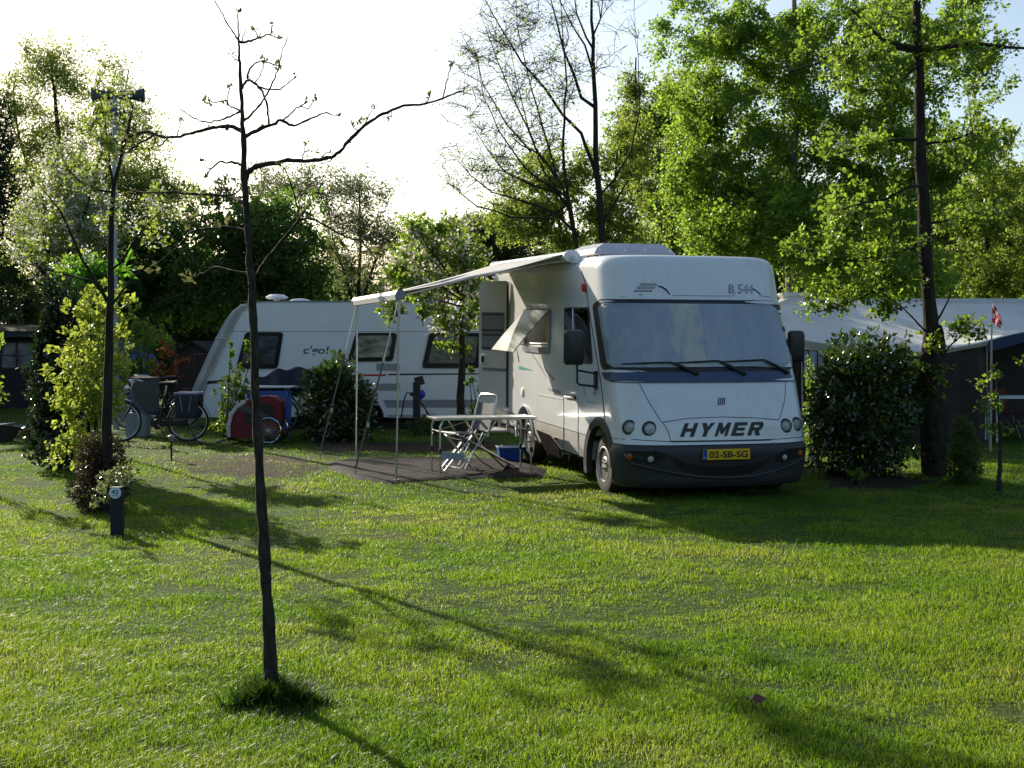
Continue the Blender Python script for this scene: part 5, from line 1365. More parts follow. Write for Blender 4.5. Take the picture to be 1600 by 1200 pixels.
# caravan to which the awning is fixed
o4 = base_at(1400, 24.2); c4 = thing('static_caravan', 'white caravan behind the awning tent with pale roof hatch showing beside the motorhome', 'caravan', o4)
p0, p1 = P(1206, 468, 24.2), P(1760, 474, 24.2)
hgt = p0.z - o4.z + .02
MB().prism([Vector((p0.x - o4.x, 0, .35)), Vector((p0.x - o4.x, 0, hgt - .35)), Vector((p0.x - o4.x + .08, 0, hgt - .12)), Vector((p0.x - o4.x + .3, 0, hgt)), Vector((p1.x - o4.x, 0, hgt)), Vector((p1.x - o4.x, 0, .35))], (0, 2.2, 0)).build('caravan_body', M['paint'], c4)
a_ = P(1240, 463, 24.9) - o4
MB().loft([[Vector((a_.x + x_ * f, a_.y + y_ * f, hgt + z)) for x_, y_ in ((-.27, -.25), (.27, -.25), (.27, .25), (-.27, .25))] for f, z in ((.85, -.02), (.88, .06), (1, .065), (1, .115), (.88, .135))]).build('roof_hatch', mat('hatch_cream', (.62, .56, .46), .4, var=.08), c4, bevel=.01)
# flag on its pole
fl_o = base_at(1549, 19.4); fg = thing('flagpole', 'slim pole with small red and white checked flag in front of the awning tent', 'flagpole', fl_o)
zt = P(1549, 470, 19.4).z - fl_o.z
MB().tube([(0, 0, 0), (0, 0, zt * .62), (.0, 0, zt)], [.020, .016, .007], 8).build('pole', mat('pole_grey', (.34, .38, .30), .5, var=.15), fg, smooth=True)
def flagmat():
    m, nt, b, o = _nt('checked_flag'); uv = N(nt, 'ShaderNodeUVMap'); ck = N(nt, 'ShaderNodeTexChecker', Scale=1.0)
    ck.inputs['Color1'].default_value = (.55, .015, .03, 1); ck.inputs['Color2'].default_value = (.75, .70, .70, 1)
    nt.links.new(uv.outputs[0], ck.inputs['Vector']); nt.links.new(ck.outputs[0], b.inputs[0]); b.inputs['Roughness'].default_value = .8
    t = N(nt, 'ShaderNodeBsdfTranslucent'); nt.links.new(ck.outputs[0], t.inputs[0]); mx = N(nt, 'ShaderNodeMixShader'); mx.inputs[0].default_value = .4
    nt.links.new(b.outputs[0], mx.inputs[1]); nt.links.new(t.outputs[0], mx.inputs[2]); nt.links.new(mx.outputs[0], o.inputs[0]); return m
rows = []; uvs = []
for i in range(13):
    s = i / 12; row = []
    for j in range(13):
        t = j / 12
        row.append(Vector((.008 + .17 * s * (.55 + .45 * t) + .02 * math.sin(t * 6) * s - .06 * s * (1 - t) * 0, .03 * math.sin(s * 9 + t * 3), zt - .02 - .30 * t - .17 * s * (1 - .3 * t)))); uvs.append((s * 4, t * 4))
    rows.append(row)
f = MB().grid(rows).build('flag', flagmat(), fg, smooth=True, fix=False)
ul = f.data.uv_layers.new(name='UVMap')
for l in f.data.loops: ul.data[l.index].uv = (uvs[l.vertex_index][0] + .001, uvs[l.vertex_index][1] + .001)

# dead leaf on the lawn
lf = G(1175, 1112) + Vector((0, 0, .05)); pts = []
for k in range(14):
    a = 2 * math.pi * k / 14; r = .045 * (1 + .35 * math.cos(3 * a) + .2 * math.cos(5 * a)); pts.append(lf + Vector((r * math.cos(a), r * math.sin(a) * .8, .018 * math.sin(2 * a) + .01)))
dl = MB(); fan(dl, pts); dl = dl.build('dead_leaf', mat('dead_leaf', (.13, .055, .03), .8, var=.3, scale=30), None, origin=lf, fix=False); tag(dl, 'curled brown dead leaf lying on the front lawn', 'leaf')
# ------------------------------------------------------------------ young bare tree in front
D1 = 6.1
b1_ = G(425, 1090); yt = thing('young_tree', 'thin young tree in the foreground with bare crooked branches and tiny opening buds', 'tree', b1_)
rng = np.random.default_rng(21)
def br(mb, pts, r0, r1, dev=0., tips=None, d=D1, n=7):
    m = len(pts); out = []
    for i, p in enumerate(pts):
        out.append(P(p[0], p[1], d + dev * i / (m - 1)) - b1_)
    sm_ = []
    for i in range(m - 1):            # light smoothing and knots
        for k in range(3):
            t = k / 3; a, b = out[i], out[i + 1]
            sm_.append(a.lerp(b, t) + Vector(rng.normal(size=3)) * .0022 * (1 if k else 0))
    sm_.append(out[-1]); L = len(sm_)
    rr = [(r0 + (r1 - r0) * (i / (L - 1)) ** .8) * (1 + .10 * rng.normal()) for i in range(L)]
    mb.tube(sm_, rr, n); return out
tk = MB()
br(tk, [(426, 1100), (425, 1092), (423, 1060), (421, 1000), (417, 930), (414, 880), (409, 800), (405, 720), (401, 650), (398, 600), (397, 520), (394, 450), (390, 390), (386, 340), (382, 290), (381, 250), (380, 205), (378, 170), (376, 140), (375, 105), (374, 85), (373, 68)], .038, .0048, -.12, n=12)
tk.v[:] = tk.v
tk.tube([(-.0, 0, -.05), (0, 0, .02), (-.002, 0, .07), (-.004, 0, .14)], [.056, .046, .039, .030], 12)
tk.build('trunk', M['bark_young'], yt, smooth=True, fix=False, angle=70)
BR = [([(382, 285), (386, 270), (400, 260), (425, 255), (450, 250), (475, 252), (500, 250), (518, 246), (530, 238), (545, 220), (560, 205), (575, 192), (590, 182), (612, 172), (630, 165), (655, 164), (680, 158), (700, 150), (722, 143)], .0125, .003, -.45, 1),
      ([(691, 156), (696, 138), (700, 122), (704, 103)], .003, .0018, -.1, 1),
      ([(381, 216), (392, 208), (408, 200), (425, 195), (440, 188), (452, 195), (462, 196), (480, 188), (495, 182), (510, 176), (520, 180), (530, 181)], .0095, .002, .35, 1),
      ([(420, 193), (418, 178), (416, 158), (411, 146), (408, 140), (398, 130), (387, 124)], .005, .004, .1, 1),
      ([(440, 188), (450, 182), (460, 172), (470, 165), (480, 158)], .004, .002, .2, 1), ([(470, 166), (482, 170), (488, 160), (494, 156)], .003, .0015, .2, 1),
      ([(381, 189), (392, 180), (404, 166), (412, 155), (420, 142), (430, 122), (436, 100), (440, 88), (449, 58)], .006, .0018, -.2, 0),
      ([(378, 138), (385, 126), (394, 127), (405, 136), (415, 139), (438, 140), (448, 132), (460, 122)], .006, .002, -.25, 1),
      ([(386, 123), (390, 108), (398, 99), (408, 95), (418, 98), (430, 100), (438, 104)], .0045, .002, -.1, 1),
      ([(397, 130), (404, 122), (410, 108), (413, 94)], .003, .0018, .1, 1), ([(372, 64), (384, 66), (396, 62), (405, 60), (416, 54), (425, 56), (436, 60)], .006, .002, .2, 1),
      ([(405, 60), (402, 54), (398, 47)], .003, .002, 0, 1), ([(420, 54), (424, 48), (425, 41)], .003, .002, 0, 1),
      ([(373, 62), (364, 50), (354, 35), (345, 18), (336, 2), (328, -14)], .0042, .0018, .2, 0), ([(373, 68), (373, 50), (372, 32), (372, 18)], .0042, .002, 0, 1), ([(376, 68), (380, 56), (383, 45)], .003, .0015, 0, 0),
      ([(374, 95), (366, 93), (362, 85)], .0028, .002, 0, 1), ([(380, 207), (368, 200), (356, 197), (342, 198), (330, 200), (312, 205), (295, 209), (275, 214), (258, 215), (245, 211), (232, 206), (215, 208), (200, 215), (190, 222)], .0095, .004, .5, 1),
      ([(240, 211), (225, 220), (208, 230), (195, 238), (182, 246)], .005, .002, .1, 1), ([(262, 215), (255, 224), (248, 228), (240, 222)], .004, .002, .1, 1), ([(277, 213), (280, 200), (284, 188)], .003, .0015, 0, 1),
      ([(378, 175), (368, 178), (355, 183), (340, 189), (325, 191), (312, 188), (300, 183), (290, 176), (280, 170)], .0048, .0018, -.3, 0), ([(375, 173), (364, 167), (356, 164), (352, 157), (338, 160), (325, 157)], .004, .002, -.2, 1), ([(357, 164), (355, 150), (359, 140)], .003, .002, 0, 1), ([(320, 190), (321, 170), (322, 158)], .0015, .001, 0, 1),
      ([(381, 259), (372, 255), (358, 254), (342, 253), (332, 262), (325, 272), (320, 278)], .0065, .0022, .25, 1), ([(330, 264), (322, 262), (318, 254)], .003, .0018, 0, 1),
      ([(383, 320), (372, 312), (360, 308), (345, 305), (320, 304), (295, 303), (265, 300), (240, 301), (220, 300), (205, 297)], .008, .003, .6, 1), ([(348, 305), (360, 306), (368, 302), (376, 294), (378, 285)], .004, .003, .1, 1), ([(372, 300), (362, 296), (352, 296), (348, 288)], .003, .002, 0, 1), ([(337, 305), (336, 294), (340, 284)], .0025, .0015, 0, 1),
      ([(387, 362), (370, 356), (350, 354), (330, 356), (312, 358), (298, 362), (286, 376), (270, 392), (250, 408), (235, 420)], .0065, .0025, .6, 2), ([(312, 358), (300, 352), (292, 348)], .003, .0018, .1, 2),
      ([(390, 430), (370, 424), (352, 420), (336, 417), (322, 424), (310, 430), (299, 436)], .005, .002, .4, 2),
      ([(402, 428), (412, 412), (425, 395), (440, 376), (452, 362), (462, 350), (469, 338), (477, 328), (486, 318)], .0075, .0028, -.35, 1), ([(466, 343), (480, 341), (496, 345), (512, 354), (528, 364), (546, 371), (564, 377), (574, 388), (585, 402), (598, 415)], .0055, .002, -.3, 1), ([(564, 377), (572, 370), (580, 361)], .003, .0018, 0, 1),
      ([(463, 347), (478, 354), (492, 366), (505, 382), (515, 395)], .005, .002, .2, 2), ([(440, 378), (460, 378), (485, 380), (510, 388), (540, 390), (570, 393), (596, 398)], .004, .0015, .3, 2), ([(466, 340), (463, 318), (459, 300), (452, 280), (446, 266), (438, 256)], .004, .0015, -.2, 1), ([(465, 338), (468, 325), (466, 312)], .003, .002, 0, 1),
      ([(472, 250), (474, 240), (482, 234), (492, 236)], .003, .0016, .1, 1), ([(476, 238), (475, 226), (480, 222)], .002, .001, 0, 1), ([(500, 248), (508, 240), (516, 238)], .003, .0016, .1, 1), ([(520, 244), (516, 252), (510, 254)], .003, .0016, 0, 1), ([(560, 206), (553, 200), (550, 195)], .003, .0016, 0, 1), ([(572, 194), (575, 182), (584, 168)], .003, .0015, 0, 1), ([(576, 193), (568, 190), (562, 192)], .002, .001, 0, 1), ([(610, 173), (612, 180), (606, 182)], .002, .001, 0, 1), ([(660, 164), (668, 158), (672, 150)], .003, .0016, 0, 1)]
LP, LD, LZ = [], [], []
bm_ = MB()
for pts, r0, r1, dev, lf_ in BR:
    out = br(bm_, pts, r0 * 1.12, r1 * 1.25, dev)
    if lf_:
        m = len(out); spots = [(out[-1], 7 if lf_ == 1 else 9)]
        for i in range(2, m - 1):
            if rng.random() < (.22 if m > 6 else .12): spots.append((out[i], 4))
        for p, c in spots:
            ax_ = Vector(rng.normal(size=3)) * .4 + Vector((0, 0, .7))
            for _ in range(c):
                LP.append(tuple(p + Vector(rng.normal(size=3)) * (.008 if lf_ == 1 else .016))); LD.append(tuple(ax_ + Vector(rng.normal(size=3)) * .6)); LZ.append(.026 if lf_ == 1 else .05)
bm_.build('branches', M['bark_young'], yt, smooth=True, fix=False, angle=70)
LP, LD, LZ = np.array(LP), np.array(LD), np.array(LZ); sz = rng.uniform(.6, 1.2, len(LP)) * LZ
np_mesh('buds', leaf_verts(LP, LD, rng.normal(size=LP.shape), sz, sz * .55), LEAF_FACES, LM['buds'], yt)

# long grass of its own round the foot, shade put into its dark colour
cx = rng.normal(0, .078, (46, 2)) * np.array([1.2, .75]); cr_ = rng.uniform(.018, .055, 46); ci = rng.integers(0, 46, 1900); nT = 1900
tx = b1_.x + .03 + cx[ci, 0] + rng.normal(0, 1, nT) * cr_[ci]; ty = b1_.y - .09 + cx[ci, 1] * .8 + rng.normal(0, 1, nT) * cr_[ci] * .8
r = np.hypot(tx - b1_.x, ty - b1_.y)
hT = rng.uniform(.04, .14, nT) * np.clip(1.25 - r / .5, .4, 1.2); la = rng.uniform(0, 2 * np.pi, nT); ln_ = hT * rng.uniform(.2, 1.1, nT)
wv_ = np.stack([np.cos(la + 1.6), np.sin(la + 1.6), 0 * la], 1) * .003; b0 = np.stack([tx, ty, 0 * tx - .005], 1); up = np.stack([np.cos(la) * ln_, np.sin(la) * ln_, hT], 1)
VT = np.stack([b0 - wv_, b0 + wv_, b0 - wv_ * .8 + up * np.array([.4, .4, .62]), b0 + wv_ * .8 + up * np.array([.4, .4, .62]), b0 + up * np.array([1, 1, .9])], 1) - np.array([b1_.x, b1_.y, 0])
tf = np_mesh('grass_tuft', VT, [(0, 1, 3, 2), (2, 3, 4)], leafmat('shade_dark_grass', (.020, .045, .007), (.05, .095, .014), (.09, .20, .016), .35, .6, .1))
tf.location = (b1_.x, b1_.y, 0); tag(tf, 'dark clump of long grass round the foot of the young bare tree', 'grass tuft')

# ------------------------------------------------------------------ left: young flowering tree and shrubs
def pts_(L, d, dev=0.): return [P(x, y, d + dev * i / max(1, len(L) - 1)) for i, (x, y) in enumerate(L)]
DT2 = 12.9; t2b = G(168, 797); t2b = Vector((t2b.x, DT2, 0))
woody('flowering_tree', 'slim young tree with white blossom rising above the golden shrub on the left', 'tree', t2b,
      [([t2b + Vector((0, 0, -.05))] + pts_([(166, 745), (166, 690), (168, 620), (170, 540), (172, 480), (173, 440), (172, 390), (174, 340), (178, 290), (188, 250), (200, 205), (208, 165)], DT2), .062, .010),
       (pts_([(168, 470), (150, 440), (128, 405), (112, 370), (95, 330), (70, 300)], DT2, -.3), .020, .006), (pts_([(166, 455), (140, 438), (100, 430), (70, 418), (35, 408)], DT2, .5), .012, .005),
       (pts_([(176, 475), (195, 450), (215, 425), (232, 400)], DT2, .3), .014, .005), (pts_([(176, 420), (190, 410), (205, 385), (222, 360), (250, 330)], DT2, -.3), .014, .005),
       (pts_([(178, 300), (172, 262), (168, 220), (160, 170), (150, 120)], DT2, .2), .014, .004), (pts_([(176, 300), (150, 296), (120, 280), (95, 250), (80, 220)], DT2, .2), .012, .004)],
      [blob_px(110, 330, 75, 90, DT2, .5, 16), blob_px(185, 250, 85, 80, DT2, .5, 16), blob_px(250, 320, 60, 60, DT2, .5, 10), blob_px(60, 380, 50, 40, DT2, .4, 6), blob_px(160, 160, 60, 50, DT2, .4, 8)],
      LM['spring'], M['bark'], seed=4, step=.12, start=.45, twigs=6, per=11, spread=.19, L=.040, W=.028, tipr=.0025, twig_r=.0016, flowers=(LM['petal'], .30, .045, 14))

bush('holly_shrub', 'tall dark glossy holly column left of the golden shrub', 'shrub', base_at(92, 17.),
     [blob_px(98, 500, 28, 70, 17., .4, 3), blob_px(92, 590, 40, 75, 17., .5, 4), blob_px(92, 670, 45, 62, 17., .5, 4), blob_px(82, 545, 26, 50, 16.9, .35, 2)], LM['holly'], 13000, .075, .042, seed=5, up=.6)
gbb = base_at(140, 15.0)
bush('golden_shrub', 'bright yellow green shrub glowing in the sun behind the pitch post', 'shrub', gbb,
     [blob_px(150, 490, 42, 42, 15., .35, 3), blob_px(135, 560, 55, 45, 15., .4, 4), blob_px(150, 600, 60, 45, 14.9, .4, 4), blob_px(125, 640, 52, 45, 15., .4, 3), blob_px(120, 690, 38, 40, 15., .4, 2), blob_px(172, 520, 26, 60, 15., .3, 2)],
     LM['yellow'], 4300, .064, .052, seed=6, up=.9, rough=.28)
bush('rust_shrub', 'brownish dark shrub just behind the pitch post', 'shrub', base_at(160, 13.1),
     [blob_px(160, 715, 36, 38, 13.1, .3, 3), blob_px(152, 765, 36, 45, 13.0, .3, 3), blob_px(172, 748, 30, 45, 13.0, .25, 2)], LM['rust'], 9000, .036, .022, seed=7, stems=9)
bush('variegated_shrub', 'small cream flecked shrub touching the top of the pitch post', 'shrub', base_at(178, 12.1),
     [blob_px(175, 752, 28, 22, 12.1, .16, 3), blob_px(196, 742, 22, 14, 12.05, .12, 1), blob_px(160, 775, 16, 22, 12.1, .12, 1)], LM['varieg'], 700, .036, .022, seed=8, stems=6)
bush('edge_shrub', 'loose light green shrub cut by the left edge of the picture', 'shrub', base_at(-25, 14.5),
     [blob_px(-22, 520, 30, 50, 14.5, .2, 2), blob_px(-20, 620, 38, 50, 14.5, .25, 3)], LM['lime'], 420, .07, .05, seed=9, stems=5)
DCN = 19.5
woody('chestnut_tree', 'young chestnut with large bright green drooping leaves behind the holly', 'tree', base_at(130, DCN),
      [([base_at(130, DCN), P(130, 560, DCN), P(132, 470, DCN), P(135, 400, DCN)], .05, .012)],
      [blob_px(125, 440, 55, 45, DCN, .5, 20), blob_px(170, 425, 45, 35, DCN, .4, 10)], LM['chestnut'], M['bark'], seed=10, step=.2, twigs=5, per=5, spread=.22, L=.20, W=.075, up=.8)
bush('copper_shrub', 'small copper leaved young tree in front of the brown shed', 'young tree', base_at(264, 25.5),
     [blob_px(262, 572, 24, 26, 25.5, .3, 3), blob_px(284, 565, 13, 6, 25.5, .2, 1), blob_px(250, 590, 18, 8, 25.5, .2, 1), blob_px(258, 548, 9, 12, 25.5, .2, 1)], LM['copper'], 520, .075, .055, seed=11, stems=4)
bush('rose_shrub', 'low shrub with reddish tips beside the copper tree', 'shrub', base_at(232, 25.8),
     [blob_px(235, 600, 30, 16, 25.8, .4, 2), blob_px(275, 622, 24, 20, 25.8, .4, 2)], LM['rust'], 1600, .06, .04, seed=12)
bush('light_shrub', 'loose light green shrub with upright shoots left of the trailer', 'shrub', base_at(358, 21.9),
     [blob_px(362, 610, 22, 32, 21.9, .3, 4), blob_px(352, 655, 20, 28, 21.9, .3, 3), blob_px(380, 600, 15, 25, 21.9, .3, 2), blob_px(362, 558, 6, 24, 21.9, .08, .4), blob_px(388, 550, 7, 26, 21.9, .08, .5), blob_px(360, 650, 20, 35, 21.7, .3, 2)],
     LM['lime'], 1500, .062, .046, seed=13, stems=8, up=.8)
bush('laurel_shrub', 'dark dense laurel in front of the caravan right of the trailer', 'shrub', base_at(522, 21.8),
     [blob_px(520, 597, 42, 32, 21.8, .5, 4), blob_px(525, 635, 56, 45, 21.8, .6, 5), blob_px(530, 668, 55, 30, 21.8, .6, 3), blob_px(560, 625, 22, 28, 21.8, .4, 1)], LM['laurel'], 6500, .12, .045, seed=14, stems=9)
bush('weed_clump', 'tall weeds at the foot of the hookup post', 'plant', base_at(668, 23.0),
     [blob_px(662, 668, 26, 20, 23., .25, 2), blob_px(715, 664, 30, 14, 23., .25, 2)], LM['far'], 900, .12, .02, seed=15, stems=6, up=0)
bush('climber', 'thin spindly plant with few leaves beside the open motorhome door', 'plant', base_at(748, 20.5),
     [blob_px(735, 590, 6, 16, 20.5, .06, 1), blob_px(752, 620, 7, 32, 20.5, .06, 1), blob_px(742, 640, 10, 20, 20.5, .06, 1)], LM['darkgreen'], 90, .06, .035, seed=16, stems=4)

# blossoming cherry between the caravan and the awning
DC = 21.6; cb0 = base_at(720, DC)
woody('cherry_tree', 'small cherry tree with pink white blossom and fresh leaves in front of the caravan', 'tree', cb0,
      [([cb0, P(720, 620, DC), P(722, 560, DC), P(721, 500, DC), P(723, 450, DC), P(728, 410, DC), P(722, 385, DC)], .075, .03),
       (pts_([(724, 470), (708, 440), (692, 415), (672, 392), (660, 372), (658, 355)], DC, -.4), .03, .008), (pts_([(730, 420), (712, 408), (695, 403), (668, 397), (640, 408)], DC, .4), .026, .008),
       (pts_([(722, 480), (690, 470), (660, 490), (662, 510)], DC, -.6), .018, .006), (pts_([(726, 430), (745, 410), (762, 395)], DC, .2), .018, .006), (pts_([(722, 470), (680, 440), (640, 440), (610, 470)], DC, .2), .02, .006)],
      [blob_px(690, 375, 55, 38, DC, .7, 24), blob_px(640, 430, 45, 38, DC, .7, 20), blob_px(700, 440, 55, 40, DC, .7, 22), blob_px(750, 440, 30, 60, DC, .5, 16), blob_px(610, 488, 16, 22, DC, .3, 5), blob_px(690, 500, 45, 30, DC, .6, 14), blob_px(655, 355, 30, 20, DC, .4, 6), blob_px(665, 545, 12, 14, DC, .2, 1), blob_px(720, 540, 25, 10, DC, .3, 2), blob_px(735, 500, 14, 25, DC, .3, 4)],
      LM['lime'], M['bark'], seed=17, step=.16, start=.5, twigs=6, per=11, spread=.22, L=.085, W=.052, tipr=.004, flowers=(LM['pinkpetal'], .15, .090, 26), up=.6)

# ------------------------------------------------------------------ bare spring tree behind the motorhome
DB = 26.; bb_ = base_at(946, DB)
limbs = [([bb_] + pts_([(945, 560), (943, 400), (938, 330), (933, 270), (930, 200), (928, 120), (925, 60), (924, 0), (922, -70)], DB), .105, .014),
         ([base_at(905, DB), P(904, 470, DB), P(902, 385, DB), P(893, 330, DB), P(878, 290, DB - .3), P(860, 262, DB - .5), P(842, 240, DB - .6), P(818, 228, DB - .7), P(800, 215, DB - .8)], .075, .008),
         ([P(888, 320, DB), P(868, 300, DB), P(830, 290, DB + .3), P(790, 270, DB + .4), P(755, 225, DB + .5), P(735, 190, DB + .6)], .032, .004),
         ([P(905, 370, DB), P(870, 335, DB), P(820, 315, DB - .3), P(770, 300, DB - .6), P(735, 275, DB - .8), P(700, 235, DB - 1)], .032, .004),
         ([P(934, 282, DB), P(908, 208, DB + .2), P(880, 180, DB + .3), P(855, 140, DB + .4), P(815, 95, DB + .6), P(775, 30, DB + .8), P(745, -30, DB + 1)], .042, .004),
         ([P(930, 168, DB), P(908, 152, DB), P(898, 120, DB), P(880, 80, DB - .2), P(868, 30, DB - .3), P(850, -40, DB - .4)], .038, .004),
         ([P(926, 75, DB), P(915, 60, DB), P(900, 20, DB), P(892, -40, DB)], .026, .004), ([P(926, 110, DB), P(912, 70, DB + .2), P(880, 10, DB + .4), P(862, -30, DB + .5)], .026, .004),
         ([P(925, 60, DB), P(938, 30, DB), P(945, -20, DB)], .025, .006), ([P(872, 285, DB), P(858, 230, DB), P(840, 170, DB + .3), P(822, 110, DB + .5), P(810, 40, DB + .7), P(802, -30, DB + .8)], .028, .004),
         ([P(850, 255, DB), P(825, 200, DB - .3), P(800, 150, DB - .5), P(775, 90, DB - .7), P(750, 20, DB - .8)], .024, .004), ([P(830, 238, DB), P(790, 195, DB), P(755, 130, DB), P(735, 60, DB)], .02, .004),
         ([P(888, 320, DB), P(850, 340, DB), P(800, 340, DB), P(745, 320, DB), P(700, 285, DB), P(690, 255, DB)], .024, .004), ([P(936, 306, DB), P(960, 282, DB), P(985, 235, DB), P(1000, 170, DB), P(995, 60, DB)], .024, .004),
         ([P(940, 352, DB), P(958, 322, DB), P(990, 270, DB + .5)], .03, .006),
         ([P(900, 380, DB), P(885, 300, DB), P(880, 220, DB), P(884, 130, DB), P(878, 40, DB), P(874, -40, DB)], .036, .005), ([P(893, 332, DB), P(850, 270, DB + .4), P(826, 200, DB + .7), P(806, 120, DB + .9), P(790, 50, DB + 1.1)], .028, .004), ([P(884, 306, DB), P(818, 262, DB - .4), P(780, 205, DB - .7), P(756, 150, DB - .9), P(744, 90, DB - 1)], .026, .004)]
woody('bare_tree', 'tall spring tree with long bare ascending branches and few leaves behind the motorhome roof', 'tree', bb_, limbs,
      [blob_px(780, 120, 65, 140, DB, 1.2, 100), blob_px(840, 50, 70, 100, DB, 1.2, 70), blob_px(745, 265, 60, 60, DB, 1, 44), blob_px(860, 170, 55, 80, DB, 1, 50), blob_px(955, 60, 45, 100, DB, .8, 16), blob_px(720, 130, 30, 110, DB, .8, 10), blob_px(800, 260, 70, 50, DB, 1, 24)],
      LM['spring'], M['twig'], seed=18, step=.35, twigs=6, per=2.6, spread=.60, L=.05, W=.035, tipr=.0065, twig_r=.0050, rise=.6)
woody('spring_tree', 'small leafing tree with yellow green leaves low round the stems behind the motorhome roof', 'tree', base_at(880, 27.5),
      [([base_at(880, 27.5), P(880, 420, 27.5), P(872, 330, 27.5), P(862, 260, 27.5)], .08, .02), ([base_at(890, 27.5), P(935, 420, 27.5), P(955, 330, 27.5), P(965, 240, 27.5)], .08, .02)],
      [blob_px(850, 300, 70, 65, 27.5, 1.2, 40), blob_px(950, 300, 60, 80, 27.5, 1.2, 44), blob_px(890, 350, 90, 40, 27.2, 1.2, 40), blob_px(790, 330, 50, 40, 27.5, 1, 16), blob_px(990, 220, 30, 50, 27.5, .8, 18), blob_px(880, 255, 70, 50, 27.5, 1.1, 26), blob_px(820, 350, 70, 35, 27.5, 1.1, 22), blob_px(960, 370, 60, 25, 27.5, 1., 16)],
      LM['spring'], M['twig'], seed=19, step=.3, twigs=7, per=19, spread=.48, L=.07, W=.05, tipr=.005)

# ------------------------------------------------------------------ right: big trunk, birch, shrubs
DR = 16.2; rb_ = base_at(1462, DR)
rl_ = [([rb_ + Vector((0, 0, -.1))] + pts_([(1460, 735), (1458, 680), (1457, 620), (1456, 570), (1455, 520), (1450, 470), (1446, 400), (1443, 340), (1440, 280), (1438, 200), (1436, 120), (1434, 60), (1432, 0), (1430, -80)], DR), [.168, .160, .158, .156, .150, .098, .086, .083, .080, .076, .068, .060, .056, .052, .045], .045),
       (pts_([(1437, 78), (1405, 70), (1380, 62), (1355, 40), (1330, 15)], DR, -.6), .035, .010), (pts_([(1437, 80), (1480, 72), (1530, 68), (1570, 74), (1600, 76), (1640, 70)], DR, .3), .035, .012), (pts_([(1437, 82), (1400, 75), (1360, 88), (1310, 92), (1270, 100), (1230, 112)], DR, .8), .028, .008),
       (pts_([(1438, 100), (1415, 120), (1395, 145), (1370, 170)], DR, -.5), .022, .007), (pts_([(1442, 218), (1400, 218), (1360, 225), (1325, 235), (1310, 240)], DR, -.8), .022, .006), (pts_([(1442, 225), (1480, 222), (1520, 208), (1560, 215)], DR, .4), .02, .006),
       (pts_([(1444, 290), (1420, 292), (1385, 310), (1340, 320), (1300, 330)], DR, -.8), .02, .006), (pts_([(1446, 385), (1410, 390), (1370, 400), (1330, 408), (1290, 400)], DR, -.6), .02, .006), (pts_([(1448, 520), (1425, 495), (1405, 475), (1385, 462)], DR, -.4), .014, .005), (pts_([(1462, 505), (1472, 490), (1480, 470), (1486, 455)], DR, .1), .018, .006),
       (pts_([(1470, 560), (1485, 540), (1505, 520), (1530, 505)], DR, -.3), .014, .004), (pts_([(1445, 350), (1475, 345), (1510, 335), (1550, 330)], DR, .5), .018, .006), (pts_([(1448, 430), (1410, 440), (1370, 455), (1320, 475), (1270, 490)], DR, -.5), .016, .005)]
woody('broadleaf_tree', 'tall straight dark trunk with tiers of bright round leaves right of the motorhome', 'tree', rb_, rl_,
      [blob_px(1400, 30, 70, 45, DR, .9, 16), blob_px(1310, 95, 75, 40, DR, .8, 16), blob_px(1500, 60, 60, 35, DR, .8, 14), blob_px(1360, 120, 50, 50, DR, .8, 10), blob_px(1345, 225, 60, 28, DR, .7, 12), blob_px(1340, 320, 65, 38, DR, .7, 16), blob_px(1290, 390, 75, 32, DR, .7, 14), blob_px(1390, 400, 60, 45, DR - .3, .7, 16), blob_px(1520, 225, 50, 40, DR, .8, 9), blob_px(1520, 335, 55, 40, DR, .7, 10), blob_px(1350, 440, 70, 22, DR - .3, .6, 12), blob_px(1280, 480, 40, 10, DR - .3, .4, 4), blob_px(1385, 485, 25, 16, DR - .3, .3, 5), blob_px(1510, 525, 30, 14, DR - .2, .3, 4), blob_px(1450, 570, 20, 60, DR - .1, .22, 7), blob_px(1550, 130, 40, 50, DR, .7, 6)],
      LM['lime'], M['bark'], seed=22, step=.2, start=.3, twigs=7, per=11, spread=.27, L=.063, W=.052, tipr=.004, up=.8)
bl_ = MB()
for k in range(26):
    rr_n = random.Random(k); z = rr_n.uniform(.1, 1.75); a = rr_n.uniform(0, 6.28); cx_ = float(np.interp(z, [0, 1, 1.75], [-.01, -.035, -.06])); bl_.ell((cx_ + math.cos(a) * (.14 - .02 * z), math.sin(a) * (.14 - .02 * z), z), (rr_n.uniform(.04, .075), rr_n.uniform(.04, .075), rr_n.uniform(.06, .22)), 8, 6)
broot = [o for o in scene.objects if o.name.startswith('broadleaf_tree')][0]
bl_.build('bark_burrs', M['bark'], broot, smooth=True)

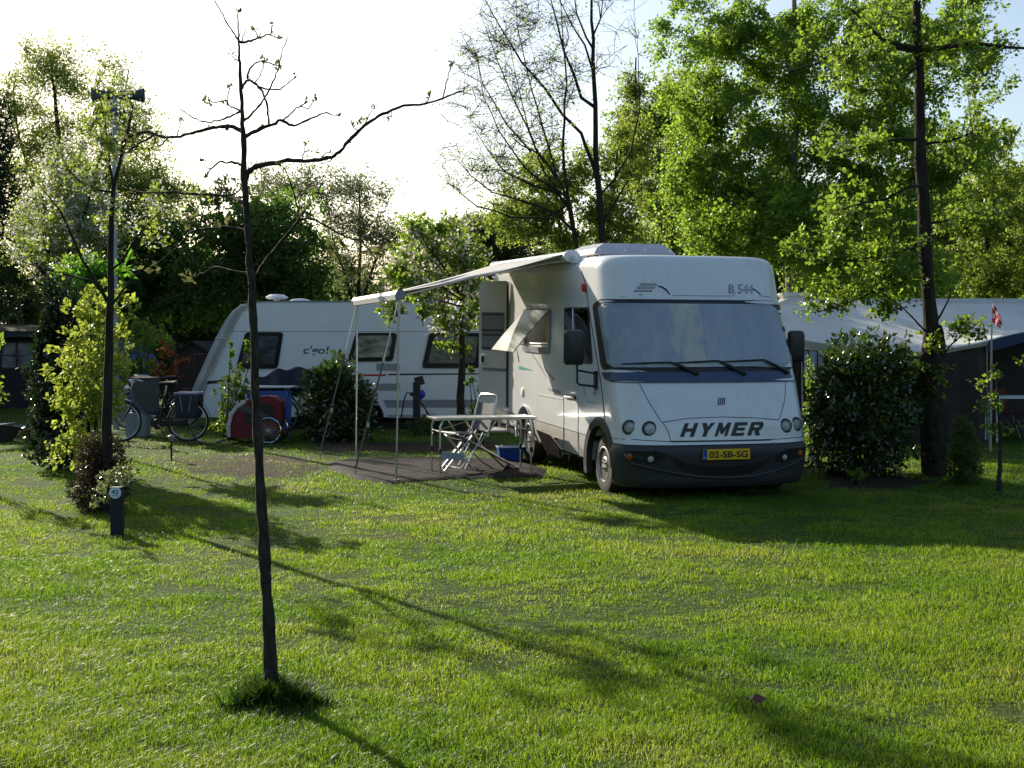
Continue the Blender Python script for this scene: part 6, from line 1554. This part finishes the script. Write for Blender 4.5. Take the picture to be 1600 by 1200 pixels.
def hanging_birch(name, label, px, d, tx, blobs, seed, n_scale=1., leaf='birch'):
    b = base_at(px, d)
    return woody(name, label, 'tree', b, [([b] + [P(x, y, d) for x, y in tx], .17, .03)], blobs, LM[leaf], M['birchbark'], seed=seed, step=.4, start=.35, twigs=8, per=36, spread=.62, L=.082, W=.062, droop=.35, tipr=.006, twig_r=.003)
DBI = 29.
hanging_birch('birch_tree', 'big birch with hanging bright green foliage above the motorhome', 1236, DBI, [(1236, 420), (1238, 320), (1240, 240), (1246, 160), (1246, 80), (1240, 0), (1238, -90)],
      [blob_px(1100, 60, 75, 90, DBI, 1.6, 34), blob_px(1075, 200, 60, 90, DBI, 1.4, 32), blob_px(1180, 60, 80, 90, DBI, 1.8, 36), blob_px(1150, 200, 70, 90, DBI, 1.6, 38), blob_px(1280, 60, 90, 90, DBI, 1.8, 36), blob_px(1270, 190, 90, 80, DBI, 1.8, 40), blob_px(1200, 300, 90, 60, DBI, 1.5, 36), blob_px(1380, 90, 90, 100, DBI, 1.8, 38), blob_px(1390, 220, 80, 80, DBI, 1.6, 36), blob_px(1490, 80, 75, 110, DBI, 1.5, 40), blob_px(1480, 230, 75, 65, DBI, 1.4, 30), blob_px(1310, 300, 80, 50, DBI, 1.5, 30), blob_px(1420, 310, 70, 50, DBI, 1.5, 26), blob_px(1090, 310, 50, 50, DBI, 1.3, 20)], 23)
bush_l = [('hazel_thicket', 'bright green thicket just above the motorhome roof on the right', 1180, 27.5, [blob_px(1130, 370, 70, 55, 27.5, 1.2, 4), blob_px(1220, 350, 80, 70, 27.5, 1.3, 5), blob_px(1290, 400, 70, 60, 27.5, 1.2, 4)], 'birch', 15000),
          ('hazel_thicket', 'green thicket behind the awning tent between birch and dark trunk', 1380, 27.8, [blob_px(1360, 360, 80, 80, 27.8, 1.3, 5), blob_px(1410, 430, 90, 50, 27.8, 1.3, 4), blob_px(1330, 440, 60, 40, 27.8, 1.2, 3)], 'birch', 17000)]
for nm, lb, px, d, bl2, lf2, n in bush_l:
    bush(nm, lb, 'shrub', base_at(px, d), bl2, LM[lf2], n, .10, .075, seed=hash(px) % 97, stems=9, shell=.45, rough=.2, group='thickets behind the motorhome')
for i, (px, d, lb, bl2) in enumerate(((1540, 31., 'green tree right of the dark trunk at the right edge', [blob_px(1500, 330, 60, 80, 31, 1.4, 34), blob_px(1560, 290, 60, 90, 31, 1.4, 34), blob_px(1560, 420, 80, 60, 31, 1.4, 34)]), (1640, 32., 'tall leafing tree cut by the right edge of the picture', [blob_px(1600, 330, 45, 130, 32, 1.4, 40), blob_px(1680, 300, 60, 120, 32, 1.4, 30), blob_px(1620, 440, 70, 50, 32, 1.4, 24)]))):
    b = base_at(px, d)
    woody('green_tree', lb, 'tree', b, [([b, P(px, 420, d), P(px + 5, 320, d), P(px + 3, 230, d)], .12, .03)], bl2, LM['spring'], M['bark'], seed=30 + i, step=.4, twigs=7, per=26, spread=.55, L=.085, W=.065, tipr=.006, group='trees at the right edge')
DP = 37.
b = base_at(1050, DP)
woody('poplar_tree', 'greyish green poplar between the bare tree and the birch', 'tree', b, [([b, P(1050, 380, DP), P(1045, 240, DP), P(1040, 120, DP)], .16, .03), ([P(1050, 380, DP), P(1000, 300, DP), P(995, 180, DP), P(993, 90, DP)], .09, .02)],
      [blob_px(1050, 180, 50, 90, DP, 1.4, 50), blob_px(1000, 230, 50, 90, DP, 1.4, 50), blob_px(1040, 310, 80, 80, DP, 1.4, 60), blob_px(1090, 330, 60, 60, DP, 1.4, 40), blob_px(975, 140, 20, 40, DP, .6, 8)], LM['pale'], M['bark'], seed=33, step=.5, twigs=7, per=24, spread=.6, L=.095, W=.06, tipr=.006)
# laurel on the right, conifer, saplings
bush('laurel_shrub', 'large dark glossy laurel right of the motorhome in front of the awning tent', 'shrub', base_at(1350, 16.3),
     [blob_px(1350, 570, 62, 50, 16.3, .55, 4), blob_px(1345, 640, 80, 62, 16.3, .65, 6), blob_px(1345, 705, 76, 48, 16.3, .6, 4), blob_px(1410, 600, 32, 60, 16.3, .4, 2), blob_px(1300, 640, 34, 70, 16.2, .4, 2)], LM['laurel'], 9500, .095, .048, seed=34, stems=10, up=.7)
bush('privet_shrub', 'narrow light upright shrub squeezed between the motorhome and the dark laurel', 'shrub', base_at(1270, 17.6),
     [blob_px(1266, 610, 12, 45, 17.6, .15, 2), blob_px(1280, 650, 14, 70, 17.6, .18, 3), blob_px(1262, 680, 9, 45, 17.6, .12, 1)], LM['lime'], 1500, .045, .024, seed=35, stems=7, up=.2)
bush('dwarf_conifer', 'small cone shaped evergreen at the foot of the dark trunk', 'conifer', base_at(1508, 15.3),
     [blob_px(1508, 672, 17, 24, 15.3, .13, 1.2), blob_px(1508, 700, 25, 32, 15.3, .19, 2.5), blob_px(1507, 735, 29, 32, 15.3, .22, 3)], leafmat('yew_leaf', (.03, .055, .012), (.09, .135, .03), (.22, .34, .03), .42), 5000, .050, .016, seed=36, stems=3)
tb_ = base_at(1563, 14.6)
woody('sapling', 'small sapling with bright lime leaves and wooden stem right of the dwarf conifer', 'young tree', tb_, [([tb_, P(1563, 700, 14.6), P(1560, 640, 14.6), P(1556, 575, 14.6)], .030, .006)],
      [blob_px(1556, 585, 16, 12, 14.6, .15, 4), blob_px(1522, 598, 14, 8, 14.6, .1, 3), blob_px(1550, 630, 22, 16, 14.6, .2, 6), blob_px(1560, 668, 28, 16, 14.6, .2, 7), blob_px(1530, 640, 16, 10, 14.6, .15, 3), blob_px(1590, 660, 14, 22, 14.6, .15, 3), blob_px(1598, 575, 12, 10, 14.6, .1, 2)],
      LM['lime'], M['bark_young'], seed=37, step=.08, twigs=4, per=3.2, spread=.10, L=.055, W=.044, tipr=.0025, twig_r=.0015, up=.9)
bush('seedling', 'tiny bright plant in the bare earth before the large laurel', 'plant', base_at(1338, 15.2), [blob_px(1338, 742, 12, 10, 15.2, .1, 1)], LM['lime'], 160, .05, .02, seed=38, stems=5)

# ------------------------------------------------------------------ background trees on the left
DL = 41.; b = base_at(110, DL)
woody('tall_tree', 'tall airy leafing tree reaching high behind the loudspeaker post', 'tree', b, [([b, P(105, 420, DL), P(100, 300, DL), P(90, 200, DL), P(80, 90, DL)], .2, .03), ([P(105, 420, DL), P(60, 320, DL), P(30, 220, DL), P(20, 140, DL)], .09, .02), ([P(102, 350, DL), P(150, 260, DL), P(190, 180, DL), P(200, 110, DL)], .09, .02)],
      [blob_px(60, 180, 75, 95, DL, 2, 64), blob_px(120, 110, 55, 45, DL, 1.6, 16), blob_px(90, 310, 95, 95, DL, 2.2, 90), blob_px(200, 190, 55, 80, DL, 1.8, 44), blob_px(190, 310, 85, 85, DL, 2, 80), blob_px(260, 310, 45, 65, DL, 1.5, 30), blob_px(130, 390, 110, 45, DL, 1.8, 50), blob_px(60, 100, 60, 40, DL, 1.5, 14)],
      LM['pale'], M['twig'], seed=40, step=.5, twigs=9, per=24, spread=1.15, L=.075, W=.055, tipr=.009, twig_r=.006)
DH = 31.; b = base_at(85, DH)
woody('hawthorn_tree', 'spreading white flowering tree in the middle distance left of the loudspeaker post', 'tree', b, [([b, P(85, 500, DH), P(78, 420, DH), P(70, 350, DH), P(66, 280, DH)], .12, .02), ([P(80, 450, DH), P(110, 390, DH), P(135, 330, DH), P(150, 270, DH)], .07, .015), ([P(82, 440, DH), P(55, 410, DH), P(25, 380, DH), P(5, 370, DH)], .06, .012)],
      [blob_px(80, 340, 70, 60, DH, 1.2, 40), blob_px(50, 400, 50, 40, DH, 1.1, 22), blob_px(130, 330, 55, 70, DH, 1.2, 34), blob_px(100, 250, 50, 40, DH, 1., 18), blob_px(170, 390, 50, 40, DH, 1.1, 18)],
      LM['pale'], M['twig'], seed=49, step=.3, twigs=7, per=14, spread=.6, L=.06, W=.042, tipr=.006, twig_r=.004, flowers=(LM['petal'], .30, .10, 16))
DK = 38.; b = base_at(-12, DK)
bush('dark_conifer', 'dense dark evergreen cut by the left edge of the picture', 'conifer', b, [blob_px(-15, 200, 30, 90, DK, .9, 2), blob_px(-15, 320, 42, 110, DK, 1.1, 4), blob_px(-20, 440, 50, 70, DK, 1.2, 3)], LM['conifer'], 16000, .16, .05, seed=41, stems=4, shell=.4, up=.1)
def round_tree(name, label, px, d, top, blobs, leaf, seed, per=20, L=.10, W=.075, group=None, tw=6, spread=.6):
    b = base_at(px, d)
    return woody(name, label, 'tree', b, [([b, P(px, 480, d), P(px + 4, (480 + top) / 2, d), P(px, top + 20, d)], .10, .02), ([P(px, 500, d), P(px - 25, 420, d), P(px - 45, (430 + top) / 2, d)], .06, .015), ([P(px, 500, d), P(px + 22, 420, d), P(px + 48, (430 + top) / 2, d)], .06, .015)], blobs, LM[leaf], M['twig'], seed=seed, step=.45, twigs=tw, per=per, spread=spread, L=L, W=W, tipr=.007, twig_r=.004, group=group)
round_tree('dense_tree', 'dense dark green tree behind the caravan nose', 400, 35., 290, [blob_px(370, 350, 75, 60, 35, 1.6, 40), blob_px(440, 360, 75, 60, 35, 1.6, 40), blob_px(330, 420, 60, 60, 35, 1.6, 34), blob_px(430, 430, 90, 50, 35, 1.6, 44), blob_px(480, 440, 40, 40, 35, 1.4, 18), blob_px(370, 470, 100, 40, 34.8, 1.5, 36)], 'darkgreen', 42, per=24, L=.12, W=.085, spread=.75)
round_tree('dense_tree', 'dark tree in the gap between blossom tree and caravan nose', 275, 36., 330, [blob_px(270, 400, 60, 50, 36, 1.5, 34), blob_px(260, 470, 80, 50, 36, 1.5, 40), blob_px(200, 480, 50, 40, 36, 1.4, 20)], 'darkgreen', 43, per=22, L=.13, W=.09)
round_tree('willow_tree', 'sparse silvery willow against the bright sky right of the dark tree', 560, 40., 270, [blob_px(440, 290, 60, 30, 40, 1.4, 26), blob_px(560, 320, 60, 45, 40, 1.5, 34), blob_px(590, 400, 50, 70, 40, 1.5, 36), blob_px(530, 400, 60, 70, 40, 1.5, 34), blob_px(490, 300, 40, 30, 40, 1.2, 14)], 'grey', 44, per=16, L=.085, W=.05, tw=9, spread=.85)
round_tree('round_tree', 'rounded green tree far behind the cherry', 655, 46., 350, [blob_px(655, 385, 32, 35, 46, 1.4, 40), blob_px(650, 430, 42, 40, 46, 1.4, 36)], 'birch', 45, per=26, L=.13, W=.10)
round_tree('willow_tree', 'grey green tree between the cherry and the bare tree', 755, 38., 330, [blob_px(740, 375, 60, 40, 38, 1.6, 56), blob_px(800, 370, 50, 40, 38, 1.6, 44), blob_px(720, 440, 80, 50, 38, 1.6, 60), blob_px(810, 420, 50, 40, 38, 1.6, 36)], 'grey', 46, per=26, L=.095, W=.065)
round_tree('leafy_tree', 'broad mid green tree filling the gap behind the golden shrub', 150, 37., 300, [blob_px(120, 400, 80, 55, 37, 1.6, 40), blob_px(200, 380, 70, 60, 37, 1.6, 40), blob_px(160, 450, 80, 40, 37, 1.6, 36), blob_px(240, 420, 50, 50, 37, 1.5, 24), blob_px(60, 420, 50, 40, 37, 1.5, 18)], 'far', 52, per=22, L=.11, W=.08, spread=.75)
round_tree('pale_tree', 'pale hazy tree above the mossy cabin roof', 40, 50., 430, [blob_px(30, 470, 50, 30, 50, 1.6, 30), blob_px(85, 460, 40, 40, 50, 1.6, 24)], 'grey', 47, per=18, L=.14, W=.10)
bush('green_shrub', 'leafy green shrub behind the second bicycle', 'shrub', base_at(225, 27.), [blob_px(210, 535, 34, 22, 27., .6, 2), blob_px(240, 530, 26, 28, 27., .6, 2), blob_px(205, 500, 22, 26, 27., .5, 1), blob_px(215, 578, 36, 22, 28., .5, 2)], LM['lime'], 2200, .085, .065, seed=48, stems=8)

# far wood closing the view, one uncountable mass
rngw = np.random.default_rng(50)
def far_wood():
    n = 52000; px = rngw.uniform(-350, 1950, n)
    top = np.interp(px, [-350, 0, 60, 110, 200, 320, 480, 560, 640, 760, 900, 1100, 1250, 1600, 1950], [230, 400, 470, 475, 420, 410, 430, 445, 430, 415, 390, 350, 310, 300, 320])
    top = top + 14 * np.sin(px * .055) + 9 * np.sin(px * .13 + 1)
    d = rngw.uniform(54, 68, n); py = top + (600 - top) * rngw.random(n) ** 1.15
    x = (px - 800) / FPX * d; z = CAMZ + (540 - py) / FPX * d
    pos = np.stack([x, d, np.maximum(z, .1)], 1); sz = rngw.uniform(.35, .75, n)
    # the wood goes on all round the clearing
    m = 26000; a = rngw.uniform(R(31), R(329), m); rr = rngw.uniform(48, 60, m); hgt = 8.5 + 2 * np.sin(a * 9) + 1.2 * np.sin(a * 23 + 1)
    pos = np.concatenate([pos, np.stack([-np.sin(a) * rr, np.cos(a) * rr, .1 + hgt * rngw.random(m) ** .9], 1)]); sz = np.concatenate([sz, rngw.uniform(.6, 1.4, m)])
    # unseen nearer belt of trees added left of the view to dim sky light
    m2 = 9000; a2 = rngw.uniform(R(24), R(80), m2); r2 = rngw.uniform(38, 45, m2); h2 = np.interp(a2, [R(24), R(32), R(37), R(80)], [5.5, 7, 9.5, 10]) + 1.2 * np.sin(a2 * 31)
    pos = np.concatenate([pos, np.stack([-np.sin(a2) * r2, np.cos(a2) * r2, .1 + h2 * rngw.random(m2) ** .9], 1)]); sz = np.concatenate([sz, rngw.uniform(.5, 1.1, m2)])
    n += m + m2
    nr = rngw.normal(size=(n, 3)); nr -= .6 * unit(pos)
    o = np_mesh('far_wood', leaf_verts(pos, rngw.normal(size=(n, 3)), nr, sz, sz * .8), LEAF_FACES, LM['far'])
    tag(o, 'dim green mass of woodland closing the view behind the campsite', 'woodland', None, 'stuff')
far_wood()
hedge_specs = [(60, 32.5, 'dark hedge beside the timber cabin', [blob_px(90, 560, 50, 40, 34.5, .8, 2), blob_px(150, 570, 50, 50, 34.5, .8, 2)]),
               (230, 32.8, 'dark hedge between the blue tent and the brown shed', [blob_px(230, 575, 60, 50, 33.5, .8, 2), blob_px(285, 590, 40, 40, 34.5, .8, 1)])]
for px, d, lb, bl2 in hedge_specs: bush('hedge', lb, 'hedge', base_at(px, d), bl2, LM['darkgreen'], 6000, .14, .09, seed=51 + px, stems=6, shell=.45)
# ------------------------------------------------------------------ grass (uncountable: one object)
def grassmat():
    m, nt, b, o = _nt('grass_blades')
    g = N(nt, 'ShaderNodeNewGeometry'); tc = N(nt, 'ShaderNodeTexCoord')
    nz = N(nt, 'ShaderNodeTexNoise', Scale=.55, Detail=5.0, Roughness=.65); nt.links.new(tc.outputs['Object'], nz.inputs[0])
    ad = N(nt, 'ShaderNodeMath', operation='MULTIPLY_ADD'); nt.links.new(g.outputs['Random Per Island'], ad.inputs[0]); ad.inputs[1].default_value = .45
    sb = N(nt, 'ShaderNodeMath', operation='MULTIPLY_ADD'); nt.links.new(nz.outputs[0], sb.inputs[0]); sb.inputs[1].default_value = 2.1; sb.inputs[2].default_value = -.78
    nt.links.new(sb.outputs[0], ad.inputs[2])
    r1 = ramp(nt, [(.0, (.032, .080, .008)), (.45, (.066, .125, .016)), (.75, (.12, .16, .032)), (1, (.28, .26, .11))])
    r2 = ramp(nt, [(.0, (.14, .33, .008)), (.45, (.31, .53, .018)), (.75, (.50, .64, .04)), (1, (.64, .60, .14))])
    nt.links.new(ad.outputs[0], r1.inputs[0]); nt.links.new(ad.outputs[0], r2.inputs[0]); nt.links.new(r1.outputs[0], b.inputs[0])
    b.inputs['Roughness'].default_value = .38; b.inputs['Specular IOR Level'].default_value = .14
    t = N(nt, 'ShaderNodeBsdfTranslucent'); nt.links.new(r2.outputs[0], t.inputs[0])
    mx = N(nt, 'ShaderNodeMixShader'); mx.inputs[0].default_value = .46
    nt.links.new(b.outputs[0], mx.inputs[1]); nt.links.new(t.outputs[0], mx.inputs[2]); nt.links.new(mx.outputs[0], o.inputs[0])
    return m
rngg = np.random.default_rng(99)
def vnoise(x, y, sc, seed):
    g = np.random.default_rng(seed).random((256, 256)); u, v = x / sc + 1000, y / sc + 1000
    i, j = np.floor(u).astype(int), np.floor(v).astype(int); fu, fv = u - i, v - j; fu = fu * fu * (3 - 2 * fu); fv = fv * fv * (3 - 2 * fv)
    q = lambda a, b: g[a % 256, b % 256]
    return (q(i, j) * (1 - fu) + q(i + 1, j) * fu) * (1 - fv) + (q(i, j + 1) * (1 - fu) + q(i + 1, j + 1) * fu) * fv
def inside(px, py, poly):
    r = np.zeros(len(px), bool); n = len(poly); j = n - 1
    for i in range(n):
        xi, yi, xj, yj = poly[i][0], poly[i][1], poly[j][0], poly[j][1]
        c = ((yi > py) != (yj > py)) & (px < (xj - xi) * (py - yi) / (yj - yi + 1e-12) + xi); r ^= c; j = i
    return r
bands = [(3.6, 4.9, 3000), (4.9, 6.2, 19000), (6.2, 8.0, 12500), (8.0, 10.5, 7400), (10.5, 14, 3900), (14, 18, 1900), (18, 25, 500), (25, 36, 140)]
XY, WID, HGT = [], [], []
for y0, y1, dn_ in bands:
    half = .41 * y1 + 3.4; n = int(2 * half * (y1 - y0) * dn_)
    x = rngg.uniform(-half, half, n); y = rngg.uniform(y0, y1, n); out = np.abs(x) > .41 * y + .7; k = (~out & (np.abs(x) < half)) | (out & (np.abs(x) < .41 * y + 3.4) & (rngg.random(n) < .34)); x, y, out = x[k], y[k], out[k]
    XY.append(np.stack([x, y], 1)); s = max(1., ((y0 + y1) / 2 / 6.5) ** .62)
    WID.append(np.where(out, .0052, .0029) * s); HGT.append(np.full(len(x), .036 * (1 + .10 * (s - 1))))
XY = np.concatenate(XY); WID = np.concatenate(WID); HGT = np.concatenate(HGT)
x, y = XY[:, 0], XY[:, 1]
patch = np.sin(x * 1.9 + 1.3 * np.sin(y * 1.4)) * np.sin(y * 2.3 + .9 * np.sin(x * 2.1 + 2)) + .7 * np.sin(x * 5.1 + y * 3.3) * np.sin(y * 6.2 - x * 1.7)
cl1 = vnoise(x, y, .16, 1); cl2 = vnoise(x, y, .55, 2); cl3 = vnoise(x, y, 1.9, 3)
clump = np.clip(.55 * cl1 + .35 * cl2 + .35 * cl3 - .12, 0, 1)
HGT = HGT * (.45 + 1.15 * clump ** 1.3 + .10 * patch) * rngg.uniform(.5, 1.3, len(x))
thin = rngg.random(len(x)) < np.clip(1.15 - 1.9 * clump, 0, .75)
drop = thin | inside(x, y, [(p.x, p.y) for p in matpts])
for i, s in enumerate(SOIL):
    c = sum(s, Vector()) / len(s); pl2 = [((c + (p - c) * .93).x, (c + (p - c) * .93).y) for p in s]
    ins = inside(x, y, pl2); drop |= ins & (rngg.random(len(x)) < (.48 if i == 0 else .9 if i != 3 else .35))
for (fu, fv) in ((-.985, AXF), (.985, AXF), (-.985, AXR), (.985, AXR)):
    p = MX @ Vector((fu, fv, 0)); drop |= ((x - p.x) ** 2 + (y - p.y) ** 2) < .03
keep = ~drop
XY, WID, HGT = XY[keep], WID[keep], HGT[keep]
# a few taller stray stems
ns = 1000; sx_ = rngg.uniform(-6, 7, ns); sy_ = rngg.uniform(5, 12, ns)
XY = np.concatenate([XY, np.stack([sx_, sy_], 1)]); WID = np.concatenate([WID, np.full(ns, .004)]); HGT = np.concatenate([HGT, rngg.uniform(.06, .10, ns)])
n = len(XY); x, y = XY[:, 0], XY[:, 1]
t = np.clip((y - 14.3) / 4.2, 0, 1); z0g = .07 * t * t * (3 - 2 * t) + lumps(x, y) - .006
az = rngg.uniform(0, 2 * np.pi, n); lean = rngg.uniform(.2, 1.35, n) * HGT
mow = .25 * np.sin(x * .9 + y * .6)
dx, dy = np.cos(az) * lean, np.sin(az) * lean + mow * HGT
fa = az + rngg.normal(0, .6, n) + np.pi / 2; wx, wy = np.cos(fa) * WID * .5, np.sin(fa) * WID * .5
V = np.empty((n, 5, 3))
V[:, 0] = np.stack([x - wx, y - wy, z0g], 1); V[:, 1] = np.stack([x + wx, y + wy, z0g], 1)
V[:, 2] = np.stack([x - wx * .8 + dx * .35, y - wy * .8 + dy * .35, z0g + HGT * .62], 1); V[:, 3] = np.stack([x + wx * .8 + dx * .35, y + wy * .8 + dy * .35, z0g + HGT * .62], 1)
V[:, 4] = np.stack([x + dx, y + dy, z0g + HGT * (.98 - .28 * np.minimum(1, lean / HGT / 1.7))], 1)
gr_ = np_mesh('grass', V, [(0, 1, 3, 2), (2, 3, 4)], grassmat()); tag(gr_, 'short mown lawn grass with paler and darker patches', 'grass', None, 'stuff')

# scattered daisies and small dead leaves: one litter object, far too many specks to count
nl = 260; lx, ly = rngg.uniform(-4.5, 5.5, nl), rngg.uniform(5.0, 13.5, nl); a = rngg.uniform(0, 6.28, nl)
lp = np.stack([lx, ly, lumps(lx, ly) + rngg.uniform(.02, .05, nl)], 1); ld = np.stack([np.cos(a), np.sin(a), rngg.uniform(-.3, .3, nl)], 1); lz = rngg.uniform(.010, .028, nl)
lt_ = np_mesh('lawn_litter', leaf_verts(lp, ld, np.tile([0, 0, 1.], (nl, 1)) + rngg.normal(size=(nl, 3)) * .4, lz, lz * .6), LEAF_FACES, leafmat('litter', (.10, .06, .03), (.55, .48, .34), (.3, .22, .12), .2, .7, .2))
tag(lt_, 'fallen petals and dry leaf scraps scattered over the lawn', 'leaf litter', None, 'stuff')
